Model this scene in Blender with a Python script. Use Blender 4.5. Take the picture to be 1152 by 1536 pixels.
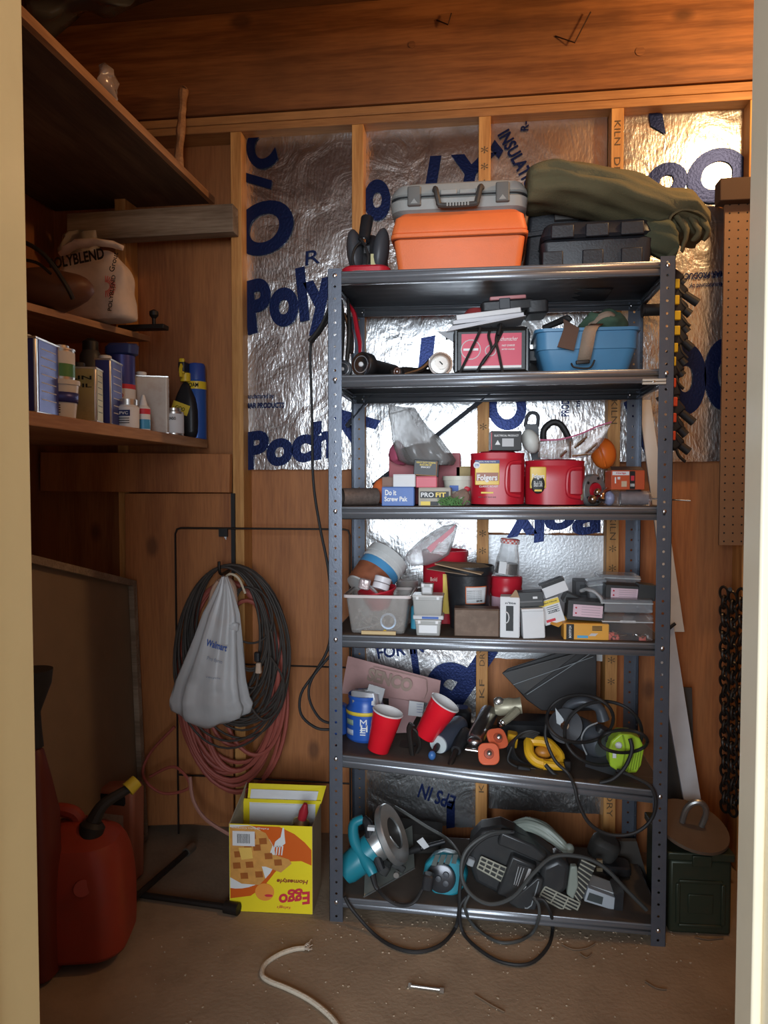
import bpy, bmesh, math, random
from mathutils import Vector, Matrix, Euler, noise
random.seed(7)
R = math.radians
for o in list(bpy.data.objects): bpy.data.objects.remove(o)
sc = bpy.context.scene
C = sc.collection

# ------------------------------------------------ camera, light, exposure
FPX, YAW, PITCH, CZ = 1109.0, 7.3, 2.2, 1.218
cd = bpy.data.cameras.new('camera'); cam = bpy.data.objects.new('camera', cd); C.objects.link(cam)
cam.location = (0, 0, CZ); cam.rotation_euler = (R(90 - PITCH), 0, R(YAW))
cd.sensor_fit = 'VERTICAL'; cd.sensor_height = 36; cd.lens = 36 * FPX / 1536; cd.clip_start = .02
sc.camera = cam
sc.view_settings.view_transform = 'Standard'; sc.view_settings.look = 'None'
sc.view_settings.gamma = 1; sc.view_settings.use_curve_mapping = False
sc.view_settings.exposure = 0.55
w = bpy.data.worlds.new('World'); sc.world = w; w.use_nodes = True
w.node_tree.nodes['Background'].inputs[0].default_value = (.80, .86, 1, 1)
w.node_tree.nodes['Background'].inputs[1].default_value = .2

def light(name, kind, loc, power, color, size=.1, sy=None, rot=(0, 0, 0)):
    l = bpy.data.lights.new(name, kind); l.energy = power; l.color = color
    if kind == 'AREA':
        l.size = size
        if sy: l.shape = 'RECTANGLE'; l.size_y = sy
    else: l.shadow_soft_size = size
    o = bpy.data.objects.new(name, l); C.objects.link(o); o.location = loc
    o.rotation_euler = [R(a) for a in rot]; return o
# daylight through the open garage door behind the camera
light('daylight_opening', 'AREA', (-.2, -3.3, 1.55), 205, (.80, .90, 1.0), 3.2, 2.0, (90, 0, 0))
# warm bulb in the closet, high beside the door
light('closet_bulb', 'POINT', (.90, 1.84, 2.44), 16, (1.0, .64, .30), .06)

# ------------------------------------------------ helpers
RM = cam.rotation_euler.to_matrix()
def ray(px, py): return RM @ Vector(((px - 576) / FPX, -(py - 768) / FPX, -1))
def q(px, py, y):
    d = ray(px, py); t = y / d.y; return Vector((d.x * t, y, CZ + d.z * t))
def qz(px, py, z):
    d = ray(px, py); t = (z - CZ) / d.z; return Vector((d.x * t, d.y * t, z))
def qx(px, py, X):
    d = ray(px, py); t = X / d.x; return Vector((X, d.y * t, CZ + d.z * t))
def span(x0, x1, y0, y1, y):
    a = q((x0 + x1) / 2, y1, y); b = q((x0 + x1) / 2, y0, y); l = q(x0, y1, y); r = q(x1, y1, y)
    return a, r.x - l.x, b.z - a.z          # base centre, width, height

def catmull(pts, k=5, closed=False):
    P = [Vector(p) for p in pts]; n = len(P)
    if n < 3 or k < 2: return P
    out = []
    for i in range(n if closed else n - 1):
        if closed: a, b, c, d = P[i - 1], P[i], P[(i + 1) % n], P[(i + 2) % n]
        else: a, b, c, d = P[max(i - 1, 0)], P[i], P[i + 1], P[min(i + 2, n - 1)]
        for j in range(k):
            t = j / k
            out.append(.5 * ((2 * b) + (c - a) * t + (2 * a - 5 * b + 4 * c - d) * t * t + (3 * b - a - 3 * c + d) * t ** 3))
    if not closed: out.append(P[-1])
    return out

ORDER = {}
class B:
    def __init__(s): s.bm = bmesh.new()
    def quadgrid(s, rows, wrapu=False, wrapv=False):
        V = [[s.bm.verts.new(p) for p in r] for r in rows]
        n, m = len(V), len(V[0])
        for i in range(n if wrapv else n - 1):
            for j in range(m if wrapu else m - 1):
                try: s.bm.faces.new((V[i][j], V[i][(j + 1) % m], V[(i + 1) % n][(j + 1) % m], V[(i + 1) % n][j]))
                except ValueError: pass
        return V
    def grid(s, rows, **k): s.quadgrid(rows, **k); return s
    def box(s, c, sz, rot=None, ts=(1, 1)):
        c = Vector(c); h = Vector(sz) / 2; M = Euler([R(a) for a in rot]).to_matrix() if rot else Matrix.Identity(3)
        v = []
        for z in (-1, 1):
            f = ts if z > 0 else (1, 1)
            for x, y in ((-1, -1), (1, -1), (1, 1), (-1, 1)):
                v.append(s.bm.verts.new(c + M @ Vector((x * h.x * f[0], y * h.y * f[1], z * h.z))))
        for f in ((0, 3, 2, 1), (4, 5, 6, 7), (0, 1, 5, 4), (1, 2, 6, 5), (2, 3, 7, 6), (3, 0, 4, 7)):
            s.bm.faces.new([v[i] for i in f])
        return s
    def lo(s, a, b): a, b = Vector(a), Vector(b); return s.box((a + b) / 2, b - a)
    def hexa(s, front, d):                    # front quad (4 points) pushed by vector d
        f = [Vector(p) for p in front]; d = Vector(d); n = len(f)
        a = [s.bm.verts.new(p) for p in f]; b = [s.bm.verts.new(p + d) for p in f]
        s.bm.faces.new(a); s.bm.faces.new(b[::-1])
        for i in range(n): s.bm.faces.new((a[i], b[i], b[(i + 1) % n], a[(i + 1) % n]))
        return s
    def rings(s, rings, cap=True):
        V = s.quadgrid(rings, wrapu=True)
        if cap:
            s.bm.faces.new(V[0][::-1]); s.bm.faces.new(V[-1])
        return s
    def cyl(s, p0, p1, r0, r1=None, n=18, cap=True):
        p0, p1 = Vector(p0), Vector(p1); r1 = r0 if r1 is None else r1
        return s.turn([(r0, 0), (r1, (p1 - p0).length)], p0, p1 - p0, n, cap)
    def turn(s, prof, o, ax=(0, 0, 1), n=24, cap=True, sq=1):      # lathe about an axis
        o = Vector(o); ax = Vector(ax).normalized(); Q = Vector((0, 0, 1)).rotation_difference(ax)
        if ax.z < -.9999: Q = Euler((math.pi, 0, 0)).to_quaternion()
        rs = []
        for r, z in prof:
            r = max(r, 1e-5)
            rs.append([o + Q @ Vector((r * math.cos(6.28318 * k / n), r * sq * math.sin(6.28318 * k / n), z)) for k in range(n)])
        return s.rings(rs, cap)
    def tube(s, pts, r, n=8, k=5, closed=False, flat=1):
        P = catmull(pts, k, closed); m = len(P); rs = []; prev = None
        rr = r if isinstance(r, (list, tuple)) else [r, r]
        for i, p in enumerate(P):
            a = P[i - 1] if (i > 0 or closed) else p; b = P[(i + 1) % m] if (i < m - 1 or closed) else p
            t = (b - a); t = t.normalized() if t.length > 1e-9 else Vector((0, 0, 1))
            if prev is None:
                u = t.cross(Vector((0, 0, 1))); u = u if u.length > .05 else t.cross(Vector((0, 1, 0)))
            else: u = prev - t * prev.dot(t)
            u.normalize(); prev = u; v = t.cross(u)
            f = i / max(m - 1, 1) * (len(rr) - 1); j = min(int(f), len(rr) - 2); rad = rr[j] * (1 - (f - j)) + rr[j + 1] * (f - j)
            rs.append([p + u * rad * math.cos(6.28318 * q_ / n) + v * rad * flat * math.sin(6.28318 * q_ / n) for q_ in range(n)])
        V = s.quadgrid(rs, wrapu=True, wrapv=closed)
        if not closed: s.bm.faces.new(V[0][::-1]); s.bm.faces.new(V[-1])
        return s
    def sph(s, c, r, n=14, rot=None):
        c = Vector(c); r = Vector((r, r, r)) if not hasattr(r, '__len__') else Vector(r)
        M = Euler([R(a) for a in rot]).to_matrix() if rot else Matrix.Identity(3); rs = []
        for i in range(n // 2 + 1):
            th = math.pi * min(max(i / (n // 2), .004), .996)
            rs.append([c + M @ Vector((r.x * math.sin(th) * math.cos(6.28318 * k / n), r.y * math.sin(th) * math.sin(6.28318 * k / n), r.z * math.cos(th))) for k in range(n)])
        return s.rings(rs)
    def rbox(s, c, sz, rad=.01, rot=None, top=1.0, k=4, steps=None):  # upright rounded-corner box, optional taper; steps=[(z01,scale)]
        c = Vector(c); M = Euler([R(a) for a in rot]).to_matrix() if rot else Matrix.Identity(3)
        steps = steps or [(0, 1), (1, top)]; rs = []
        e = min(rad, sz[2] / 3) * .5 / sz[2]
        st = [(steps[0][0], steps[0][1], -e * sz[2])] + [(steps[0][0] + e, steps[0][1], 0)] + [(a, b, 0) for a, b in steps[1:-1]] + [(steps[-1][0] - e, steps[-1][1], 0), (steps[-1][0], steps[-1][1], -e * sz[2])]
        for z, sx, ins in st:
            hx, hy = sz[0] / 2 * sx + ins, sz[1] / 2 * sx + ins; rd = min(rad, hx * .95, hy * .95); ring = []
            for cx, cy, a0 in ((hx - rd, hy - rd, 0), (-hx + rd, hy - rd, 90), (-hx + rd, -hy + rd, 180), (hx - rd, -hy + rd, 270)):
                for j in range(k + 1):
                    a = R(a0 + 90 * j / k); ring.append(c + M @ Vector((cx + rd * math.cos(a), cy + rd * math.sin(a), (z - .5) * sz[2])))
            rs.append(ring)
        return s.rings(rs)
    def cup(s, prof_o, th, o, ax=(0, 0, 1), n=28, sq=1):   # open vessel with wall thickness
        inn = [(max(r - th, 1e-4), z + (th if i == 0 else 0)) for i, (r, z) in enumerate(prof_o)]
        return s.turn([(1e-5, prof_o[0][1])] + list(prof_o) + inn[::-1] + [(1e-5, inn[0][1])], o, ax, n, False, sq)
    def jitter(s, a, f=8, seed=0):
        for v in s.bm.verts:
            v.co += noise.noise_vector(v.co * f + Vector((seed, seed, seed))) * a
        return s
    def build(s, name, mat, parent=None, bevel=0, sub=0, solid=0, org=None, w=False, sharp=35, bs=2, flat=False):
        bm = s.bm
        if org is not None: bmesh.ops.translate(bm, verts=bm.verts, vec=-Vector(org))
        if w and parent:
            M = (Matrix.Translation(parent.location) @ parent.rotation_euler.to_matrix().to_4x4()).inverted()
            if parent.parent:
                p2 = parent.parent; M = M @ (Matrix.Translation(p2.location) @ p2.rotation_euler.to_matrix().to_4x4()).inverted()
            bmesh.ops.transform(bm, matrix=M, verts=bm.verts)
        bmesh.ops.remove_doubles(bm, verts=bm.verts, dist=2e-6)
        bmesh.ops.recalc_face_normals(bm, faces=bm.faces)
        me = bpy.data.meshes.new(name); bm.to_mesh(me); bm.free()
        for p in me.polygons: p.use_smooth = not flat
        try: me.set_sharp_from_angle(angle=R(sharp))
        except Exception: pass
        me.materials.append(mat)
        o = bpy.data.objects.new(name, me); C.objects.link(o); ORDER[o.name] = len(ORDER)
        if parent: o.parent = parent
        if org is not None: o.location = org
        if bevel:
            m = o.modifiers.new('b', 'BEVEL'); m.width = bevel; m.segments = bs; m.limit_method = 'ANGLE'; m.angle_limit = R(40); m.use_clamp_overlap = True
        if solid: m = o.modifiers.new('s', 'SOLIDIFY'); m.thickness = solid; m.offset = 0
        if sub: m = o.modifiers.new('u', 'SUBSURF'); m.levels = sub; m.render_levels = sub
        return o

def tag(o, label, cat, group=None, kind=None):
    o['label'] = label; o['category'] = cat
    if group: o['group'] = group
    if kind: o['kind'] = kind
    return o
def thing(name, label, cat, loc=(0, 0, 0), rot=(0, 0, 0), group=None):
    o = bpy.data.objects.new(name, None); C.objects.link(o); o.location = loc
    o.rotation_euler = [R(a) for a in rot]; o.empty_display_size = .05
    return tag(o, label, cat, group)
def struct(o): o['kind'] = 'structure'; return o

def text(s, w, h, mat, parent, loc, rot=(90, 0, 0), name='lettering', bold=.02, shear=0, ext=.0004, keep=False):
    cu = bpy.data.curves.new('t', 'FONT'); cu.body = s; cu.size = 1; cu.align_x = 'CENTER'; cu.align_y = 'CENTER'
    cu.offset = bold; cu.shear = shear; cu.resolution_u = 8 if len(s) < 6 and h > .03 else 3
    t = bpy.data.objects.new('t', cu); C.objects.link(t); bpy.context.view_layer.update()
    me = bpy.data.meshes.new_from_object(t.evaluated_get(bpy.context.evaluated_depsgraph_get()))
    bpy.data.objects.remove(t); bpy.data.curves.remove(cu)
    xs = [v.co.x for v in me.vertices]; ys = [v.co.y for v in me.vertices]
    if not xs: return None
    cx, cy = (max(xs) + min(xs)) / 2, (max(ys) + min(ys)) / 2; kx = w / (max(xs) - min(xs)); ky = h / (max(ys) - min(ys))
    if keep: kx = ky = min(kx, ky)
    for v in me.vertices: v.co = ((v.co.x - cx) * kx, (v.co.y - cy) * ky, 0)
    bm = bmesh.new(); bm.from_mesh(me)
    bmesh.ops.remove_doubles(bm, verts=bm.verts, dist=1e-6)
    r = bmesh.ops.extrude_face_region(bm, geom=bm.faces[:]); bmesh.ops.translate(bm, vec=(0, 0, ext), verts=[v for v in r['geom'] if isinstance(v, bmesh.types.BMVert)])
    bmesh.ops.recalc_face_normals(bm, faces=bm.faces); bm.to_mesh(me); bm.free(); me.name = name
    for p_ in me.polygons: p_.use_smooth = False
    me.materials.clear(); me.materials.append(mat)
    o = bpy.data.objects.new(name, me); C.objects.link(o); ORDER[o.name] = len(ORDER); o.parent = parent; o.location = loc
    o.rotation_euler = [R(a) for a in rot]; return o

# ------------------------------------------------ materials
MC = {}
def mat(name, col, rough=.5, metal=0, var=.12, vs=14, bump=0, bs=60, trans=0, alpha=1, coat=0, sss=0, ior=1.45, dirt=0, dcol=(.10, .07, .04), emis=0):
    if name in MC: return MC[name]
    m = bpy.data.materials.new(name); m.use_nodes = True; N = m.node_tree.nodes; L = m.node_tree.links
    p = N['Principled BSDF']; tc = N.new('ShaderNodeTexCoord'); nz = N.new('ShaderNodeTexNoise')
    nz.inputs['Scale'].default_value = vs; nz.inputs['Detail'].default_value = 5; L.new(tc.outputs['Object'], nz.inputs['Vector'])
    mx = N.new('ShaderNodeMix'); mx.data_type = 'RGBA'
    mx.inputs['A'].default_value = (*[c * (1 - var) for c in col], 1); mx.inputs['B'].default_value = (*[min(c * (1 + var), 1) for c in col], 1)
    L.new(nz.outputs['Fac'], mx.inputs['Factor']); out = mx.outputs['Result']
    if dirt:
        n2 = N.new('ShaderNodeTexNoise'); n2.inputs['Scale'].default_value = vs * 1.7; n2.inputs['Detail'].default_value = 8; n2.inputs['Roughness'].default_value = .7
        L.new(tc.outputs['Object'], n2.inputs['Vector']); cr = N.new('ShaderNodeValToRGB'); cr.color_ramp.elements[0].position = .48; cr.color_ramp.elements[1].position = .75
        L.new(n2.outputs['Fac'], cr.inputs['Fac']); mu = N.new('ShaderNodeMath'); mu.operation = 'MULTIPLY'; mu.inputs[1].default_value = dirt; L.new(cr.outputs['Color'], mu.inputs[0])
        m2 = N.new('ShaderNodeMix'); m2.data_type = 'RGBA'; L.new(mu.outputs[0], m2.inputs['Factor']); L.new(out, m2.inputs['A']); m2.inputs['B'].default_value = (*dcol, 1); out = m2.outputs['Result']
    L.new(out, p.inputs['Base Color']); p.inputs['Roughness'].default_value = rough; p.inputs['Metallic'].default_value = metal
    p.inputs['Transmission Weight'].default_value = trans; p.inputs['Alpha'].default_value = alpha; p.inputs['IOR'].default_value = ior
    p.inputs['Coat Weight'].default_value = coat; p.inputs['Subsurface Weight'].default_value = sss
    if bump:
        n3 = N.new('ShaderNodeTexNoise'); n3.inputs['Scale'].default_value = bs; n3.inputs['Detail'].default_value = 4; L.new(tc.outputs['Object'], n3.inputs['Vector'])
        b = N.new('ShaderNodeBump'); b.inputs['Strength'].default_value = bump; b.inputs['Distance'].default_value = .004; L.new(n3.outputs['Fac'], b.inputs['Height']); L.new(b.outputs['Normal'], p.inputs['Normal'])
    MC[name] = m; return m

def wood(name, c1, c2, axis='z', sc_=6, rough=.6, knots=True, grain=22, stain=0):
    if name in MC: return MC[name]
    m = bpy.data.materials.new(name); m.use_nodes = True; N = m.node_tree.nodes; L = m.node_tree.links; p = N['Principled BSDF']
    tc = N.new('ShaderNodeTexCoord'); mp = N.new('ShaderNodeMapping'); k = .07
    s = {'x': (k, 1, 1), 'y': (1, k, 1), 'z': (1, 1, k)}[axis]; mp.inputs['Scale'].default_value = s; L.new(tc.outputs['Object'], mp.inputs['Vector'])
    n1 = N.new('ShaderNodeTexNoise'); n1.inputs['Scale'].default_value = sc_; n1.inputs['Detail'].default_value = 3; n1.inputs['Distortion'].default_value = .8; L.new(mp.outputs[0], n1.inputs['Vector'])
    wv = N.new('ShaderNodeMath'); wv.operation = 'MULTIPLY'; wv.inputs[1].default_value = grain; L.new(n1.outputs['Fac'], wv.inputs[0])
    sn = N.new('ShaderNodeMath'); sn.operation = 'SINE'; L.new(wv.outputs[0], sn.inputs[0])
    n2 = N.new('ShaderNodeTexNoise'); n2.inputs['Scale'].default_value = 160; n2.inputs['Detail'].default_value = 3; L.new(mp.outputs[0], n2.inputs['Vector'])
    ad = N.new('ShaderNodeMath'); ad.operation = 'MULTIPLY_ADD'; L.new(sn.outputs[0], ad.inputs[0]); ad.inputs[1].default_value = .22; L.new(n2.outputs['Fac'], ad.inputs[2])
    cr = N.new('ShaderNodeValToRGB'); cr.color_ramp.elements[0].position = .2; cr.color_ramp.elements[1].position = .8
    cr.color_ramp.elements[0].color = (*c2, 1); cr.color_ramp.elements[1].color = (*c1, 1); L.new(ad.outputs[0], cr.inputs['Fac']); out = cr.outputs['Color']
    if knots:
        mp2 = N.new('ShaderNodeMapping'); k2 = .6; mp2.inputs['Scale'].default_value = {'x': (k2, 1, 1), 'y': (1, k2, 1), 'z': (1, 1, k2)}[axis]; L.new(tc.outputs['Object'], mp2.inputs['Vector'])
        vo = N.new('ShaderNodeTexVoronoi'); vo.inputs['Scale'].default_value = 5; L.new(mp2.outputs[0], vo.inputs['Vector'])
        c3 = N.new('ShaderNodeValToRGB'); c3.color_ramp.elements[0].position = .07; c3.color_ramp.elements[1].position = .14
        c3.color_ramp.elements[0].color = (1, 1, 1, 1); c3.color_ramp.elements[1].color = (0, 0, 0, 1); L.new(vo.outputs['Distance'], c3.inputs['Fac'])
        m2 = N.new('ShaderNodeMix'); m2.data_type = 'RGBA'; mu = N.new('ShaderNodeMath'); mu.operation = 'MULTIPLY'; mu.inputs[1].default_value = .7
        L.new(c3.outputs['Color'], mu.inputs[0]); L.new(mu.outputs[0], m2.inputs['Factor']); L.new(out, m2.inputs['A']); m2.inputs['B'].default_value = (*[c * .35 for c in c2], 1); out = m2.outputs['Result']
    if stain:
        n5 = N.new('ShaderNodeTexNoise'); n5.inputs['Scale'].default_value = 2.6; n5.inputs['Detail'].default_value = 6; L.new(tc.outputs['Object'], n5.inputs['Vector'])
        c5 = N.new('ShaderNodeValToRGB'); c5.color_ramp.elements[0].position = .45; c5.color_ramp.elements[1].position = .7; L.new(n5.outputs['Fac'], c5.inputs['Fac'])
        mu = N.new('ShaderNodeMath'); mu.operation = 'MULTIPLY'; mu.inputs[1].default_value = stain; L.new(c5.outputs['Color'], mu.inputs[0])
        m5 = N.new('ShaderNodeMix'); m5.data_type = 'RGBA'; L.new(mu.outputs[0], m5.inputs['Factor']); L.new(out, m5.inputs['A']); m5.inputs['B'].default_value = (.04, .02, .01, 1); out = m5.outputs['Result']
    L.new(out, p.inputs['Base Color']); p.inputs['Roughness'].default_value = rough
    b = N.new('ShaderNodeBump'); b.inputs['Strength'].default_value = .15; b.inputs['Distance'].default_value = .003; L.new(n2.outputs['Fac'], b.inputs['Height']); L.new(b.outputs['Normal'], p.inputs['Normal'])
    MC[name] = m; return m

def foil(name, col, rough=.26, big=7, bst=.5, stretch=(1, 1, .35)):
    if name in MC: return MC[name]
    m = bpy.data.materials.new(name); m.use_nodes = True; N = m.node_tree.nodes; L = m.node_tree.links; p = N['Principled BSDF']
    tc = N.new('ShaderNodeTexCoord'); mp = N.new('ShaderNodeMapping'); mp.inputs['Scale'].default_value = stretch; L.new(tc.outputs['Object'], mp.inputs['Vector'])
    n1 = N.new('ShaderNodeTexNoise'); n1.inputs['Scale'].default_value = 130; n1.inputs['Detail'].default_value = 3; L.new(mp.outputs[0], n1.inputs['Vector'])
    n2 = N.new('ShaderNodeTexNoise'); n2.inputs['Scale'].default_value = big; n2.inputs['Detail'].default_value = 5; n2.inputs['Distortion'].default_value = 1.5; L.new(tc.outputs['Object'], n2.inputs['Vector'])
    b1 = N.new('ShaderNodeBump'); b1.inputs['Strength'].default_value = bst; b1.inputs['Distance'].default_value = .0022; L.new(n1.outputs['Fac'], b1.inputs['Height'])
    b2 = N.new('ShaderNodeBump'); b2.inputs['Strength'].default_value = bst * .8; b2.inputs['Distance'].default_value = .012; L.new(n2.outputs['Fac'], b2.inputs['Height']); L.new(b1.outputs['Normal'], b2.inputs['Normal'])
    L.new(b2.outputs['Normal'], p.inputs['Normal'])
    cr = N.new('ShaderNodeValToRGB'); cr.color_ramp.elements[0].position = .3; cr.color_ramp.elements[1].position = .7
    cr.color_ramp.elements[0].color = (*[c * .75 for c in col], 1); cr.color_ramp.elements[1].color = (*col, 1); L.new(n2.outputs['Fac'], cr.inputs['Fac']); L.new(cr.outputs['Color'], p.inputs['Base Color'])
    p.inputs['Metallic'].default_value = 1; p.inputs['Roughness'].default_value = rough
    MC[name] = m; return m

pine = wood('stud_pine', (.68, .35, .11), (.46, .20, .05), 'z', 8)
pineh = wood('plate_pine', (.58, .29, .10), (.38, .17, .055), 'x', 5, stain=.35)
beam = wood('header_fir', (.37, .145, .045), (.20, .07, .02), 'x', 4, grain=40, stain=.45)
ply = wood('sheathing_plywood', (.44, .165, .05), (.27, .09, .028), 'z', 4, grain=16)
plyd = wood('old_shelf_plywood', (.16, .095, .05), (.08, .045, .025), 'y', 4, rough=.8, knots=False, stain=.6)
edgew = wood('shelf_edge_wood', (.50, .27, .13), (.33, .16, .07), 'y', 9, knots=False)
greyw = wood('grey_weathered_wood', (.36, .28, .20), (.20, .14, .09), 'x', 6, rough=.85, knots=False, stain=.5)
paint = mat('cream_door_paint', (.78, .62, .31), .36, var=.05, vs=3, bump=.08, bs=40, dirt=.10, dcol=(.4, .3, .15))
foilm = foil('insulation_foil', (.90, .90, .90))
foilw = foil('insulation_foil_warm', (.86, .72, .62), .30, 5, .35)
ink = mat('navy_print', (.010, .020, .085), .36, .65, bump=.25, bs=130)
# ------------------------------------------------ structure
YS, YF, YW = 2.40, 2.455, 2.49      # stud face, foil face, sheathing face
XL, XR = -1.5, 1.2
flm = mat('dusty_concrete', (.30, .215, .14), .85, var=.3, vs=5, bump=.35, bs=90, dirt=.35, dcol=(.10, .06, .035))
struct(B().lo((-2.6, -3.6, -.08), (2.6, 2.7, 0)).build('floor', flm))
struct(B().lo((-2.6, YW, 0), (2.6, YW + .012, 2.45)).build('wall_back', ply))
struct(B().lo((XL - .02, .8, 0), (XL, YW, 2.79)).build('wall_left', ply))
struct(B().lo((XR, .8, 0), (XR + .02, YW, 2.79)).build('wall_right', ply))
clg = wood('ceiling_wood', (.24, .11, .045), (.15, .065, .025), 'x', 4)
struct(B().lo((XL, .8, 2.755), (XR, YW + .1, 2.79)).build('ceiling', clg))
drywall = mat('garage_drywall', (.55, .50, .42), .8)
g = B(); g.lo((-2.6, .69, 0), (-.64, .80, 2.79)); g.lo((.385, .69, 0), (2.6, .80, 2.79)); g.lo((-.64, .69, 2.13), (.385, .80, 2.79))
struct(g.build('wall_front', drywall))
paint_lit = mat('pale_cream_door_paint', (.95, .84, .62), .30, var=.05, vs=3, bump=.06, bs=40, dirt=.10, dcol=(.5, .38, .2))  # cream paint paled and warmed: light on the right jamb, put into the colour
# door frame: jambs, stops and head
DL, DR, DH = -.5255, .2800, 2.09
g = B(); g.lo((DL - .115, .66, 0), (DL, .815, DH)); struct(g.build('door_1', paint, bevel=.002))
g = B(); g.lo((DL, .70, 0), (DL + .006, .725, DH)); struct(g.build('trim_1', paint, bevel=.002))
g = B(); g.lo((DR, .66, 0), (DR + .115, .80, DH)); g.lo((DL - .115, .66, DH), (DR + .115, .80, DH + .04)); struct(g.build('door_2', paint_lit, bevel=.002))
g = B(); g.lo((DR - .010, .752, 0), (DR, .80, DH)); struct(g.build('trim_2', paint_lit, bevel=.0025))
brass = mat('worn_strike_brass', (.50, .40, .25), .35, .9, dirt=.3)
a = q(1146, 1010, .715)
st = thing('strike_plate', 'worn brass strike plate let into the cream right door jamb', 'strike plate', (DR, .715, .98))
B().lo((-.0015, -.014, -.035), (.001, .011, .035)).build('plate', brass, st, bevel=.001)
for z_ in (.024, -.024): B().cyl((-.003, -.002, z_), (0, -.002, z_), .004, n=10).build('screw', mat('dark_screw', (.2, .17, .13), .4, .8), st)
B().lo((-.0022, -.006, -.013), (-.001, .006, .013)).build('latch_hole', mat('black_hole', (.01, .01, .01), .8), st)

# studs, plates, header
names = ['left-hand stud half hidden behind the grout bag', 'stud at the left edge of the foil boards beside the wooden shelves', 'stud just left of the grey case, behind the shelving unit',
         'stud behind the middle of the metal shelving unit, printed with stars', 'stud behind the right part of the metal shelving unit, stamped KILN DRY', 'stud at the far right, above the pegboard']
stmp = mat('stamp_ink', (.12, .07, .03), .7)
for i in range(6):
    X = (-.503 + .1695 * i + (.0 if i else .0)) * 2.40
    o = B().lo((X - .019, YS, 0), (X + .019, YW, 2.3765)).build('wall_stud', pine, org=(X, YS, 0), bevel=.002)
    tag(o, 'pine ' + names[i], 'stud', 'pine studs of the back wall')
    if i == 3:
        for py in (225, 250, 275, 640, 800, 826, 1100): text('☆' if False else '*', .022, .022, stmp, o, (0, -.0008, q(722, py, YS).z), bold=.0)
        for py, s_ in ((985, 'DRY'), (1033, 'KF'), (1175, 'KD')): text(s_, .06, .016, stmp, o, (0, -.0008, q(722, py, YS).z), rot=(90, -90, 0), bold=0)
    if i == 4:
        for py, s_ in ((200, 'KILN'), (255, 'DRY'), (618, 'KILN'), (792, 'KILN'), (1208, 'DRY')): text(s_, .075, .018, stmp, o, (0, -.0008, q(916, py, YS).z), rot=(90, 90, 0), bold=0)
        for py in (590, 823, 852, 990, 1022): text('*', .022, .022, stmp, o, (0, -.0008, q(916, py, YS).z), bold=0)
struct(B().lo((XL, YS, 2.377), (XR, YW + .01, 2.402)).build('trim_3', pineh, bevel=.002))
struct(B().lo((XL, YS - .003, 2.4025), (XR, YS + .04, 2.429)).build('trim_4', pineh, bevel=.002))
struct(B().lo((XL, YS - .010, 2.432), (XR, YS + .03, 2.755)).build('trim_5', beam, bevel=.002))
# bent nails in the header
nm = mat('rusty_nail', (.06, .03, .02), .6, .6)
for (a, b, c_), lb in ((((833, 54), (862, 64), (886, 18)), 'right of centre'), (((655, 30), (672, 37), (677, 20)), 'above the grey case'),):
    o = B().tube([q(*a, YS - .012), q(*b, YS - .03), q(*c_, YS - .03)], .0022, k=1).build('bent_nail', nm, org=q(*b, YS - .03))
    tag(o, 'bent rusty nail driven into the header board, ' + lb, 'nail')
o = B().cyl((0, 0, 0), (0, -.002, 0), .014, n=20).build('wood_plug', beam, org=None); o.location = q(960, 77, YS - .0105); tag(o, 'round wooden plug in the header board at top right', 'plug')
o = B().cyl((0, 0, 0), (0, -.002, 0), .011, n=20).build('wood_plug', beam, org=None); o.location = q(618, 67, YS - .0105); tag(o, 'round wooden plug in the header board above the grey case', 'plug')

# foil insulation boards
def board(x0, x1, y0, y1, label, m=foilm, yf=YF, amp=.0018):
    a, b = q(x0, y0, yf), q(x1, y1, yf); n = 26; g = B()
    nz_ = max(int((a.z - b.z) / .02), 6); rows = []
    for i in range(nz_ + 1):
        z = b.z + (a.z - b.z) * i / nz_; r = []
        for j in range(n + 1):
            x = a.x + (b.x - a.x) * j / n; e = noise.noise(Vector((x * 9, z * 9, yf * 50))) * amp * 1.5 + noise.noise(Vector((x * 30, z * 30, 3))) * amp * .5
            zz = z + (noise.noise(Vector((x * 25, i, 5))) * .004 if i in (0, nz_) else 0)
            r.append((x, yf + e, zz))
        rows.append(r)
    g.quadgrid(rows); g.lo((a.x, yf + .006, b.z + .006), (b.x, YW - .001, a.z - .006))
    o = g.build('insulation_board', m, org=((a.x + b.x) / 2, yf, b.z)); tag(o, label, 'insulation board', 'foil insulation boards between the studs'); return o
def letters(o, s, px, py, wpx, hpx, rot=0, bold=.05, shear=.15, yf=YF, m=ink, name='printed_lettering'):
    c = q(px, py, yf - .0055); k = (q(px + 10, py, yf).x - q(px, py, yf).x) / 10
    return text(s, wpx * k, hpx * k, m, o, c - o.location, rot=(90, -rot, 0), bold=bold, shear=shear, ext=.0006, name=name)
A1 = board(364, 534, 185, 316, 'topmost left foil board, above the seam, with part of a navy letter')
A2 = board(364, 534, 318, 401, 'foil board section between two seams, left of the red and black machine')
A3 = board(362, 534, 403, 704, 'foil board left of the metal shelving unit printed with a large navy word')
letters(A1, 'C', 392, 222, 46, 60, 20); letters(A1, 'O', 396, 342, 90, 76, 10, m=ink); letters(A1, 'l', 383, 270, 20, 50, 80)
letters(A2, 'R', 467, 386, 22, 20, 10, bold=.0)
letters(A3, 'Poly', 435, 458, 142, 100, 12); letters(A3, 'Poch', 432, 668, 140, 56, 8)
letters(A3, 'Manufactured by:', 389, 595, 44, 9, 0, .01, 0); letters(A3, 'MAR PRODUCTS', 397, 608, 58, 8, 0, .03, .1)
B1 = board(546, 716, 178, 1242, 'tall foil board behind the left half of the metal shelving unit')
letters(B1, 'LY', 690, 262, 110, 60, 0); letters(B1, 'o', 566, 300, 40, 60, 10)
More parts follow.
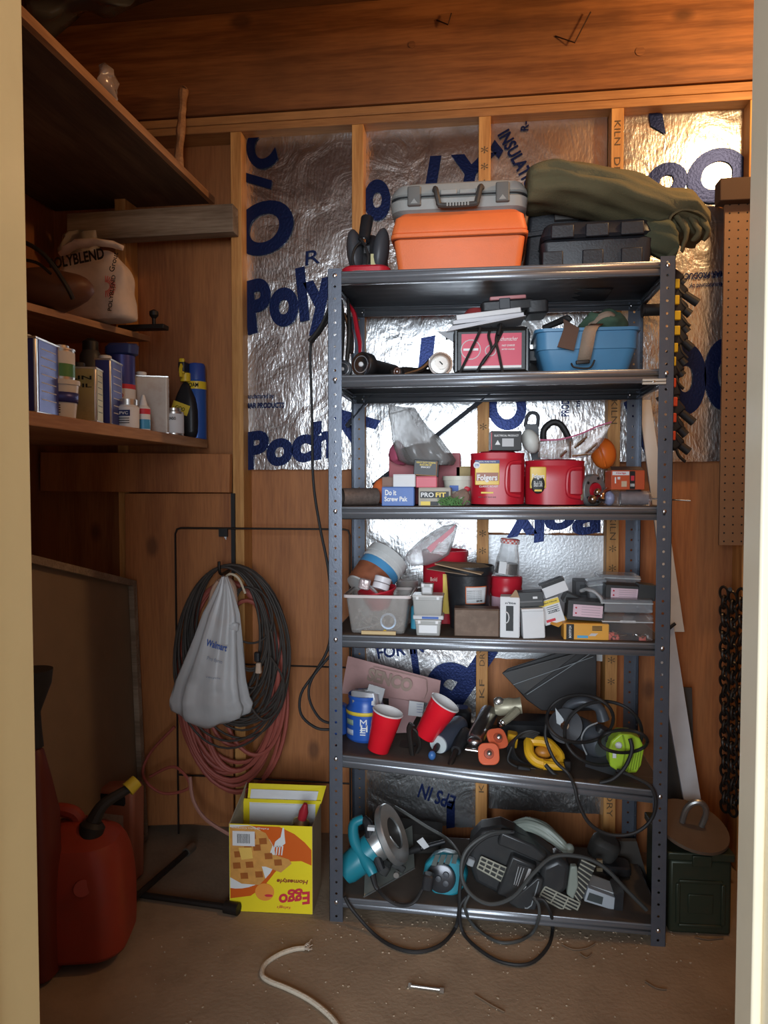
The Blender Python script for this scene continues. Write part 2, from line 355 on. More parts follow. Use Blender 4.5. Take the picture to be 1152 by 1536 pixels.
letters(B1, 'I', 640, 528, 34, 44, 10); letters(B1, 'P', 688, 1010, 78, 110, 155, m=ink); letters(B1, 'I', 624, 1005, 16, 80, 12)
letters(B1, 'FOR IN', 600, 975, 70, 18, 10, .02, 0); letters(B1, 'EPS IN', 655, 1195, 55, 22, 162, .02, 0); letters(B1, 'I', 676, 1222, 20, 40, 10)
letters(B1, 'A', 525, 640, 60, 70, 60)
B2 = board(733, 908, 178, 470, 'brownish foil board behind the tarp roll, printed INSULATION up its left side', foilw)
letters(B2, 'INSULATION', 780, 245, 110, 20, -62, .03, 0); letters(B2, 'R-', 787, 189, 14, 12, 88, .02, 0); letters(B2, 'I', 745, 224, 22, 20, 60)
B3 = board(733, 905, 472, 800, 'foil board behind the red coffee canisters with blue print')
letters(B3, 'O', 760, 610, 60, 70, 30); letters(B3, 'PRODUCTS', 848, 600, 50, 12, 90, .02, 0); letters(B3, 'made by', 868, 590, 40, 9, 90, .02, 0); letters(B3, 'Poly', 830, 780, 150, 60, 190)
foam = mat('pale_foam_board', (.80, .82, .84), .35, .25, bump=.3, bs=120)
B4 = board(733, 905, 802, 992, 'plain silvery board behind the glass jar with the checkered lid', foam, amp=.0008)
B5 = board(733, 905, 1155, 1222, 'short foil board low on the wall above the belt sander')
D1 = board(931, 1112, 168, 692, 'brightly lit foil board at far right behind the end of the tarp', foilm)
letters(D1, 'oO', 1045, 262, 150, 85, -5); letters(D1, 'oo', 1058, 565, 120, 112, 6); letters(D1, 'MAR PRODUCTS', 1052, 413, 70, 10, 182, .03, .1); letters(D1, 'Manufactured by:', 1060, 427, 52, 9, 182, .01, 0)
letters(D1, 'l', 960, 640, 30, 90, 30); letters(D1, 'I', 985, 180, 50, 20, 100)

# ------------------------------------------------ wooden shelves on the left
g = B(); g.lo((XL, .95, -.009), (-.905, YW - .003, .009))
def ramp(o, pa, pb):      # pose a shelf along the line pa -> pb in the y-z plane
    o.location = (0, pb.y, pb.z); o.rotation_euler = (math.atan2(pb.z - pa.z, pb.y - pa.y), 0, 0)
us = thing('wall_shelf', 'large stained plywood shelf high up along the left wall', 'shelf'); ramp(us, qx(20, 4, -.905), qx(325, 304, -.905))
B().lo((XL + .01, -1.5, -.009), (-.922, -.02, .009)).build('panel', plyd, us); B().lo((-.9215, -1.5, -.011), (-.905, -.02, .011)).build('edge_band', edgew, us)
ms = thing('wall_shelf', 'narrow middle plywood shelf on the left carrying the grout bag', 'shelf'); ramp(ms, qx(25, 449, -1.075), qx(225, 504, -1.075))
B().lo((XL + .01, -1.1, -.018), (-1.075, .0, .0)).build('panel', edgew, ms)
LZ = 1.366
ls = thing('wall_shelf', 'lower plywood shelf on the left carrying cans and bottles', 'shelf', (0, 0, LZ))
B().lo((XL + .01, .95, -.018), (-.925, YS - .003, 0)).build('panel', edgew, ls); B().lo((-.9245, .95, -.030), (-.905, YS - .003, .0)).build('front_rail', edgew, ls, bevel=.002)
def plank(name, px, m, y0, y1, label, cat='board'):
    g = B(); f = [q(a, b, y0) for a, b in px]; g.hexa(f, (0, y1 - y0, 0)); o = g.build(name, m, org=f[0], bevel=.002); tag(o, label, cat); return o
plank('ledger_board', [(100, 320), (349, 305), (350, 347), (100, 362)], greyw, 2.34, 2.395, 'weathered grey ledger board under the high shelf, with nail stains')
plank('ledger_board', [(60, 678), (345, 681), (344, 739), (60, 737)], ply, 2.36, 2.386, 'plywood ledger board under the lower shelf with the cans')
plank('plywood_panel', [(187, 740), (347, 740), (350, 1234), (190, 1240)], ply, 2.388, 2.396, 'tall plywood panel on the back wall under the wooden shelves, behind the hoses')
plank('shelf_upright', [(150, 345), (186, 350), (186, 660), (150, 660)], ply, 2.445, 2.485, 'dark upright board at the back corner between the wooden shelves')
# plastic sheeting hanging at the ceiling
g = B(); rows = []
for i in range(30):
    t = i / 29; r = []
    for j in range(14):
        s_ = j / 13; p = q(40 + t * 260, -30 + s_ * (85 - 70 * t) + 10 * math.sin(t * 14), 2.28 - .12 * math.sin(3.1 * s_))
        p += noise.noise_vector(p * 9) * .035; p.z = min(p.z, 2.75); r.append(p)
    rows.append(r)
g.quadgrid(rows); o = g.build('plastic_sheeting', mat('black_poly_sheet', (.10, .10, .095), .12, 0, bump=.9, bs=14), org=(-.9, 2.2, 2.7), solid=.0006, sharp=80); tag(o, 'black crinkled plastic sheeting hanging under the ceiling at top left', 'plastic sheeting')

# ------------------------------------------------ metal shelving unit
steel = mat('grey_hammered_steel', (.125, .140, .172), .34, .6, var=.15, vs=30, bump=.06, bs=200, dirt=.12, dcol=(.25, .22, .2))
bolt = mat('zinc_bolt', (.7, .7, .7), .3, 1)
steel2 = mat('grey_rolled_steel', (.27, .285, .31), .34, .6, var=.1, vs=30, bump=.04, bs=200, dirt=.12, dcol=(.2, .17, .15))
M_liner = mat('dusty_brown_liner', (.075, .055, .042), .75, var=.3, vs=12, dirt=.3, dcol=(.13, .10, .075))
X0, X1, Y0, Y1 = -.405, .492, 1.98, 2.385
SH = [(1.789, 1.785), (1.511, 1.512), (1.155, 1.158), (.803, .803), (.471, .412), (.068, .054)]
def deck(i, x):
    a, b = SH[i]; return a + (b - a) * (x - X0) / (X1 - X0)
unit = thing('metal_shelving_unit', 'grey steel shelving unit with six loaded shelves and perforated posts', 'shelving unit', (X0, Y0, 0))
def post(x, y, sx, sy):
    g = B(); W_, H_, n = .036, 1.796, 56; ch = H_ / n
    for face in (0, 1):
        for i in range(n):
            z0 = i * ch; r = .0036; cu_ = (W_ * .5, z0 + ch / 2)
            outer = [(0, z0), (W_ / 2, z0), (W_, z0), (W_, z0 + ch / 2), (W_, z0 + ch), (W_ / 2, z0 + ch), (0, z0 + ch), (0, z0 + ch / 2)]
            inner = [(cu_[0] + r * math.cos(R(225 + 45 * k)), cu_[1] + r * math.sin(R(225 + 45 * k))) for k in range(8)]
            P3 = (lambda a: Vector((x + sx * a[0], y, a[1]))) if face == 0 else (lambda a: Vector((x, y + sy * a[0], a[1])))
            P4 = (lambda a: P3(a) + Vector((0, -.0016 * sy, 0))) if face == 0 else (lambda a: P3(a) + Vector((.0016 * -sx, 0, 0)))
            g.quadgrid([[P3(a) for a in outer], [P3(a) for a in inner], [P4(a) for a in inner], [P4(a) for a in outer]], wrapu=True)
    # rolled ridges along the flange
    yy = y - .0015 * (1 if sy > 0 else -1)
    g.lo((x + (.0035 if sx > 0 else -.009), min(y, yy) - .0005, 0), (x + (.009 if sx > 0 else -.0035), max(y, yy) + .0005, 1.796))
    g.lo((x + sx * .0335 - .002, min(y, yy) - .0005, 0), (x + sx * .0335 + .002, max(y, yy) + .0005, 1.796))
    o = g.build('post', steel, unit, w=True, flat=True)
for x, y, sx, sy in ((X0, Y0, 1, 1), (X1, Y0, -1, 1), (X0, Y1, 1, -1), (X1, Y1, -1, -1)): post(x, y, sx, sy)
def rail(g, a, b, h, n_out):      # corrugated rim along a->b, n_out: outward unit normal
    prof = [(0, 0), (.0, -.004), (.004, -.008), (.004, -.013), (0, -.017), (.004, -.021), (.004, -h + .004), (0, -h), (-.012, -h)]
    rows = []
    for o_, z in prof: rows.append([Vector(a) + Vector(n_out) * o_ + Vector((0, 0, z)), Vector(b) + Vector(n_out) * o_ + Vector((0, 0, z))])
    g.quadgrid(rows)
for i, (za, zb) in enumerate(SH):
    g = B(); e = .002; h = .034 if i < 5 else .029
    c = [(X0 + e, Y0 + .004, za), (X1 - e, Y0 + .004, zb), (X1 - e, Y1 - .004, zb), (X0 + e, Y1 - .004, za)]
    rail(g, c[0], c[1], h, (0, -1, 0)); rail(g, c[3], c[2], h, (0, 1, 0)); rail(g, c[0], c[3], h, (-1, 0, 0)); rail(g, c[1], c[2], h, (1, 0, 0))
    n = 40; rows = [[Vector(c[0]).lerp(Vector(c[3]), j / n) - Vector((0, 0, .0012 * (.5 + .5 * math.sin(j * 1.2)))), Vector(c[1]).lerp(Vector(c[2]), j / n) - Vector((0, 0, .0012 * (.5 + .5 * math.sin(j * 1.2))))] for j in range(n + 1)]
    g.quadgrid(rows); s_ = g.build('shelf', steel2, unit, w=True, solid=.0008, sharp=12)
    hb_ = [(c[0][0] + .002, c[0][1] + .001, za + .0005), (c[1][0] - .002, c[1][1] + .001, zb + .0005), (c[2][0] - .002, c[2][1] - .001, zb + .0005), (c[3][0] + .002, c[3][1] - .001, za + .0005)]
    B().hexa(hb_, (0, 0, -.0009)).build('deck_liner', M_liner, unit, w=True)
    for x, z in ((X0 + .018, za), (X1 - .018, zb)):
        B().sph((x, Y0 - .003, z - .012), (.0058, .003, .0058), 10).build('bolt', bolt, unit, w=True)
        B().sph((x + (.012 if x < 0 else -.012), Y1 - .010, z - .02), (.005, .004, .005), 10).build('bolt', bolt, unit, w=True)
# X braces behind
for a, b in (((738, 588), (560, 728)), ((560, 590), (520, 640))):
    p0, p1 = q(*a, 2.392), q(*b, 2.392); B().tube([p0, p1], .009, n=6, k=1, flat=.9).build('cross_brace', steel, unit, w=True)
# ------------------------------------------------ shared colours
M = mat
black = M('black_plastic', (.018, .018, .02), .42, var=.3, bump=.08, bs=120, dirt=.12, dcol=(.10, .085, .07))
rub = M('black_rubber', (.015, .014, .014), .6, var=.3, dirt=.1, dcol=(.08, .07, .06))
white = M('white_card', (.72, .72, .72), .55, var=.05, dirt=.12, dcol=(.45, .4, .35))
chrome = M('chrome', (.75, .75, .75), .16, 1, dirt=.1)
red = M('red_plastic', (.50, .015, .03), .32, var=.12, dirt=.06, dcol=(.3, .12, .1))
yel = M('yellow_plastic', (.80, .55, .03), .4, dirt=.08); navy = M('navy_label', (.03, .045, .16), .45)
clear = M('clear_plastic', (.86, .88, .9), .14, trans=.86, alpha=.38, ior=1.25, bump=.15, bs=30)
gluey = M('milky_plastic', (.62, .62, .62), .25, trans=.35, alpha=.82, bump=.1, bs=30)
kraft = M('brown_cardboard', (.36, .24, .14), .8, dirt=.2)
dgrey = M('dark_grey_plastic', (.055, .058, .065), .45, dirt=.1, dcol=(.14, .12, .1))
tin = M('tin', (.62, .60, .56), .32, .9, dirt=.3, dcol=(.25, .16, .1))
wprint = M('white_print', (.8, .8, .78), .5); kprint = M('black_print', (.012, .012, .012), .5); rprint = M('red_print', (.6, .03, .05), .5); bprint = M('blue_print', (.03, .10, .38), .5); gprint = M('gold_print', (.80, .58, .06), .45)

def on(i, x0, x1, yt, Y):           # footprint on deck i: base point (front face), width, height
    c = q((x0 + x1) / 2, yt, Y); wd = q(x1, yt, Y).x - q(x0, yt, Y).x; z = deck(i, c.x) + .0008
    return Vector((c.x, Y, z)), wd, c.z - z
def panel(p, w_, h_, m, x=0, z=0, y=0, name='label', rot=(0, 0, 0), t=.0008):
    o = B().box((0, 0, 0), (w_, t, h_)).build(name, m, p); o.location = (x, y, z); o.rotation_euler = [R(a) for a in rot]; return o
def ftext(p, s, w_, h_, m, x=0, z=0, y=0, ang=0, bold=.02, shear=0, name='lettering'):
    return text(s, w_, h_, m, p, (x, y, z), (90, ang, 0), name, bold, shear)
def crate(name, label, cat, base, wd, h, dep, m, rz=0, ty=0, tx=0, group=None, bevel=.0015, part='body', seam=True):
    """A small carton: origin at the base centre; returns the thing. Front face at local y = -dep/2."""
    t = thing(name, label, cat, base + Vector((0, dep / 2, 0)), (tx, ty, rz), group)
    B().box((0, 0, h / 2), (wd, dep, h)).build(part, m, t, bevel=bevel)
    if seam:
        B().box((0, -dep * .02, h + .0006), (wd * .985, dep * .93, .001)).build('top_flap', m, t)
        B().box((wd / 2 + .0005, 0, h * .5), (.0008, dep * .9, h * .93)).build('end_flap', m, t)
    return t

# ------------------------------------------------ things on the left-hand wooden shelves
def lcan(px0, px1, yt, X=-.965):
    c = qx((px0 + px1) / 2, yt, X); d = (c.y * .992 - X * .127) / FPX
    return Vector((X, c.y, LZ + .0008)), (px1 - px0) * d * .86, c.z - LZ
p, wd, h = lcan(22, 72, 512, -.975)
bluecan = M('solvent_can_blue', (.05, .06, .26), .35, .3, dirt=.1)
def slabcan(base, wd, h, dep, label, m, mface, rz, cap=white, txt=(), tcol=wprint, group=None):
    t = thing('solvent_can', label, 'can', base, (0, 0, rz), group)
    B().box((0, 0, h / 2), (wd, dep, h)).build('body', m, t, bevel=.004)
    B().box((0, -dep / 2 - .0006, h / 2), (wd * .86, .001, h * .93)).build('front_label', mface, t)
    B().box((wd / 2 + .0006, 0, h / 2), (.001, dep * .8, h * .93)).build('side_label', mface, t)
    B().turn([(.016, 0), (.016, .012), (.013, .014)], (-wd * .22, 0, h)).build('cap', cap, t)
    g = B()
    for z_ in (0.003, h - .003): g.box((0, 0, z_), (wd + .003, dep + .003, .005))
    g.build('rim', tin, t, bevel=.001)
    for i, s in enumerate(txt): ftext(t, s, wd * .7, h * .07, tcol, 0, h * (.8 - .14 * i), -dep / 2 - .0012)
    for i in range(7): text('ENEMEGEMENE' if i % 2 else 'NEMENGEMEN', dep * .6, h * .014, tcol, t, (wd / 2 + .0012, 0, h * (.88 - .11 * i)), (90, 0, 90), 'fine_print') if False else panel(t, .0006, h * .012, tcol, wd / 2 + .0013, h * (.86 - .11 * i), 0, 'fine_print', t=dep * .6)
    return t
slabcan(p, .072, h, .12, 'tall blue and silver solvent can at the left end of the lower wooden shelf', tin, bluecan, 8)
p, wd, h = lcan(70, 108, 572)
t = thing('joint_compound_tub', 'white plastic tub with blue band under a small green and white can', 'tub', p)
B().turn([(.034, 0), (.042, h * .88), (.045, h * .88), (.045, h), (.001, h)], (0, 0, 0)).build('tub_body', M('tub_white', (.66, .64, .60), .4), t)
B().turn([(.0395, h * .42), (.0415, h * .68)], (0, 0, 0), cap=False).build('label', bluecan, t, solid=.001)
for i in range(4): panel(t, .03, .0025, kprint, .008, h * (.15 + .06 * i), -.0385, 'fine_print', (0, 0, 12))
p2, wd, h2 = lcan(70, 107, 520); hb = h2 - h - .001
t = thing('primer_can', 'small green and white can stacked on the white tub', 'can', p + Vector((0, 0, h + .0016)))
B().turn([(.034, 0), (.034, hb - .012), (.036, hb - .012), (.036, hb - .008), (.022, hb - .006), (.022, hb), (.001, hb)], (0, 0, 0)).build('body', tin, t)
B().turn([(.0346, .006), (.0346, hb * .45)], (0, 0, 0), cap=False).build('green_label', M('green_label', (.08, .25, .08), .4), t)
B().turn([(.0346, hb * .45), (.0346, hb - .016)], (0, 0, 0), cap=False).build('white_label', white, t)
panel(t, .026, .008, rprint, .0, hb * .68, -.0352, 'red_mark'); ftext(t, 'WELD', .03, .008, kprint, 0, hb * .52, -.0352)
p, wd, h = lcan(106, 148, 553)
t = slabcan(p + Vector((0, 0, 0)), .070, h, .062, 'silver and gold finish can with dark blotch, third from left on the lower shelf', tin, M('gold_label', (.55, .44, .2), .35, .5, dirt=.4), 14, cap=rub, txt=('LIN', 'OIL'), tcol=kprint)
p, wd, h = lcan(126, 145, 508, -1.10)
t = thing('aerosol_can', 'black aerosol can standing behind the silver and gold can', 'spray can', p)
B().turn([(.030, 0), (.030, h - .05), (.022, h - .035)], (0, 0, 0)).build('body', dgrey, t); B().turn([(.022, h - .036), (.022, h - .01), (.008, h)], (0, 0, 0)).build('cap', black, t)
p, wd, h = lcan(150, 176, 542); slabcan(p, .04, h, .10, 'narrow blue and silver can in the middle of the lower wooden shelf', tin, bluecan, 10)
p, wd, h = lcan(172, 194, 535, -1.02)
t = thing('water_sealer_can', 'dark blue can with white and red Water label behind the white jar', 'can', p)
B().turn([(.036, 0), (.036, h)], (0, 0, 0)).build('body', bluecan, t); B().turn([(.0366, h * .15), (.0366, h * .62)], (0, 0, 0), cap=False).build('label', white, t)
B().turn([(.0368, h * .56), (.0368, h * .62)], (0, 0, 0), cap=False).build('red_band', rprint, t)
ftext(t, 'Tho', .035, .02, rprint, .004, h * .48, -.0375); ftext(t, 'Wat', .035, .02, navy, .004, h * .34, -.0375)
B().rbox((0, 0, h + .018), (.09, .05, .034), .02).jitter(.008, 30).build('lid', navy, t)
p, wd, h = lcan(190, 246, 562, -.985); slabcan(p + Vector((-.01, .05, 0)), .11, h, .075, 'large faded whitish solvent can with rusty top edge, beside the spray bottle', M('faded_can', (.58, .50, .42), .5, .2, dirt=.4, dcol=(.3, .16, .09)), M('faded_label', (.60, .54, .47), .6, dirt=.45, dcol=(.4, .2, .12)), 22)
p, wd, h = lcan(178, 205, 600, -.935)
t = thing('adhesive_jar', 'white round jar with black text and dark cap in front of the faded can', 'jar', p)
B().turn([(.029, 0), (.03, h * .72), (.024, h * .78), (.024, h * .8)], (0, 0, 0)).build('body', white, t); B().turn([(.025, h * .8), (.025, h), (.001, h)], (0, 0, 0)).build('cap', tin, t)
panel(t, .034, .016, navy, .004, h * .5, -.0305); ftext(t, 'PVC', .024, .008, wprint, .004, h * .5, -.0315)
for i in range(3): panel(t, .03, .002, kprint, .004, h * (.16 + .08 * i), -.0305, 'fine_print')
p, wd, h = lcan(207, 222, 593, -.93)
t = thing('glue_bottle', 'small blue and white glue bottle with pointed nozzle', 'bottle', p)
B().turn([(.019, 0), (.019, h * .62), (.012, h * .7)], (0, 0, 0)).build('body', white, t); B().turn([(.0194, .003), (.0194, h * .3)], (0, 0, 0), cap=False).build('blue_label', M('sky_label', (.05, .3, .55), .4), t)
B().turn([(.0195, h * .45), (.0195, h * .6)], (0, 0, 0), cap=False).build('red_label', rprint, t); B().turn([(.012, h * .7), (.010, h * .78), (.004, h), (.001, h)], (0, 0, 0)).build('nozzle', white, t)
p, wd, h = lcan(247, 274, 613, -.935)
t = thing('small_paint_can', 'small squat metal can with pale label in front of the spray bottle', 'can', p)
B().turn([(.030, 0), (.030, h - .012), (.022, h - .008), (.022, h), (.001, h)], (0, 0, 0)).build('body', tin, t); B().turn([(.0306, .006), (.0306, h * .78)], (0, 0, 0), cap=False).build('label', white, t)
panel(t, .012, h * .5, rprint, -.012, h * .42, -.0312, 'red_stripe', (0, 0, -20)); ftext(t, 'BONDO', .028, .009, kprint, .006, h * .6, -.0318)
p, wd, h = lcan(255, 290, 537, -.975)
t = thing('spray_bottle', 'black spray bottle with yellow trigger near the right end of the lower shelf', 'spray bottle', p + Vector((0, .03, 0)))
B().rbox((0, 0, h * .36), (.085, .05, h * .72), .022, steps=[(0, 1), (.5, 1), (.72, .85), (.9, .4), (1, .36)]).build('body', black, t, sub=1)
B().turn([(.017, 0), (.017, .028)], (0, 0, h * .72)).build('collar', yel, t)
B().rbox((0, -.005, h * .72 + .045), (.024, .06, .035), .006).build('spray_head', black, t); B().tube([(0, -.025, h * .72 + .06), (0, -.04, h * .72 + .035), (0, -.036, h * .72 + .012)], .006, n=6).build('trigger', yel, t)
B().rbox((0, -.028, h * .9), (.018, .012, .05), .005).build('nozzle', yel, t)
panel(t, .06, .035, gprint, -.008, h * .38, -.0262, 'swoosh', (0, 20, 0)); ftext(t, 'GOO', .034, .012, kprint, -.008, h * .38, -.0272, 20)
p, wd, h = lcan(277, 305, 545, -.95)
t = thing('aerosol_can', 'tall blue aerosol can at the right end of the lower wooden shelf', 'spray can', p + Vector((0, .02, 0)))
bl = M('aerosol_blue', (.04, .12, .42), .3, .2); B().turn([(.032, 0), (.033, .005), (.033, h * .76), (.030, h * .78)], (0, 0, 0)).build('body', bl, t); B().turn([(.031, h * .78), (.030, h * .97), (.026, h), (.001, h)], (0, 0, 0)).build('cap', M('cap_blue', (.03, .07, .3), .4), t)
B().turn([(.0335, h * .66), (.0335, h * .76)], (0, 0, 0), cap=False).build('yellow_band', yel, t); ftext(t, 'FOAM', .04, .014, kprint, 0, h * .71, -.0345)

# middle shelf: grout bag, leather pouch, clamp
def msz(y, x=0): a = ms.rotation_euler.x; return ms.location.z + (y - ms.location.y) * math.tan(a)
Yb = 2.05; c = q(150, 480, Yb); t = thing('grout_bag', 'crumpled white paper grout bag with printed letters on the middle wooden shelf', 'bag', (c.x, Yb, msz(Yb) + .004))
bagm = M('grout_paper', (.66, .52, .42), .75, var=.2, bump=.5, bs=22, dirt=.2)
def bagshape(g, w_, d_, h_, sway=0, amp=.012, seed=0, top=.55):
    rs = []
    for i in range(13):
        f = i / 12; sx = 1 - .06 * f if f < .75 else 1 - .06 * f - (f - .75) * (1 - top) * 3.6
        sy = 1 if f < .6 else 1 - (f - .6) * 1.9
        ring = []
        for k in range(28):
            a = 6.28318 * k / 28; cx = abs(math.cos(a)) ** .5 * math.copysign(1, math.cos(a)); cy = abs(math.sin(a)) ** .5 * math.copysign(1, math.sin(a))
            pnt = Vector((cx * w_ / 2 * sx + sway * f, cy * d_ / 2 * sy, h_ * f)); pnt += noise.noise_vector(pnt * 22 + Vector((seed, seed, 0))) * amp * min(f * 4, 1)
            ring.append(pnt)
        rs.append(ring)
    return g.rings(rs)
hb = q(150, 375, Yb).z - (msz(Yb) + .004)
bagshape(B(), .215, .10, hb, -.02, seed=3).build('bag_body', bagm, t, sub=1, sharp=80)
B().tube([(-.10, -.02, hb * .93), (-.05, -.045, hb * 1.0), (.03, -.04, hb * 1.04), (.085, -.02, hb * .98)], [.014, .02, .02, .012], n=8, flat=.5).jitter(.006, 40).build('rolled_top', bagm, t, sharp=80)
text('POLYBLEND', .17, .032, kprint, t, (-.035, -.062, hb * .80), (90, -8, -2), 'lettering', .03); text('Grout', .055, .016, kprint, t, (.075, -.060, hb * .74), (90, -75, 0), 'lettering', .01); text('POLYBLEND', .1, .012, kprint, t, (.068, -.060, hb * .33), (90, -82, 0), 'lettering', .01)
g = B()
for k in range(14):
    a = R(k * 180 / 13 - 90); g.tube([(.05 + .012 * math.cos(a), -.060, hb * .42 + .012 * math.sin(a)), (.05 + .03 * math.cos(a), -.059, hb * .42 + .03 * math.sin(a))], .001, n=4, k=1)
g.build('sunburst_print', rprint, t)
Yc = 2.18; c = q(118, 350, Yc); c.z = msz(Yc) + .165; o = B().sph(c, (.07, .05, .16), 18).jitter(.03, 26, 3).build('plastic_wrap', M('grey_film', (.42, .36, .3), .25, trans=.3, alpha=.8), org=c, sharp=80)
tag(o, 'crumpled translucent plastic wrap above and behind the grout bag', 'plastic wrap'); o.location.z = msz(Yc) + .168
Yp = 1.80; c = q(78, 440, Yp); t = thing('leather_pouch', 'brown leather pouch with a dark strap in front of the grout bag', 'pouch', (c.x - .02, Yp, msz(Yp) + .004))
B().sph((0, 0, .05), (.125, .07, .052), 22).jitter(.012, 14, 8).build('pouch_body', M('brown_leather', (.13, .055, .03), .5, bump=.3, bs=40), t, sharp=80)
B().tube([(-.05, -.04, .075), (-.07, -.06, .125), (-.03, -.07, .155), (.04, -.07, .12), (.09, -.06, .05), (.10, -.04, .015)], .006, n=6).build('strap', rub, t)
B().tube([(-.06, -.06, .07), (-.04, -.07, .105), (.02, -.07, .10), (.06, -.07, .07)], .004, n=6).build('strap', rub, t)
Yv = 2.22; c = q(222, 498, Yv); t = thing('small_vise', 'small dark metal vise at the inner end of the middle wooden shelf', 'vise', (c.x - .015, Yv, msz(Yv) + .004))
dk = M('blackened_iron', (.03, .025, .022), .5, .6)
B().box((.0, 0, .007), (.15, .04, .014)).build('bar', dk, t, bevel=.002); B().turn([(.006, 0), (.006, .02), (.014, .03), (.014, .042), (.004, .048)], (.035, 0, .014), n=12).build('screw_knob', dk, t)
# on the high shelf
c = qx(160, 125, -.93); o = B().sph(c, (.02, .035, .04), 16).jitter(.02, 40, 1).build('plastic_wrap', M('clear_film', (.6, .5, .45), .15, trans=.4, alpha=.8), org=c, sharp=80)
tag(o, 'small crumple of clear plastic poking over the edge of the high shelf', 'plastic wrap')
a, b = q(268, 240, 2.30), q(275, 140, 2.34); o = B().tube([a - Vector((.0, 0, .06)), a, a.lerp(b, .3), a.lerp(b, .6), b, b + Vector((0, 0, .01))], [.013, .015, .012, .016, .012, .017, .012], n=10).jitter(.004, 30).build('wooden_stick', edgew, org=a); tag(o, 'knobbly wooden stick standing on end on the high shelf against the wall', 'stick')

# ------------------------------------------------ below the wooden shelves
t = thing('framed_board', 'beige board in a thin wooden frame standing along the left wall', 'board', (-1.13, 2.44, 0))
f = [qx(33, 828, -1.14), qx(205, 871, -1.14)]; f += [Vector((-1.11, f[1].y + .0, .01)), Vector((-1.11, f[0].y, .12))]
def strip(g, a, b, w1, w2, d=.018): g.hexa([a, b, b + w2, a + w1], (-d, 0, 0))
up = Vector((0, 0, -.022)); sd = Vector((0, -.026, 0))
for a, b, w_, nme in ((f[0], f[1], up, 'top_rail'), (f[1], f[2], sd, 'side_rail'), (f[3], f[2], -up, 'bottom_rail'), (f[0], f[3], -sd, 'side_rail')):
    g = B(); strip(g, a, b, w_, w_); g.build(nme, greyw, t, w=True, bevel=.001)
g = B(); g.hexa([p_ + Vector((-.02, 0, 0)) for p_ in f], (-.004, 0, 0)); g.build('board_panel', M('beige_hardboard', (.22, .15, .09), .8, bump=.1), t, w=True)
# fuel cans
fred = M('fuel_can_red', (.27, .03, .012), .5, var=.15, dirt=.15)
c = qz(105, 1468, 0); t = thing('fuel_can', 'large red fuel can with black spout standing by the left door jamb', 'fuel can', (c.x - .045, c.y + .11, .001), (0, 0, 12))
B().rbox((0, 0, .175), (.285, .23, .35), .07, steps=[(0, .94), (.06, .99), (.3, 1), (.55, .99), (.72, .93), (.88, .8), (1, .55)], k=6).build('body', fred, t, sub=1)
B().tube([(-.13, 0, .24), (-.12, 0, .33), (-.06, 0, .37), (.0, 0, .36), (.02, 0, .31)], .018, n=10).build('handle', fred, t)
B().turn([(.030, 0), (.032, .03), (.022, .04)], (.045, -.03, .31), (.25, .15, .9)).build('spout_collar', rub, t)
a = Vector((.052, -.02, .345)); b = a + Vector((.075, .06, .06)); B().tube([a, a.lerp(b, .3) + Vector((0, 0, .02)), b], [.02, .015, .012], n=10).build('spout', rub, t); B().cyl(b - (b - a) * .03, b + (b - a).normalized() * .028, .02, .018).build('spout_cap', M('dull_yellow', (.55, .40, .03), .5), t)
B().turn([(.02, 0), (.02, .008)], (.05, -.105, .22), (.3, -1, .2)).build('vent_boss', fred, t)
c = qz(168, 1300, 0); Yj = 2.08; c = q(168, 1300, Yj); t = thing('plastic_jug', 'flat salmon plastic jug with worn pale label behind the large fuel can', 'jug', (c.x, Yj + .04, 0.001), (0, 0, -6))
hj = q(168, 1180, Yj).z; sal = M('salmon_plastic', (.38, .13, .07), .55, dirt=.2)
g = B(); g.hexa([(-.075, -.035, 0), (.07, -.035, 0), (.075, -.035, hj - .02), (.06, -.035, hj), (-.05, -.035, hj - .015), (-.075, -.035, hj - .06)], (0, .07, 0)); g.build('body', sal, t, bevel=.012, bs=3)
panel(t, .085, hj * .52, M('worn_label', (.42, .32, .25), .8, dirt=.5, dcol=(.2, .08, .05), vs=30), .0, hj * .45, -.0365)
B().rbox((.0, -.036, hj * .86), (.10, .004, .03), .012).build('grip_recess', rub, t)
t = thing('tall_container', 'tall narrow dark red container with a black funnel half hidden by the left door jamb', 'container', (-1.072, 1.66, .001))
B().rbox((0, 0, .29), (.10, .10, .58), .03, steps=[(0, .98), (.05, 1), (.7, .95), (.85, .7), (1, .4)]).build('body', M('fuel_can_dark_red', (.11, .016, .008), .5), t)
B().turn([(.020, .575), (.016, .62), (.014, .66), (.040, .73), (.044, .765), (.036, .765)], (0, 0, 0), n=20).build('funnel', rub, t)
# cross wrench on the floor
t = thing('lug_wrench', 'dark iron cross wrench lying on the floor beside the waffle box', 'wrench', qz(200, 1345, .014))
def rod(pts, r, z=.014, **k): return [qz(a, b, z) for a, b in pts]
B().tube(rod([(183, 1338), (350, 1362)], .009), .009, k=1).build('rod', dk, t, w=True); B().tube([qz(196, 1352, .031), qz(285, 1274, .031)], .009, k=1).build('rod', dk, t, w=True)
B().cyl(qz(338, 1360, .016), qz(358, 1364, .016), .017).build('socket', dk, t, w=True); B().cyl(qz(279, 1279, .031), qz(289, 1270, .031), .014).build('socket', M('dull_iron', (.25, .22, .18), .4, .8), t, w=True)

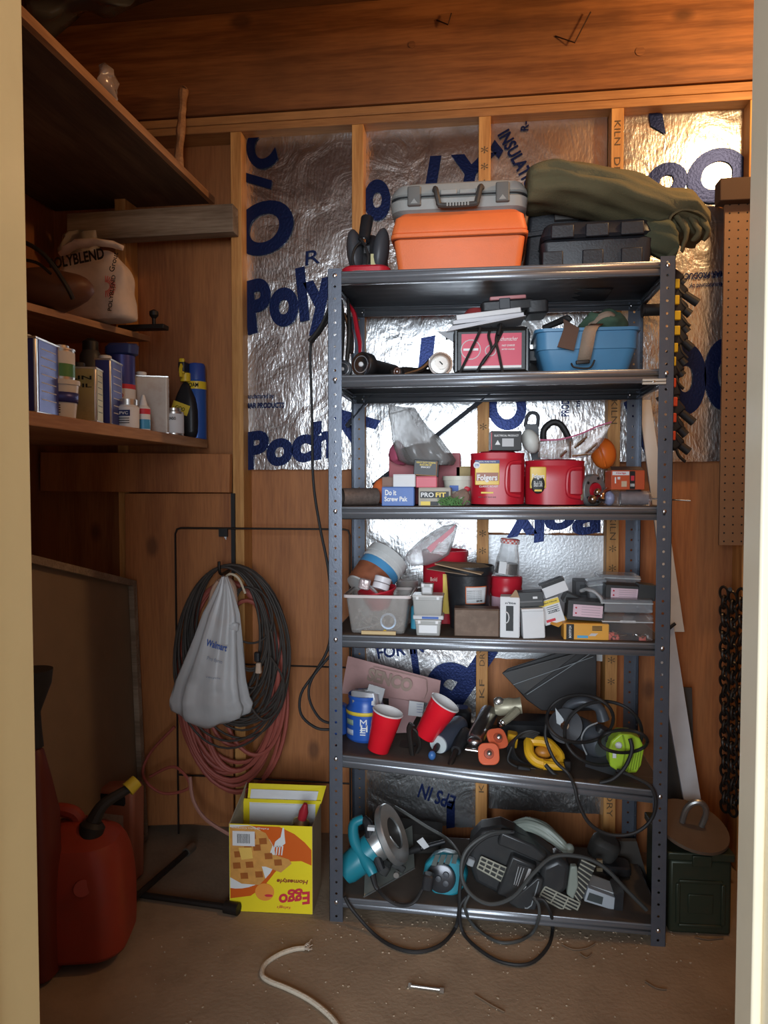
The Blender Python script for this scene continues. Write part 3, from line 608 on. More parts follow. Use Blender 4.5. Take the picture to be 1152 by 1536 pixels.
# wire frame on the wall
wire = M('dark_wire', (.03, .022, .018), .5, .5); YF2 = 2.378
t = thing('wire_panel_frame', 'large frame of thin dark wire hanging flat on the plywood behind the hoses', 'wire frame', q(395, 1000, YF2))
z0 = q(395, 793, YF2).z; xa, xb = q(264, 900, YF2).x, q(525, 900, YF2).x
B().tube([(xa, YF2, .02), (xa, YF2, z0 - .02), (xa + .006, YF2, z0 - .004), (xa + .02, YF2, z0), (xb - .02, YF2, z0), (xb - .006, YF2, z0 - .004), (xb, YF2, z0 - .02), (xb, YF2, .02)], .0035, n=6, k=1).build('outer_wire', wire, t, w=True)
for py in (998, 1170): zz = q(440, py, YF2).z; B().tube([(xa, YF2 - .006, zz), (xb, YF2 - .006, zz)], .003, n=6, k=1).build('cross_wire', wire, t, w=True)
B().lo(q(328, 805, YF2 - .012), q(342, 793, YF2 - .004)).build('clip', rub, t, w=True); B().hexa([q(333, 800, 2.37), q(341, 797, 2.37), q(339, 810, 2.37)], (0, .002, 0)).build('paper_tag', white, t, w=True)
o = B().lo(q(347, 860, 2.386), q(353, 740, 2.396)).build('hanging_strap', rub, org=q(350, 740, 2.386)); tag(o, 'dark strap holding the coiled cords against the stud', 'strap')

# coils
def coil(n, px, py_top, rx, bot, Y, seed, r, m, name, label, cat, dy=.012, wob=.01, parent=None, tilt=0):
    rnd = random.Random(seed); top = q(px, py_top, Y); pts = []
    for k in range(n):
        rxx = rx * rnd.uniform(.86, 1.08); hz = (top.z - q(px, bot + rnd.uniform(-28, 16), Y).z) / 2; ox = rnd.uniform(-wob, wob) * 2; yy = Y - dy * k * .5 - rnd.uniform(0, dy); ph = rnd.uniform(-.02, .02)
        for j in range(14):
            a = 6.28318 * j / 14; s_ = math.sin(a); c_ = math.cos(a)
            pts.append((top.x + ox * (1 - c_) / 2 + rxx * s_ * (1 + .12 * (1 - c_) * .5) + tilt * (1 - c_), yy + .006 * s_, top.z - hz * (1 - c_) + ph * (1 - c_)))
    o = B().tube(pts, r, n=7, k=3).build(name, m, parent, org=None if parent else top, w=bool(parent))
    if label: tag(o, label, cat)
    return o
hose = M('faded_red_hose', (.36, .085, .06), .6, var=.3, vs=5, dirt=.15)
blk = M('grey_black_cable', (.045, .036, .030), .65, var=.4, vs=10, dirt=.3, dcol=(.12, .09, .07))
hook = q(348, 850, 2.39); t = thing('wall_hook', 'dark iron hook on the stud carrying the hose and cord coils', 'hook', hook)
B().tube([hook + Vector((0, .005, .0)), hook + Vector((0, -.06, -.012)), hook + Vector((0, -.115, -.008)), hook + Vector((0, -.125, .03))], .005, n=8).build('hook_rod', dk, t, w=True)
t = thing('red_air_hose', 'coiled faded red hose hanging low on the wall, longest coil under the cords', 'hose', q(352, 905, 2.36))
coil(9, 345, 872, .165, 1165, 2.385, 4, .0068, hose, 'hose_coil', None, None, dy=.006, wob=.018, parent=t)
coil(4, 372, 900, .12, 1150, 2.35, 9, .0068, hose, 'hose_coil', None, None, dy=.006, wob=.03, parent=t)
B().tube([q(a, b, y) for a, b, y in ((262, 1090, 2.30), (225, 1130, 2.3), (215, 1165, 2.28), (245, 1190, 2.27), (285, 1180, 2.26), (262, 1150, 2.28), (225, 1165, 2.3))], .005, n=7).build('loose_end', hose, t, w=True)
B().tube([q(285, 1165, 2.26), q(290, 1200, 2.25), q(310, 1230, 2.24), q(352, 1256, 2.24)], .006, n=7).build('loose_end', M('pale_pink_hose', (.42, .2, .15), .6), t, w=True)
t = thing('black_extension_cord', 'thick coil of black extension cords hanging above the red hose', 'cord', q(350, 850, 2.34))
coil(14, 344, 848, .138, 1075, 2.335, 11, .0042, blk, 'cord_coil', None, None, wob=.02, parent=t, dy=.007)
coil(9, 350, 846, .162, 1110, 2.315, 5, .0036, blk, 'cord_coil', None, None, wob=.02, parent=t, dy=.006)
coil(4, 372, 880, .065, 1010, 2.29, 15, .0036, blk, 'cord_coil', None, None, wob=.01, parent=t, dy=.006)
c = q(386, 985, 2.255); B().rbox(c, (.018, .018, .03), .005).build('cord_plug', black, t, w=True)
c = q(388, 1000, 2.255); B().rbox(c - Vector((0, 0, .004)), (.02, .018, .034), .005, top=.8).build('cord_plug', M('tan_plug', (.5, .36, .26), .5), t, w=True)
B().tube([q(388, 1008, 2.255), q(384, 1030, 2.26), q(372, 1050, 2.27), q(395, 1080, 2.26), q(420, 1060, 2.26), q(425, 1020, 2.27), q(405, 985, 2.27)], .0036, n=6).build('cord_end', blk, t, w=True)
coil(2, 338, 868, .035, 935, 2.27, 2, .008, M('tan_rubber_hose', (.42, .26, .18), .6), 'tan_hose', 'short tan rubber hose looped over the hook beside the white bag', 'hose', wob=.01)
o = B().tube([q(335, 870, 2.28), q(345, 861, 2.27), q(358, 868, 2.27), q(368, 890, 2.28)], .004, n=7).build('twine', M('cream_twine', (.6, .5, .36), .8), org=q(345, 861, 2.27)); tag(o, 'cream twine looped over the hook beside the bag top', 'twine')
# shopping bag
bt = q(338, 862, 2.255); t = thing('plastic_shopping_bag', 'translucent white Walmart bag with blue print hanging from the wall hook', 'bag', bt)
bagp = M('white_bag_film', (.80, .80, .80), .35, var=.05, trans=.25, alpha=.74, sss=.0, bump=.15, bs=50)
rs = []; prof = [(865, 337, 4, 4), (885, 336, 12, 8), (920, 331, 26, 14), (955, 326, 34, 19), (990, 321, 43, 24), (1020, 316, 51, 28), (1045, 315, 58, 30), (1060, 317, 61, 28), (1072, 316, 60, 24), (1081, 312, 44, 12)]
for i, (py, px, hw, hd) in enumerate(prof):
    ring = []; c = q(px, py, 2.25)
    for k in range(48):
        a = 6.28318 * k / 48; f = 1 + .16 * math.sin(9 * a + i * .15) * (1 - i / 14) + .05 * noise.noise(Vector((a * 3, i * .7, 2))); s_ = .0021
        ring.append(c + Vector((math.cos(a) * hw * s_ * f, math.sin(a) * hd * s_ * f, .012 * noise.noise(Vector((a * 2, i * .4, 5))) + (.015 * math.cos(2 * a) if i > 6 else 0))))
    rs.append(ring)
B().rings(rs).build('bag_film', bagp, t, w=True, sharp=80)
c = q(350, 940, 2.235); B().sph(c, (.018, .010, .016), 12).jitter(.008, 60, 3).build('knot', bagp, t, w=True, sharp=80)
text('Walmart', .068, .022, bprint, t, q(325, 968, 2.19) - bt, (90, 14, 0), 'lettering', .02); text('Pro form', .05, .012, M('pale_blue_print', (.25, .3, .4), .5), t, q(322, 990, 2.185) - bt, (90, 14, 0), 'lettering', 0); text('recycle', .045, .007, M('pale_blue_print', (.25, .3, .4), .5), t, q(320, 1017, 2.185) - bt, (90, 4, 0), 'lettering', 0)
c = q(322, 1048, 2.24); o = B().rbox(c, (.10, .05, .03), .004, rot=(0, 8, 0)).build('metal_tin', chrome, org=c); tag(o, 'flat shiny tin inside the white shopping bag', 'tin')
c = q(285, 1040, 2.245); o = B().cyl(c + Vector((0, 0, -.03)), c + Vector((.01, 0, .035)), .02).build('spray_tube', white, org=c); tag(o, 'short white tube inside the shopping bag at its left', 'tube')
# power cord hanging left of the shelving unit
o = B().tube([q(a, b, y) for a, b, y in ((500, 470, 2.1), (478, 502, 2.1), (466, 520, 2.1), (468, 620, 2.12), (470, 720, 2.12), (480, 790, 2.1), (492, 850, 2.08), (496, 900, 2.08), (494, 965, 2.08), (475, 1005, 2.08), (452, 1040, 2.08), (452, 1072, 2.08), (475, 1092, 2.07), (500, 1094, 2.07))], .0042, n=7).build('power_cord', rub, org=q(470, 720, 2.12)); tag(o, 'long black power cord hanging down left of the shelving unit', 'cord')
o = B().tube([q(a, b, y) for a, b, y in ((494, 985, 2.06), (468, 1018, 2.06), (464, 1048, 2.06), (480, 1078, 2.06), (502, 1086, 2.06))], .004, n=7).build('power_cord', rub, org=q(466, 1030, 2.06)); tag(o, 'short black cord loop beside the left shelf post above the floor box', 'cord')
o = B().tube([q(466, 512, 2.05), q(482, 490, 2.03), q(500, 450, 2.0)], [.012, .009, .006], n=8, flat=.6).build('spring_clamp', rub, org=q(482, 490, 2.03)); tag(o, 'dark clamp handle sticking out left of the shelving unit', 'clamp')

# waffle carton
Yw = 2.065; a = qz(405, 1369, 0); wy = a.y; bx0, bx1 = q(344, 1369, wy).x, q(466, 1369, wy).x; BW = bx1 - bx0; BH = q(405, 1238, wy).z; BD = .15
t = thing('waffle_carton', 'open yellow and orange Eggo waffle carton standing upside down on the floor', 'carton', ((bx0 + bx1) / 2, wy + BD / 2, .001), (0, 0, 3))
cy = M('carton_yellow', (.85, .68, .02), .4, var=.03, dirt=.05); cg = M('carton_grey_inside', (.42, .38, .30), .8)
for nm_, c_, s_, m_ in (('front_panel', (0, -BD / 2, BH / 2), (BW, .0015, BH), cy), ('back_panel', (0, BD / 2, BH / 2 + .004), (BW, .0015, BH + .008), cy), ('side_panel', (-BW / 2, 0, BH / 2), (.0015, BD, BH), cg), ('side_panel', (BW / 2, 0, BH / 2), (.0015, BD, BH), kraft), ('bottom_panel', (0, 0, .001), (BW, BD, .002), cg)):
    B().box(c_, s_).build(nm_, m_, t)
B().hexa([(-BW / 2 + .012, BD / 2 + .0, BH * .98), (BW / 2 - .0, BD / 2, BH * .98), (BW / 2 + .012, BD / 2 + .035, BH + .040), (-BW / 2 + .010, BD / 2 + .03, BH + .043)], (0, .0015, 0)).build('top_flap', cy, t)
B().hexa([(-BW / 2 + .020, BD / 2 - .0022, BH * .3), (BW / 2 - .018, BD / 2 - .0022, BH * .3), (BW / 2 - .016, BD / 2 - .0022, BH * .978), (-BW / 2 + .020, BD / 2 - .0022, BH * .978)], (0, .0008, 0)).build('flap_label', white, t)
B().hexa([(-BW / 2 + .020, BD / 2 - .0022, BH * .98), (BW / 2 - .016, BD / 2 - .0022, BH * .98), (BW / 2 - .010, BD / 2 + .020, BH + .028), (-BW / 2 + .020, BD / 2 + .018, BH + .030)], (0, .0008, 0)).build('flap_label', white, t)
B().hexa([(-BW / 2, -BD / 2, BH), (-BW / 2, BD / 2, BH), (-BW / 2 + .005, BD / 2 + .02, BH + .05)], (.0015, 0, 0)).build('top_flap', cg, t)
u = BW / 122; fy = -BD / 2 - .0012
def P(px, py): return ((px - 405) * u, (1369 - py) * u * BH / (131 * u))
def poly(pts, m, nm_, y=fy, th=.0004): B().hexa([(P(*p_)[0], y, P(*p_)[1]) for p_ in pts], (0, th, 0)).build(nm_, m, t)
def ell(cx, cy_, rx, ry, a0=0, a1=360, n=36): return [(max(345, min(465, cx + rx * math.cos(R(a0 + (a1 - a0) * i / n)))), max(1239, min(1368, cy_ + ry * math.sin(R(a0 + (a1 - a0) * i / n))))) for i in range(n + 1)]
org_ = M('carton_orange', (.62, .11, .01), .4, var=.03); plate_m = M('plate_print', (.72, .74, .72), .4, var=.03); wf = M('waffle_print', (.62, .30, .07), .5, var=.25, vs=60); wf2 = M('waffle_dark_print', (.34, .10, .015), .5, var=.2, vs=60)
poly([(400, 1240), (418, 1240), (440, 1250), (455, 1262), (465, 1273), (465, 1296), (450, 1290), (435, 1291), (420, 1298), (410, 1310), (395, 1330), (375, 1345), (345, 1350), (345, 1240)], org_, 'orange_print', fy)
poly(ell(352, 1285, 60, 50), plate_m, 'plate_print', fy - .0004)
poly([(345, 1243), (375, 1240), (398, 1250), (408, 1268), (404, 1280), (432, 1288), (436, 1294), (420, 1308), (398, 1300), (392, 1300), (397, 1318), (388, 1328), (362, 1327), (345, 1318)], wf, 'waffle_print', fy - .0008)
for i, (cx, cy_) in enumerate(((360, 1262), (378, 1255), (394, 1262), (357, 1283), (385, 1272), (402, 1284), (355, 1300), (374, 1298), (388, 1312), (366, 1315), (416, 1293), (372, 1275))):
    poly([(cx - 6, cy_ - 4), (cx + 5, cy_ - 5), (cx + 6, cy_ + 4), (cx - 5, cy_ + 5)], wf2, 'syrup_print', fy - .0012)
poly([(358, 1273), (377, 1272), (379, 1288), (362, 1291)], M('butter_print', (.8, .52, .12), .4), 'butter_print', fy - .0016)
poly([(349, 1248), (382, 1248), (382, 1270), (349, 1270)], white, 'barcode_label', fy - .0016)
for i in range(9): poly([(356 + i * 2.2, 1252), (357 + i * 2.2, 1252), (357 + i * 2.2, 1266), (356 + i * 2.2, 1266)], kprint, 'barcode_bar', fy - .002)
poly([(423, 1241), (425, 1241), (426, 1255), (427, 1264), (420, 1270), (410, 1270), (412, 1262), (420, 1255)], plate_m, 'fork_print', fy - .0012)
for i in range(4): poly([(410 + i * 4, 1268), (412 + i * 4, 1268), (410 + i * 4, 1282), (408.5 + i * 4, 1282)], plate_m, 'fork_tine', fy - .0012)
poly(ell(396, 1338, 14, 13), M('roundel_orange', (.8, .3, .05), .4), 'roundel', fy - .0016); poly(ell(402, 1343, 6, 2), rprint, 'roundel_mark', fy - .002)
x_, z_ = P(440, 1352 - 8); ftext(t, 'Eggo', 47 * u, 24 * u, rprint, x_, z_, fy - .001, 172, .03, .15); x_, z_ = P(437, 1320); ftext(t, 'Homestyle', 46 * u, 8 * u, M('brown_print', (.3, .06, .02), .5), x_, z_, fy - .001, 180, .03, .2); x_, z_ = P(424, 1360); ftext(t, "Kellogg's", 20 * u, 5 * u, rprint, x_, z_, fy - .001, 180, .0, .2)
x_, z_ = P(375, 1243); ftext(t, 'Kellogg Sales Company', 55 * u, 3 * u, wprint, x_, z_, fy - .0016, 180, 0)
g0 = Vector(((bx0 + bx1) / 2 + .02, wy + BD * .62, .01)); t = thing('caulk_bottle', 'bottle with red pointed tip and brass collar inside the open waffle carton', 'bottle', g0, (6, 14, 0))
hh = BH * .98; B().turn([(.028, 0), (.028, hh - .05), (.02, hh - .03)], (0, 0, 0)).build('body', rub, t); B().turn([(.020, hh - .03), (.026, hh - .026), (.024, hh - .012), (.014, hh - .004)], (0, 0, 0)).build('collar', brass, t); B().turn([(.013, hh - .004), (.014, hh + .02), (.006, hh + .045), (.001, hh + .047)], (0, 0, 0)).build('tip', M('dark_red_tip', (.35, .02, .03), .3), t)

# ------------------------------------------------ right-hand side
pg = M('pegboard_brown', (.24, .13, .065), .7, dirt=.2)
t = thing('pegboard', 'brown pegboard strip with rows of small holes beside the right door jamb', 'pegboard', q(1100, 800, 2.37))
a, b = q(1086, 300, 2.385), q(1150, 818, 2.385); B().lo((a.x, 2.375, b.z), (b.x, 2.385, a.z)).build('board', pg, t, w=True)
g = B(); nx, nz2 = 5, 44
for i in range(nx):
    for j in range(nz2):
        x_ = a.x + .014 + i * .0254; z_ = b.z + .012 + j * .0254
        if z_ < a.z - .005: g.cyl((x_, 2.3745, z_), (x_, 2.376, z_), .0028, n=6)
o = g.build('peg_holes', M('black_hole', (.01, .01, .01), .8), t, w=True); o['kind'] = 'stuff'
o = B().lo(q(1080, 301, 2.34), q(1150, 274, 2.395)).build('wood_block', M('dark_wood_block', (.07, .04, .025), .8), org=q(1100, 300, 2.36), bevel=.003); tag(o, 'dark wooden block above the pegboard at the right', 'block')
# chain
t = thing('steel_chain', 'heavy dark chain hanging in strands beside the right door jamb', 'chain', q(1095, 885, 2.30))
B().cyl(q(1095, 884, 2.27), q(1095, 884, 2.42), .006).build('hanger', dk, t, w=True)
lk = None; chm = M('dark_chain_steel', (.055, .048, .042), .36, .8)
for s_, (px, off, Yc) in enumerate(((1086, 0, 2.29), (1099, .5, 2.275), (1112, .2, 2.29))):
    for j in range(25):
        c = q(px + .25 * j * (.2 - s_ * .25), 890 + (j + off) * 13.3, Yc)
        if lk is None:
            g = B(); g.tube([(.012 * math.cos(a_) , 0, .0195 * math.sin(a_)) for a_ in [6.28318 * k / 12 for k in range(12)]], .0042, n=6, k=2, closed=True); lk = g.build('chain_link', chm, t); o = lk
        else: o = lk.copy(); C.objects.link(o); o.parent = t
        o.location = c - t.location; o.rotation_euler = (R(random.uniform(-12, 12)), R(random.uniform(-14, 14)), R(50 if j % 2 else -40))
# white strip
def seg(a, b, Ya, Yb, wpx): return [q(a[0], a[1], Ya), q(a[0] + wpx[0], a[1], Ya), q(b[0] + wpx[1], b[1], Yb), q(b[0], b[1], Yb)]
t = thing('white_trim_board', 'long white trim strip leaning behind the right shelf post', 'board', q(1040, 1215, 2.30))
wb = M('white_painted_board', (.55, .57, .60), .4, dirt=.08)
B().hexa(seg((958, 600), (1003, 948), 2.44, 2.36, (18, 24)), (0, .012, 0)).build('strip', M('cream_board', (.62, .58, .52), .5), t, w=True, bevel=.001)
B().hexa(seg((1002, 951), (1056, 1330), 2.36, 2.27, (-0, 0)) if False else [q(983, 957, 2.345), q(1010, 935, 2.345), q(1073, 1335, 2.255), q(1050, 1340, 2.255)], (0, .014, 0)).build('strip', wb, t, w=True, bevel=.001)
B().tube([q(980, 962, 2.335), q(1013, 935, 2.335)], .005, n=6, k=1).build('strap', rub, t, w=True)
o = B().hexa([q(1000, 1030, 2.40), q(1038, 1032, 2.40), q(1045, 1320, 2.33), q(985, 1320, 2.33)], (0, .01, 0)).build('dark_board', M('dark_board', (.05, .042, .035), .7), org=q(1000, 1300, 2.36)); tag(o, 'dark board leaning on the wall behind the white strip', 'board')
# ammunition can with plate and shackle
c = qz(1046, 1402, 0); Ya = c.y; x0_, x1_ = q(1000, 1400, Ya).x, q(1095, 1400, Ya).x; W_ = x1_ - x0_; H_ = q(1046, 1292, Ya).z
olive = M('olive_steel', (.035, .045, .028), .4, .3, dirt=.3, dcol=(.08, .05, .03))
t = thing('ammunition_can', 'dark green steel ammunition can on the floor under a rusty plate', 'metal box', ((x0_ + x1_) / 2, Ya + .12, .001), (0, 0, 2))
B().box((0, 0, H_ / 2), (W_, .24, H_)).build('body', olive, t, bevel=.008); B().box((0, 0, H_ + .012), (W_ + .012, .25, .022)).build('lid', olive, t, bevel=.004)
for (x_, z_, w_, h_) in ((0, H_ * .12, W_ * .7, .01), (0, H_ * .72, W_ * .7, .01), (-W_ * .36, H_ * .42, .012, H_ * .55), (W_ * .36, H_ * .42, .012, H_ * .55)): B().box((x_, -.121, z_), (w_, .008, h_)).build('pressed_rib', olive, t, bevel=.003)
B().box((0, -.121, H_ * .42), (W_ * .4, .006, H_ * .26)).build('raised_panel', olive, t, bevel=.002)
B().box((0, -.128, H_ + .004), (.05, .008, .03)).build('latch', olive, t, bevel=.002)
pc = Vector(((x0_ + x1_) / 2 - .004, Ya + .07, H_ + .062)); t = thing('anchor_plate', 'round rusty iron plate with a U shackle resting on the ammunition can', 'iron plate', pc, (17, 10, 0))
rust = M('rusty_iron', (.13, .085, .055), .7, .4, var=.3, dirt=.4); B().turn([(.095, -.006), (.102, 0), (.10, .008), (.001, .012)], (0, 0, 0), n=36).build('disc', rust, t)
B().turn([(.055, -.03), (.055, -.006)], (0, 0, 0)).build('hub', rust, t)
B().tube([(-.026, -.0, .008), (-.027, 0, .05), (-.018, 0, .076), (0, 0, .086), (.018, 0, .076), (.027, 0, .05), (.026, 0, .008)], .0085, n=10).build('shackle', M('galvanised_steel', (.4, .41, .4), .4, .9, dirt=.3), t)
# trigger clamps at the unit's right side
def clamp(px, py, col, rot, label, group, ln=.07, Y=2.22):
    c = q(px + 13, py, Y); t = thing('trigger_clamp', label, 'clamp', c, (0, rot, 0), group)
    B().rbox((.0, .0, .0), (.044, .026, .040), .008, rot=(0, 15, 0)).build('body', rub, t); B().cyl((.02, -.004, -.002), (.02 + ln, -.004, -.006), .0115, .0125, n=12).build('grip', rub, t)
    B().box((-.016, -.016, .008), (.018, .012, .026), rot=(0, -rot, 0)).build('pad', col, t, bevel=.002); B().box((.004, .006, -.022), (.012, .006, .05)).build('bar', dk, t); B().tube([(.01, -.004, -.01), (.03, -.01, -.03), (.055, -.008, -.036)], .005, n=6).build('trigger', rub, t)
    return t
oc = M('orange_red_pad', (.75, .09, .03), .4)
ws = ['topmost', 'second', 'third', 'fourth', 'fifth', 'sixth', 'lowest']
for i, (px, py, rt, ln) in enumerate(((998, 417, 25, .0), (1004, 436, 30, .045), (1004, 460, 28, .02), (1004, 484, 40, .018), (1004, 506, 35, .03), (1000, 532, 40, .018), (998, 552, 35, .012))):
    clamp(px, py, yel, rt, ws[i] + ' yellow-padded black clamp hanging at the right side of the shelving unit', 'yellow-padded clamps on the right side', max(ln, .012))
for i, (px, py, rt, ln) in enumerate(((994, 585, 60, .01), (1000, 612, 35, .045), (998, 636, 38, .025), (998, 662, 30, .03))):
    clamp(px, py, oc, rt, ['topmost', 'second', 'third', 'lowest'][i] + ' orange-padded black clamp hanging right of the shelving unit', 'orange-padded clamps on the right side', ln)
c = q(966, 465, 2.3); o = B().turn([(.018, 0), (.018, .06), (.022, .062), (.022, .066)], c + Vector((.06, 0, 0)), (-1, 0, 0)).build('flashlight', rub, org=c); tag(o, 'black flashlight hanging sideways inside the right back post', 'flashlight')
# long pole behind the right post
# ------------------------------------------------ floor
def rp(pts, z=.006): return [qz(a, b, z) for a, b in pts]
t = thing('white_rope', 'dirty white rope with a frayed end curving over the floor', 'rope', qz(395, 1455, 0))
B().tube(rp([(457, 1422), (440, 1424), (418, 1432), (398, 1446), (393, 1462), (405, 1472), (430, 1482), (460, 1497), (485, 1515), (505, 1536), (515, 1560)]), .0062, n=8).build('rope_strand', M('dirty_rope', (.55, .47, .36), .9, bump=.6, bs=150), t, w=True)
for k in range(9): B().tube([qz(452, 1422, .006), qz(460 + random.uniform(-2, 4), 1420 + random.uniform(-5, 5), .008), qz(467 + random.uniform(-4, 2), 1418 + random.uniform(-9, 9), .004)], .0013, n=4, k=2).build('frayed_fibre', M('rope_fibre', (.62, .54, .44), .9), t, w=True)
t = thing('steel_bolt', 'small rusty steel bolt with nut lying on the floor in front of the shelving unit', 'bolt', qz(640, 1482, .005))
B().cyl(qz(616, 1479, .005), qz(662, 1485, .005), .0035, n=10).build('shank', tin, t, w=True); B().cyl(qz(613, 1478, .006), qz(617, 1479, .006), .006, n=6).build('head', tin, t, w=True); B().cyl(qz(660, 1485, .006), qz(666, 1486, .006), .006, n=6).build('nut', tin, t, w=True)
for i, (pp, lb) in enumerate((([(712, 1492), (725, 1500), (738, 1508), (757, 1518)], 'thin dark twig lying on the floor right of the bolt'), ([(842, 1416), (860, 1424), (880, 1422), (893, 1415)], 'curled dry twig on the floor below the right end of the shelves'), ([(870, 1430), (880, 1436), (888, 1430)], 'tiny bent straw on the floor near the curled twig'), ([(1042, 1405), (1060, 1409), (1085, 1407)], 'pale straw on the floor against the ammunition can'), ([(968, 1472), (985, 1482), (1000, 1484)], 'faint dark twig on the floor left of the right door jamb'))):
    o = B().tube(rp(pp, .003), .0018, n=5).build('twig', M('dry_twig', (.16, .10, .06), .9), org=qz(*pp[1], 0)); tag(o, lb, 'twig')
g = B(); rnd = random.Random(5)
for k in range(330):
    px, py = rnd.uniform(180, 1090), rnd.uniform(1385, 1536); c = qz(px, py, .0015)
    if rnd.random() < .6: c = qz(rnd.gauss(760, 170), rnd.gauss(1400, 14), .0015)
    s_ = rnd.uniform(.001, .0032); g.box(c, (s_ * 1.6, s_, s_ * .8), rot=(0, 0, rnd.uniform(0, 180)))
o = g.build('floor_debris', M('wood_crumbs', (.42, .32, .22), .9, var=.5)); tag(o, 'scattered wood crumbs and grit on the concrete floor', 'debris', kind='stuff')
# ------------------------------------------------ top shelf (deck 0)
p, wd, h = on(0, 510, 585, 303, 2.06); h = .155
t = thing('tire_inflator', 'red and black inflator machine with a looped cord beside the orange case', 'inflator', p + Vector((0, .09, 0)))
B().rbox((0, 0, .018), (wd * .98, .20, .036), .03).build('base', red, t)
B().rbox((0, .02, .085), (.115, .15, .13), .04, top=.72).build('body', black, t, sub=1)
for s_ in (-1, 1): B().sph((s_ * .037, -.035, .09), (.024, .045, .068), 18, rot=(-12, s_ * 7, 0)).build('side_lobe', dgrey, t)
B().cyl((-.008, -.06, .115), (-.003, -.03, .185), .0165, .018).build('plug_body', black, t); B().cyl((-.008, -.062, .105), (-.008, -.06, .118), .009).build('plug_tip', chrome, t)
B().tube([(-.010, -.07, .11), (-.03, -.085, .085), (-.036, -.088, .05), (-.022, -.088, .026), (.0, -.088, .03), (.008, -.086, .06), (-.003, -.082, .095), (-.016, -.075, .115)], .0036, n=7).build('cord_loop', rub, t)
panel(t, .014, .035, M('faded_yellow_label', (.55, .5, .25), .6), .02, .055, -.071); panel(t, .016, .02, black, .002, .085, -.072, 'dark_slot')
g = B(); rows = [[Vector((x_, y_, .001 + .012 * max(0, math.sin(3 * (x_ + .06) * 9)) * (y_ < -.1))) for x_ in [-.08 + .16 * k / 14 for k in range(15)]] for y_ in (-.125, -.115, -.105, -.09)]
g.quadgrid(rows); o = g.build('plastic_sheet', M('pinkish_film', (.5, .36, .32), .2, trans=.3, alpha=.7), org=None, solid=.0006); o.location = (p.x - .01, p.y + .09, p.z); tag(o, 'strip of dirty pinkish clear film under the front of the red machine', 'film')
# orange case
p, wd, h = on(0, 585, 791, 312, 2.03)
orng = M('orange_plastic', (.78, .17, .045), .5, var=.08, vs=20, bump=.12, bs=260, dirt=.10, dcol=(.4, .13, .06))
t = thing('orange_case', 'large orange hard plastic case on the top shelf under the grey case', 'case', p + Vector((0, .14, 0)), (0, 0, 0))
hl = h * .60
B().rbox((0, 0, hl / 2), (wd * .93, .26, hl), .018, steps=[(0, .955), (.1, .97), (.9, 1.035), (1, 1.035)]).build('bottom_shell', orng, t)
B().rbox((0, 0, hl + (h - hl) / 2), (wd, .27, h - hl), .022, steps=[(0, 1), (.25, 1), (.8, .95), (1, .93)]).build('lid', orng, t)
g = B(); g.rbox((0, 0, hl + .002), (wd * 1.01, .28, .012), .02); g.build('rim_band', orng, t); B().rbox((0, 0, hl - .0052), (wd * .985, .272, .0016), .02).build('seam_line', M('orange_seam', (.25, .05, .015), .7), t)
htop = p.z + h
# grey case lying on it
a = q(687, 313, 2.06); b = q(687, 266, 2.06); wd = q(793, 290, 2.06).x - q(582, 290, 2.06).x; h = b.z - htop
gry = M('grey_case_plastic', (.30, .30, .28), .5, var=.06, bump=.1, bs=200, dirt=.12)
t = thing('grey_case', 'grey hard plastic tool case with dark latches lying on the orange case', 'case', Vector((a.x, 2.19, htop + .001)), (0, 0, 0))
B().rbox((0, 0, h * .27), (wd, .24, h * .54), .04, steps=[(0, .9), (.3, .98), (1, 1)]).build('bottom_shell', gry, t)
B().rbox((0, 0, h * .77), (wd * .995, .238, h * .46), .04, steps=[(0, 1), (.35, .99), (.8, .93), (1, .86)]).build('lid', gry, t)
B().rbox((0, -.002, h * .545), (wd * .99, .238, .0015), .04).build('seam_line', dgrey, t)
for s_ in (-1, 1):
    l = B().rbox((s_ * wd * .315, -.123, h * .53), (.037, .014, h * .56), .004, rot=(0, 0, 0)).build('latch', M('latch_grey', (.13, .125, .115), .45), t)
    B().hexa([(s_ * wd * .315 - .010, -.1312, h * .30), (s_ * wd * .315 + .010, -.1312, h * .30), (s_ * wd * .315, -.1312, h * .44)], (0, .002, 0)).build('latch_arrow', gry, l)
B().tube([(-.065, -.115, h * .70), (-.060, -.145, h * .62), (-.052, -.150, h * .22), (-.042, -.150, h * .12), (.042, -.150, h * .12), (.052, -.150, h * .22), (.060, -.145, h * .62), (.065, -.115, h * .70)], .0075, n=8, k=3).build('handle', M('handle_brown_black', (.05, .042, .036), .5), t)
g = B()
for k in range(8): g.box((-.028 + .008 * k, -.158, h * .13), (.004, .003, .012))
g.build('handle_grips', gry, t)
for s_ in (-1, 1): B().box((s_ * .026, -.121, h * .62), (.045, .006, h * .14)).build('pressed_rib', gry, t, bevel=.002)
# black cases
p, wd, h = on(0, 812, 984, 328, 2.05)
bcase = M('black_case_plastic', (.019, .020, .025), .45, var=.15, bump=.15, bs=160, dirt=.06, dcol=(.12, .11, .10))
t = thing('black_case', 'black ribbed plastic tool case at the right end of the top shelf under the tarp', 'case', p + Vector((0, .085, 0)), (0, 0, -2))
B().rbox((0, 0, h * .34), (wd * .97, .15, h * .68), .02, steps=[(0, .95), (.2, .97), (1, 1.02)]).build('bottom_shell', bcase, t); B().rbox((0, 0, h * .84), (wd, .16, h * .32), .025, top=.93).build('lid', bcase, t)
for x_ in (-.115, -.01, .09): B().box((x_, -.074, h * .25), (.055 if x_ else .06, .01, h * .36)).build('pressed_panel', bcase, t, bevel=.003)
for x_ in (-.09, .0, .09): B().box((x_, -.080, h * .80), (.06, .008, h * .26)).build('lid_rib', bcase, t, bevel=.003)
h2 = h
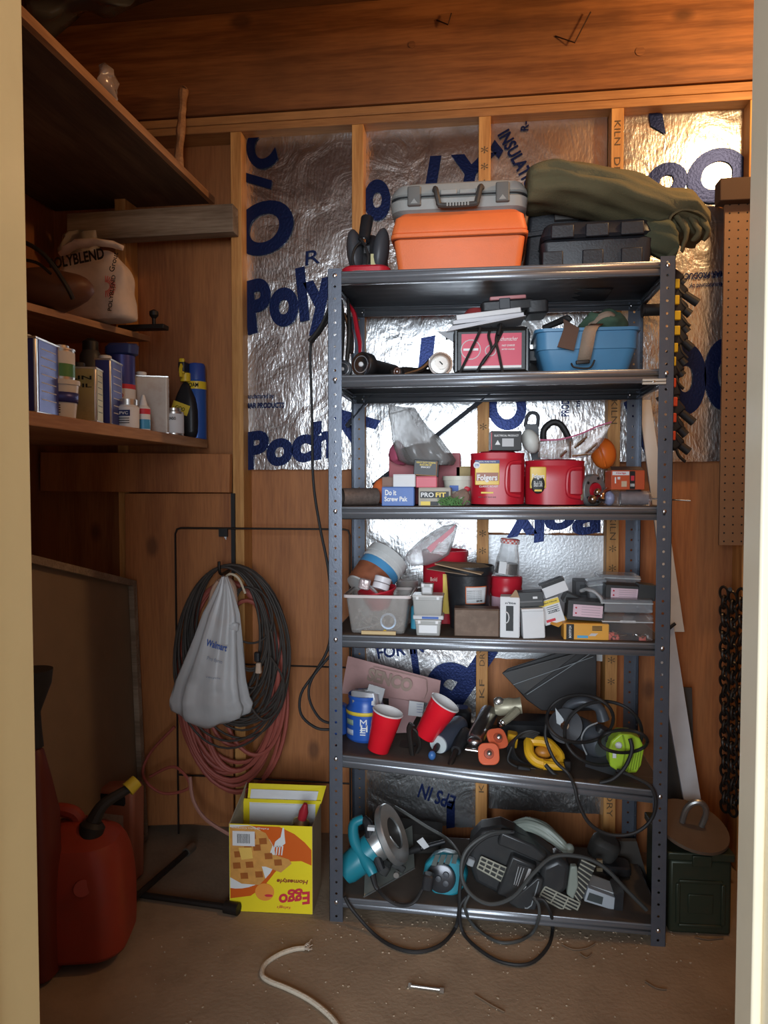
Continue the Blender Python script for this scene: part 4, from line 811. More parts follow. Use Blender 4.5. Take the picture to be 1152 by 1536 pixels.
a = q(845, 300, 2.22); t = thing('black_case', 'second black case propped crooked behind the ribbed one, below the tarp', 'case', Vector((q(855, 400, 2.2).x, 2.30, p.z)), (0, 3, 0))
hz = q(850, 300, 2.17).z - p.z
B().rbox((0, 0, hz / 2), (.26, .15, hz), .012, top=.97).build('shell', bcase, t); B().box((-.02, -.077, hz * .93), (.07, .03, .05), rot=(0, -4, 0)).build('corner_block', M('black_case_worn', (.06, .055, .05), .5), t, bevel=.002)
B().box((-.04, -.079, hz * .70), (.20, .012, .014), rot=(0, -9, 0)).build('rib', bcase, t, bevel=.002)
# canvas tarp
can = M('olive_canvas', (.135, .115, .058), .9, var=.2, vs=8, bump=.35, bs=300, dirt=.25, dcol=(.05, .045, .03))
t = thing('canvas_tarp', 'rolled olive canvas tarp draped over the black cases at the top right', 'tarp', q(920, 320, 2.2))
def roll(pts, rz_, ry_, m_, seed, amp=.012):
    P_ = catmull(pts, 6); n = len(P_); rs = []
    for i, c_ in enumerate(P_):
        f = i / (n - 1); j = f * (len(rz_) - 1); k = min(int(j), len(rz_) - 2); a_ = rz_[k] * (1 - j + k) + rz_[k + 1] * (j - k); b_ = ry_[k] * (1 - j + k) + ry_[k + 1] * (j - k); ring = []
        for l in range(40):
            th = 6.28318 * l / 40; w_ = 1 + .07 * math.sin(5 * th + f * 6) + .05 * math.sin(11 * th - f * 9); v = Vector((0, math.cos(th) * b_ * w_, math.sin(th) * a_ * w_)); v += noise.noise_vector((c_ + v) * 14 + Vector((seed, 0, 0))) * amp; ring.append(c_ + v)
        rs.append(ring)
    return rs
Yt = 2.16
B().rings(roll([q(792, 288, Yt), q(830, 282, Yt), q(880, 290, Yt), q(930, 302, Yt), q(985, 320, Yt), q(1030, 330, Yt), q(1052, 345, Yt)], [.048, .06, .058, .058, .062, .056, .042], [.10, .12, .12, .12, .12, .11, .08], can, 1)).build('canvas_roll', can, t, w=True, sharp=180)
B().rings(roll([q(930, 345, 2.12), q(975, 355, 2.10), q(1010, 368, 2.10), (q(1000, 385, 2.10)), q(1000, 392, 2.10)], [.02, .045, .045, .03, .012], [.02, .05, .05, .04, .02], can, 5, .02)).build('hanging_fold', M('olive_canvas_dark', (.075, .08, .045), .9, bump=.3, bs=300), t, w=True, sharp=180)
for k, (a, b, c_) in enumerate((((1012, 322), (1030, 345), (1022, 378)), ((1035, 325), (1048, 345), (1040, 362)), ((1050, 325), (1062, 345), (1056, 360)), ((1000, 330), (1012, 352), (1008, 374)))):
    B().tube([q(*a, 2.08), q(*b, 2.07), q(*c_, 2.08)], [.012, .016, .008], n=8, flat=.6).jitter(.005, 50).build('fringe_fold', can, t, w=True, sharp=180)
B().tube([q(1003, 345, 2.075), q(1006, 325, 2.065), q(1025, 315, 2.06), q(1048, 320, 2.06), q(1058, 330, 2.07)], .005, n=6, flat=2.5).build('hem', can, t, w=True)

# ------------------------------------------------ second shelf (deck 1): horizon is below, seen from underneath
def d1(px, Y): x_ = q(px, 550, Y).x; return Vector((x_, Y, deck(1, x_) + .0008))
Z1 = SH[1][0]
def torch(px, py, Y, r, L, name, label, yaw=0, body=black, lens=chrome):
    c = q(px, py, Y); t = thing(name, label, 'flashlight', (c.x, Y, Z1 + r + .001), (0, 0, yaw))
    B().turn([(r * .96, 0), (r, .004), (r * .98, L * .18), (r * .62, L * .3), (r * .55, L)], (0, 0, 0), (0, 1, 0)).build('body', body, t)
    B().turn([(r * .9, -.002), (r * .92, .002), (r * .7, .003)], (0, 0, 0), (0, 1, 0)).build('bezel', lens, t); B().turn([(r * .68, -.0025), (r * .4, .0), (.001, .002)], (0, 0, 0), (0, 1, 0), cap=False).build('reflector', M('lens_glass', (.7, .7, .72), .08, .7), t); B().sph((0, -.002, 0), r * .2, 10).build('lens_bulb', white, t)
    return t
torch(542, 540, 2.03, .035, .16, 'flashlight', 'large black flashlight with bright lens on the second shelf, facing out', -28)
torch(514, 548, 2.05, .026, .12, 'flashlight', 'smaller flashlight half hidden behind the left front post', -5)
torch(596, 553, 2.03, .013, .10, 'flashlight', 'tiny flashlight lying between the big flashlight and the chrome chuck', -20)
c = q(661, 542, 2.03); t = thing('chrome_polisher', 'round chrome tool head with a central screw on the second shelf', 'tool', (c.x, 2.03, Z1 + .033), (-4, 0, 10))
B().turn([(.033, 0), (.034, .012), (.030, .02), (.02, .05), (.016, .09)], (0, 0, 0), (0, 1, 0)).build('head', chrome, t); B().turn([(.028, -.003), (.026, -.004), (.018, -.004), (.018, 0)], (0, 0, 0), (0, 1, 0)).build('ring', tin, t); B().turn([(.017, -.009), (.017, 0)], (0, 0, 0), (0, 1, 0)).build('hub', tin, t); B().box((0, -.0095, 0), (.012, .002, .003), rot=(0, 45, 0)).build('screw_slot', rub, t)
o = B().tube([(c.x - .025, 2.06, Z1 + .05), (c.x - .055, 2.05, Z1 + .022), (c.x - .10, 2.04, Z1 + .008)], [.009, .007, .004], n=8).build('chrome_lever', chrome, org=(c.x - .05, 2.05, Z1)); tag(o, 'thin chrome lever left of the round chrome tool head', 'lever')
o = B().tube([(c.x - .035, 2.1, Z1 + .018), (c.x - .10, 2.06, Z1 + .016), (c.x - .14, 2.04, Z1 + .012)], [.012, .016, .010], n=8).build('dark_tool_shaft', dk, org=(c.x - .08, 2.06, Z1)); tag(o, 'dark tool shaft lying behind the small flashlight', 'tool')
# hanging pliers and clamp at the left end
t = thing('c_clamp', 'red curved clamp frame hanging at the left end of the second shelf', 'clamp', q(532, 522, 2.2))
B().tube([q(522, 455, 2.2), q(531, 470, 2.2), q(536, 495, 2.2), q(540, 515, 2.2), q(540, 532, 2.2)], [.008, .012, .013, .012, .008], n=8, flat=.6).build('frame', red, t, w=True)
for i, (a, b, c_, m_, lb) in enumerate((((512, 450), (514, 490), (512, 540), rub, 'black strap hanging nearest the left front post on the second shelf'), ((522, 448), (524, 500), (520, 545), dk, 'dark pliers handle hanging beside the red clamp frame'), ((517, 470), (527, 505), (528, 530), chrome, 'short chrome rod hanging in front of the red clamp frame'))):
    o = B().tube([q(*a, 2.14), q(*b, 2.13), q(*c_, 2.12)], [.004, .008, .006], n=8).build(['strap', 'pliers', 'metal_rod'][i], m_, org=q(*b, 2.13)); tag(o, lb, ['strap', 'pliers', 'rod'][i])
# battery charger
base = d1(737, 2.02); wd = q(796, 520, 2.02).x - q(680, 520, 2.02).x; h = q(737, 489, 2.02).z - base.z
t = thing('battery_charger', 'black battery charger with pink-red printed face and cords wrapped around it', 'battery charger', base + Vector((0, .09, 0)))
B().rbox((0, 0, h / 2), (h, .16, wd), .02, rot=(0, 90, 0)).build('housing', black, t, bevel=.002) if False else B().hexa([(-wd / 2 + .014, -.08, 0), (wd / 2 - .014, -.08, 0), (wd / 2, -.08, .014), (wd / 2, -.08, h - .014), (wd / 2 - .014, -.08, h), (-wd / 2 + .014, -.08, h), (-wd / 2, -.08, h - .014), (-wd / 2, -.08, .014)], (0, .16, 0)).build('housing', black, t, bevel=.004)
g = B(); e = .008
for a, b in (((-wd / 2 + e, e), (wd / 2 - e, e)), ((wd / 2 - e, e), (wd / 2 - e, h - e)), ((wd / 2 - e, h - e), (-wd / 2 + e, h - e)), ((-wd / 2 + e, h - e), (-wd / 2 + e, e))): g.tube([(a[0], -.082, a[1]), (b[0], -.082, b[1])], .005, n=6, k=1)
g.build('front_rim', M('gloss_black', (.01, .01, .01), .2), t)
face = M('pink_red_face', (.62, .04, .09), .4, var=.05); panel(t, wd * .78, h * .72, face, 0, h * .5, -.081, 'face_plate'); panel(t, wd * .78, h * .05, wprint, 0, h * .16, -.0815, 'white_band')
g = B(); g.tube([(-.055 + .026 * math.cos(R(k * 20)), -.0822, h * .53 + .026 * math.sin(R(k * 20))) for k in range(18)], .0013, n=4, k=1, closed=True); g.build('dial_ring', wprint, t)
g = B(); g.tube([(-.002 + .014 * math.cos(R(k * 20)), -.0822, h * .5 + .014 * math.sin(R(k * 20))) for k in range(18)], .0013, n=4, k=1, closed=True); g.build('dial_ring', wprint, t)
panel(t, .04, .006, wprint, -.055, h * .53, -.0824, 'dial_mark'); ftext(t, 'Schumacher', .05, .011, wprint, .045, h * .74, -.0824, 0, 0, .3); ftext(t, 'FAST CHARGE', .034, .005, wprint, .045, h * .6, -.0824); ftext(t, 'BATTERY CHARGER', .034, .004, wprint, .045, h * .52, -.0824)
for pts in ([(-.05, -.075, h), (-.03, -.092, h * .95), (-.055, -.094, h * .5), (-.085, -.088, 0.004)], [(.0, -.07, h), (-.008, -.094, h * .8), (.0, -.096, h * .5), (-.02, -.094, h * .3), (-.04, -.088, .004)], [(.02, -.07, h + .002), (.012, -.096, h * .7), (.02, -.097, h * .4), (.03, -.09, .004)], [(.035, -.07, h), (.01, -.098, h * .6), (-.025, -.096, h * .2)], [(.02, -.05, h + .01), (.025, -.085, h + .004), (.018, -.096, h * .8)]):
    B().tube(pts, .0038, n=7).build('cord', rub, t)
# papers and the tool on top of the charger
zt = base.z + h + .008
t = thing('paper_stack', 'folded white papers lying on the battery charger', 'papers', (base.x - .012, 2.09, zt + .004), (0, -6, 4))
B().box((0, 0, .010), (.19, .13, .010)).build('sheet', M('manual_paper', (.62, .63, .66), .6), t, bevel=.001); B().box((.0, .002, .024), (.175, .12, .014), rot=(0, -1, 3)).build('sheet', white, t, bevel=.002)
B().hexa([(-.115, -.065, -.012), (.10, -.07, .004), (.09, -.068, .008), (-.10, -.06, .002)], (0, .12, 0)).build('sheet', M('manual_paper', (.62, .63, .66), .6), t)
o = B().hexa([q(655, 497, 2.02), q(668, 497, 2.03), q(694, 494, 2.05), q(693, 522, 2.05), q(672, 508, 2.03)], (0, .002, 0)).build('paper_flyer', M('grey_sheet', (.38, .40, .42), .6), org=q(675, 505, 2.02)); tag(o, 'grey curled leaflet hanging off the left of the paper stack', 'leaflet')
c = q(745, 476, 2.1); t = thing('stud_finder', 'black tool with red translucent end lying on the white papers', 'tool', (c.x, 2.14, zt + .046), (0, -3, 3))
B().rbox((.03, 0, .016), (.15, .10, .032), .012).build('body', black, t); B().rbox((-.06, 0, .010), (.07, .08, .022), .02, top=.7).build('end_cover', M('dark_red_translucent', (.35, .05, .05), .25), t)
B().rbox((.03, -.035, .037), (.10, .03, .010), .004).build('slide', M('pink_worn', (.5, .2, .2), .4), t); B().box((.02, -.052, .02), (.03, .006, .03)).build('catch', dgrey, t, bevel=.002); B().rbox((.11, 0, .008), (.06, .1, .04), .01).build('handle', black, t)
o = B().rbox((0, 0, .0), (.13, .2, .04), .02).build('black_pouch', black); o.location = (q(815, 485, 2.2).x, 2.24, Z1 + .09); tag(o, 'black pouch lying behind the blue tub', 'pouch'); o.location.z = Z1 + .068
# blue tub
base = d1(882, 2.02); wd = q(963, 520, 2.02).x - q(801, 520, 2.02).x; h = q(882, 491, 2.02).z - base.z
tubb = M('blue_tub_plastic', (.085, .25, .43), .3, var=.06, dirt=.08)
t = thing('blue_tub', 'light blue plastic tub with brown straps hanging over its front edge', 'tub', base + Vector((0, .10, 0)))
W2 = wd / 2; 
def rr(hx, hy, z_, rad=.03, k=5):
    o_ = []
    for cx, cy_, a0 in ((hx - rad, hy - rad, 0), (-hx + rad, hy - rad, 90), (-hx + rad, -hy + rad, 180), (hx - rad, -hy + rad, 270)):
        for j in range(k + 1): a = R(a0 + 90 * j / k); o_.append(Vector((cx + rad * math.cos(a), cy_ + rad * math.sin(a), z_)))
    return o_
def tub(hx, hy, h, lip=.006, taper=.8, th=.0025, step=True, rad=.03):
    g = B(); k2 = (taper + 1) / 2 + .02; r_ = [rr(hx * taper * .97, hy * taper * .97, 0, rad), rr(hx * taper, hy * taper, .006, rad)]
    if step: r_ += [rr(hx * k2, hy * k2, h * .52, rad), rr(hx * k2 + .003, hy * k2 + .003, h * .535, rad)]
    r_ += [rr(hx - lip, hy - lip, h - .010, rad), rr(hx - lip, hy - lip, h - .009, rad), rr(hx, hy, h - .008, rad), rr(hx, hy, h, rad), rr(hx - lip - th, hy - lip - th, h, rad), rr(hx - lip - th, hy - lip - th, h - .012, rad), rr(hx * taper - th, hy * taper - th, .006, rad)]
    return g.rings(r_)
tub(W2, .10, h).build('tub_shell', tubb, t)
B().box((.012, -.1012, h - .008), (.012, .003, .010)).build('rim_tab', tubb, t); ftext(t, '0.000', .03, .004, navy, .01, h * .62, -.094, 0, 0)
zt = base.z + h
o = B().hexa([q(845, 478, 2.03), q(869, 492, 2.0), q(861, 526, 2.003), q(836, 520, 2.003), q(846, 492, 2.0)], (0, .004, 0)).build('leather_strap', M('brown_strap', (.09, .045, .028), .6, bump=.2), org=q(855, 500, 2.0)); tag(o, 'dark brown leather strap hanging over the front of the blue tub', 'strap')
t = thing('web_strap', 'tan webbing strap with a dark buckle hanging over the front of the blue tub', 'strap', q(878, 520, 2.0))
g = B(); cs = [(895, 486, 2.05), (888, 490, 2.004), (884, 498, 1.998), (880, 520, 2.0), (876, 540, 2.004)]; g.quadgrid([[q(a - 10 + (2 if i == 0 else 0), b, y), q(a + 10, b, y)] for i, (a, b, y) in enumerate(cs)]); g.build('webbing', M('tan_webbing', (.30, .22, .16), .8, bump=.3, bs=300), t, w=True, solid=.002)
B().rbox(q(874, 543, 2.0), (.036, .006, .010), .003, rot=(0, -4, 0)).build('buckle', dk, t, w=True); B().tube([q(857, 545, 2.0), q(862, 551, 1.996), q(884, 552, 1.996), q(892, 540, 1.998)], .0025, n=6).build('buckle_frame', dk, t, w=True)
o = B().sph(q(905, 484, 2.12), (.06, .06, .032), 20).jitter(.028, 24, 6).build('green_cloth', M('green_cloth', (.06, .11, .07), .9, bump=.3), org=q(905, 484, 2.12), sharp=180); tag(o, 'crumpled green cloth inside the blue tub', 'cloth')
o = B().tube([q(885, 490, 2.09), q(900, 476, 2.07), q(915, 472, 2.07), q(928, 482, 2.1)], .006, n=6, flat=1.6).build('tan_band', M('tan_webbing', (.3, .22, .16), .8), org=q(905, 475, 2.08)); tag(o, 'tan band looped over the green cloth', 'band')
o = B().tube([q(815, 492, 2.12), q(835, 484, 2.1), q(850, 478, 2.08), q(855, 482, 2.08)], [.008, .01, .008], n=8).build('black_strap', rub, org=q(835, 484, 2.1)); tag(o, 'black strap curled on the left rim of the blue tub', 'strap')
c = q(981, 572, 1.97); t = thing('wooden_clothespin', 'pale wooden clip fastened across the right front post', 'clip', c)
B().box((0, 0, .003), (.058, .008, .006)).build('jaw', M('pale_wood', (.6, .55, .46), .6), t, bevel=.001); B().box((0, 0, -.005), (.058, .008, .006)).build('jaw', M('pale_wood', (.6, .55, .46), .6), t, bevel=.001); B().cyl((.0, -.006, -.001), (0, .006, -.001), .003, n=8).build('spring', chrome, t)

# ------------------------------------------------ third shelf (deck 2)
def d2(i, px, Y): x_ = q(px, 700, Y).x; return Vector((x_, Y, deck(i, x_) + .0008))
Z2 = SH[2][0] + .001
c = q(515, 744, 2.03); t = thing('mesh_roll', 'roll of brown mesh lying on its side at the left end of the third shelf', 'roll', (q(514, 744, 2.05).x, 2.05, Z2 + .025), (0, 0, 0))
L = q(571, 744, 2.05).x - q(514, 744, 2.05).x; B().cup([(.024, 0), (.0245, L)], .002, (0, 0, 0), (1, .05, 0)).build('tube_wall', M('brown_mesh', (.16, .12, .10), .6, .3, var=.5, vs=120), t, sharp=60) if False else B().rings([[Vector((x_, r_ * math.cos(6.28318 * k / 24), r_ * math.sin(6.28318 * k / 24))) for k in range(24)] for x_, r_ in ((0, .0245), (L, .0245), (L, .022), (.003, .022), (.003, .0245))], cap=False).build('tube_wall', M('brown_mesh', (.16, .12, .10), .6, .3, var=.5, vs=120), t, sharp=60)
t.rotation_euler = (0, 0, R(34)); t.location.y = 2.03
def carton(i, x0, x1, yt, Y, dep, m, name, label, rz=0, ty=0, zb=None, cat='box', group=None, tx=0, seam=True):
    base, wd, h = on(i, x0, x1, yt, Y)
    if zb is not None: h = base.z + h - zb; base.z = zb
    t = crate(name, label, cat, base, wd, h, dep, m, rz, ty, tx, group, seam=seam); t['zt'] = base.z + h
    return t, wd, h
bpk = M('screw_box_blue', (.07, .16, .45), .45, dirt=.1)
t, wd, h = carton(2, 572, 620, 731, 2.02, .07, bpk, 'screw_box', 'blue box of screws with white lettering on the third shelf', rz=2); z1 = t['zt']
ftext(t, 'Do it', wd * .35, h * .3, wprint, -wd * .22, h * .72, -.0356, 0, .03); ftext(t, 'Screw Pak', wd * .72, h * .26, wprint, -.005, h * .38, -.0356, 0, .03)
t, wd, h = carton(2, 628, 676, 732, 2.03, .07, M('beige_box', (.42, .38, .31), .6, dirt=.2), 'nail_box', 'beige ProFit nail box with black and yellow label under the black box', rz=-1); z2 = t['zt']
panel(t, wd * .9, h * .38, kprint, 0, h * .62, -.0358); ftext(t, 'PRO', wd * .4, h * .26, wprint, -wd * .22, h * .62, -.0366, 0, .02); ftext(t, 'FIT', wd * .32, h * .26, yel, wd * .2, h * .62, -.0366, 0, .03); panel(t, wd * .3, h * .22, gprint, -wd * .28, h * .14, -.0358, 'yellow_patch'); panel(t, wd * .25, h * .22, kprint, .0, h * .14, -.0358, 'black_patch')
t, wd, h = carton(2, 590, 623, 712, 2.03, .06, white, 'small_carton', 'small white carton standing on the blue screw box', zb=z1 + .0012, rz=-2); 
t, wd, h = carton(2, 573, 592, 716, 2.07, .06, M('dull_brown_box', (.28, .17, .13), .7), 'small_carton', 'small brown carton behind the white one on the blue screw box', zb=z1 + .0012)
t, wd, h = carton(2, 624, 655, 715, 2.04, .06, M('pinkish_red_box', (.55, .06, .09), .4), 'small_carton', 'small red carton on the beige nail box', zb=z2 + .0012); z3 = t['zt']
t, wd, h = carton(2, 620, 656, 690, 2.045, .06, M('black_carton', (.03, .03, .03), .45, dirt=.15), 'small_carton', 'black carton with yellow print stacked on the red carton', zb=z3 + .0012, ty=3)
for k in range(3): ftext(t, ['HEAVY DUTY SCREWS', 'BLACK ZINC SET', 'SNACKY'][k], wd * [.8, .5, .4][k], h * .11, [gprint, gprint, wprint][k], 0, h * (.84 - .14 * k), -.0308)
B().tube([(-wd * .45, -.031, h * .06), (wd * .45, -.031, h * .06), (wd * .45, -.031, h * .94)], .0008, n=4, k=1).build('label_outline', M('orange_line', (.6, .25, .05), .5), t)
p = d2(2, 578, 2.14); o = B().sph(p + Vector((0, 0, .04)), (.04, .03, .04), 16).build('orange_ball', orng, org=p); tag(o, 'round orange float half hidden behind the small cartons', 'float')
t, wd, h = carton(2, 583, 690, 680, 2.2, .12, M('dusty_red_bin', (.33, .03, .04), .45), 'red_bin', 'dusty red plastic bin behind the cartons, holding the tall plastic bag', cat='bin'); zb = t['zt']
o = B().sph(q(600, 680, 2.16), (.035, .03, .03), 14).jitter(.02, 30).build('pink_glove', M('pink_rubber', (.55, .12, .2), .5), org=q(600, 680, 2.16), sharp=180); tag(o, 'pinkish red glove crumpled over the left corner of the red bin', 'glove')
# tall translucent bag
t = thing('plastic_bag', 'tall crumpled translucent grey bag rising behind the black carton', 'bag', q(635, 690, 2.12))
prof = [((583, 608), (600, 610)), ((583, 622), (622, 612)), ((586, 640), (632, 628)), ((590, 660), (645, 645)), ((594, 675), (662, 660)), ((600, 690), (675, 675)), ((612, 697), (683, 690)), ((620, 699), (680, 697))]
rs = []
for i, (a, b) in enumerate(prof):
    A_, B_ = q(*a, 2.12), q(*b, 2.12); c_ = (A_ + B_) / 2; hv = (B_ - A_) / 2; ring = []
    for k in range(32):
        th = 6.28318 * k / 32; f = 1 + .05 * math.sin(7 * th + i); v = hv * math.cos(th) * f + Vector((0, (.012 + .012 * min(i, 4)) * math.sin(th) * (1 + .3 * math.sin(5 * th + i)), 0)); ring.append(c_ + v + noise.noise_vector((c_ + v) * 30) * .004)
    rs.append(ring)
B().rings(rs).build('bag_film', M('grey_bag_film', (.36, .35, .34), .2, trans=.35, alpha=.72, bump=.2, bs=40), t, w=True, sharp=100)
rs2 = [[p_.lerp(sum(r_, Vector()) / 32, .25) for p_ in r_] for r_ in rs[4:]]
B().rings(rs2).build('bag_contents', M('dark_hardware', (.10, .09, .08), .5, .5, var=.6, vs=90), t, w=True)
B().tube([q(583, 622, 2.11), q(605, 616, 2.105), q(622, 612, 2.11)], .0018, n=5).build('zip_edge', gluey, t, w=True)
p, wd, h = on(2, 663, 712, 714, 2.10); t = thing('cream_tub', 'cream plastic tub with a blue and red mark behind the green fluff', 'tub', p + Vector((0, .045, 0)))
B().cup([(.036, 0), (.044, h - .012), (.047, h - .012), (.047, h)], .002, (0, 0, 0)).build('tub_shell', M('cream_plastic', (.62, .6, .5), .45), t); panel(t, .025, .016, bprint, -.012, h * .58, -.0425, 'blue_mark'); B().sph((.022, -.036, h * .55), (.012, .003, .008), 10).build('red_mark', rprint, t)
p = q(697, 709, 2.18); t, wd, h = carton(2, 684, 712, 700, 2.2, .05, M('ochre_box', (.42, .3, .12), .6), 'small_carton', 'ochre carton edge showing between the cream tub and the tall coffee canister', cat='box')
g = B(); rnd = random.Random(3); c = d2(2, 677, 2.01)
for k in range(60):
    a = rnd.uniform(0, 6.28); r_ = rnd.uniform(0, .035); s_ = Vector((c.x + r_ * math.cos(a), 2.015 + .012 * math.sin(a), c.z + .002)); g.tube([s_, s_ + Vector((rnd.uniform(-.012, .012), rnd.uniform(-.006, .006), rnd.uniform(.006, .02))), s_ + Vector((rnd.uniform(-.02, .02), rnd.uniform(-.008, .008), rnd.uniform(.002, .026)))], .0014, n=4, k=3)
o = g.build('green_excelsior', M('green_fluff', (.10, .22, .07), .9), org=c); tag(o, 'small tuft of green shredded fluff at the shelf edge', 'fluff', kind='stuff')
p = d2(2, 692, 2.04); o = B().sph(p + Vector((0, 0, .022)), (.026, .02, .022), 14).jitter(.01, 50).build('plastic_pouch', M('brown_film', (.35, .25, .2), .2, trans=.3, alpha=.8), org=p, sharp=180); tag(o, 'small crumpled brownish plastic pouch behind the green fluff', 'pouch')
# coffee canisters
def canister(i, x0, x1, yt, Y, label, dark=False, full=True, px=None):
    base, wd, h = on(i, x0, x1, yt, Y); r = wd / 2
    t = thing('coffee_canister', label, 'canister', base + Vector((0, r, 0)))
    g = B(); g.rbox((0, 0, h / 2), (wd, wd * .96, h), r * .72, steps=[(0, .95), (.03, .985), (.5, 1), (.84, 1), (.90, .94), (.93, .97), (.965, 1.0), (1, .97)], k=8); g.build('canister_body', red, t, sharp=70)
    # moulded grip on the front right
    gx = r * .50; fy_ = -r * .97
    B().tube([(gx + .022, fy_ * .90 + .004, h * .18), (gx - .010, fy_, h * .24), (gx - .014, fy_ - .002, h * .55), (gx - .006, fy_, h * .76), (gx + .024, fy_ * .9 + .004, h * .80)], .0055, n=8).build('grip_ridge', red, t)
    B().rbox((gx + .010, fy_ * .945, h * .5), (.034, .008, h * .56), .010).build('grip_recess', M('red_plastic_deep', (.40, .012, .024), .4), t)
    return t, wd, h, r
t, wd, h, r = canister(2, 705, 789, 676, 2.03, 'tall red Folgers coffee canister standing on the third shelf')
lx = -r * .38
B().rbox((lx, -r * .955, h * .60), (wd * .44, .006, h * .44), .003).build('label', M('label_gold', (.80, .55, .10), .4, var=.2, vs=30), t); panel(t, wd * .44, h * .06, navy, lx, h * .80, -r * .955 - .0035, 'label_band'); ftext(t, 'RICH, PURE TASTE', wd * .3, h * .025, wprint, lx, h * .80, -r * .955 - .0042)
B().turn([(.009, 0), (.009, .001)], (lx - wd * .19, -r * .955 - .003, h * .74), (0, -1, 0)).build('round_badge', white, t); ftext(t, '270', .011, .006, bprint, lx - wd * .19, h * .74, -r * .955 - .0045)
panel(t, wd * .40, h * .15, M('label_brown', (.3, .08, .02), .4), lx, h * .53, -r * .955 - .0035, 'label_patch'); ftext(t, 'Folgers', wd * .36, h * .14, wprint, lx, h * .50, -r * .955 - .0045, 0, .03); ftext(t, 'CLASSIC ROAST', wd * .34, h * .035, wprint, lx + .004, h * .355, -r * .97 - .0015, 0, .01); panel(t, wd * .22, h * .03, gprint, lx, h * .24, -r * .97 - .001, 'gold_bar'); ftext(t, 'NET WT 33.9 OZ', wd * .32, h * .02, kprint, lx, h * .16, -r * .97 - .001)
zf = t.location.z + h
t, wd, h = carton(2, 735, 781, 647, 2.05, .06, M('black_carton', (.03, .03, .03), .45), 'small_carton', 'black carton with white label on the tall coffee canister', zb=zf + .001, rz=6)
panel(t, wd * .38, h * .42, M('label_grey', (.55, .55, .55), .5), .004, h * .42, -.0308); ftext(t, 'ELECTRICAL PRODUCT', wd * .8, h * .1, wprint, 0, h * .78, -.0308); B().hexa([(-wd * .38, -.0312, h * .3), (-wd * .2, -.0312, h * .3), (-wd * .29, -.0312, h * .55)], (0, .0004, 0)).build('triangle_mark', wprint, t); panel(t, .002, h * .9, red, -wd * .49, h * .5, -.0308, 'edge_stripe')
t, wd, h, r = canister(2, 790, 882, 688, 2.02, 'short scuffed red Folgers coffee canister holding a bag of screws')
lx = -r * .62; B().rbox((lx, -r * .93, h * .60), (wd * .27, .008, h * .46), .004).build('label', M('label_gold', (.80, .55, .10), .4), t)
B().sph((lx, -r * .93 - .003, h * .46), (wd * .12, .003, h * .2), 16).build('dark_label_blob', kprint, t); ftext(t, 'Folgers', wd * .2, h * .12, wprint, lx, h * .62, -r * .93 - .007, 0, .03); ftext(t, 'Black Silk', wd * .14, h * .12, wprint, lx, h * .47, -r * .93 - .007, 0, .0); panel(t, wd * .12, h * .04, gprint, lx, h * .33, -r * .93 - .0065, 'gold_bar')
B().sph((r * .86, -r * .70, h * .25), (.010, .003, .018), 8, rot=(0, 0, 50)).jitter(.004, 60).build('paint_scuff', M('tan_scuff', (.5, .4, .28), .8), t)
zf2 = t.location.z + h
# zip bag of lag screws
t = thing('bag_of_screws', 'clear zip bag with pink seal holding long lag screws on the short canister', 'bag', q(860, 685, 2.05))
prof = [((808, 662), (808, 686)), ((830, 660), (826, 688)), ((860, 656), (850, 688)), ((885, 646), (870, 688)), ((905, 638), (884, 684)), ((916, 636), (900, 668))]
rs = []
for i, (a, b) in enumerate(prof):
    A_, B_ = q(*a, 2.04), q(*b, 2.04); c_ = (A_ + B_) / 2; hv = (A_ - B_) / 2; ring = []
    for k in range(24): th = 6.28318 * k / 24; ring.append(c_ + hv * math.cos(th) + Vector((0, (.006 + .02 * math.sin(3.14 * i / 5)) * math.sin(th), 0)) + noise.noise_vector(c_ * 20 + Vector((k * .6, 0, i))) * .004)
    rs.append(ring)
B().rings(rs).build('bag_film', M('brown_clear_film', (.5, .42, .38), .15, trans=.45, alpha=.45, bump=.2, bs=40), t, w=True, sharp=100)
B().tube([q(810, 660, 2.035), q(840, 659, 2.03), q(870, 651, 2.03), q(895, 640, 2.03), q(917, 633, 2.035)], .0024, n=6).build('zip_seal', M('pink_seal', (.55, .15, .25), .4), t, w=True)
def screw(a, b, Y, par, r=.0035):
    A_, B_ = q(*a, Y), q(*b, Y); g = B(); g.cyl(A_, B_, r * .7, r * .5, n=8); n = 9
    for k in range(n): c_ = A_.lerp(B_, (k + .5) / n); d_ = (B_ - A_).normalized() * .0009; g.cyl(c_ - d_, c_ + d_, r * 1.25, n=8)
    g.build('lag_screw', chrome, par, w=True)
for a, b in (((855, 662), (855, 687)), ((858, 684), (888, 681)), ((862, 672), (880, 655)), ((878, 680), (896, 665)), ((840, 685), (850, 676)), ((866, 668), (876, 660))): screw(a, b, 1.998, t)
# funnel/scoop, spatula handle, black arch
p = q(796, 662, 2.14); t = thing('white_scoop', 'white plastic scoop behind the black carton on the tall canister', 'scoop', p)
B().sph(p, (.025, .03, .036), 18, rot=(0, -20, 0)).build('bowl', M('scoop_white', (.66, .66, .60), .45), t, w=True)
t = thing('spatula', 'black plastic tool handle with a hanging hole standing behind the canisters', 'handle', q(800, 690, 2.2))
B().rings([[q(a_, b_, y_) for (a_, b_) in ((x0_, py_), (x1_, py_))] + [q(x1_, py_, y_ + .014), q(x0_, py_, y_ + .014)] for x0_, x1_, py_, y_ in ((800, 812, 700, 2.2), (792, 808, 660, 2.2), (787, 808, 645, 2.2), (787, 807, 636, 2.2))]).build('grip', dgrey, t, w=True, bevel=.002)
B().tube([q(788, 640, 2.207), q(791, 624, 2.207), q(799, 619, 2.207), q(807, 624, 2.207), q(806, 640, 2.207)], .0055, n=8).build('hanging_loop', dgrey, t, w=True)
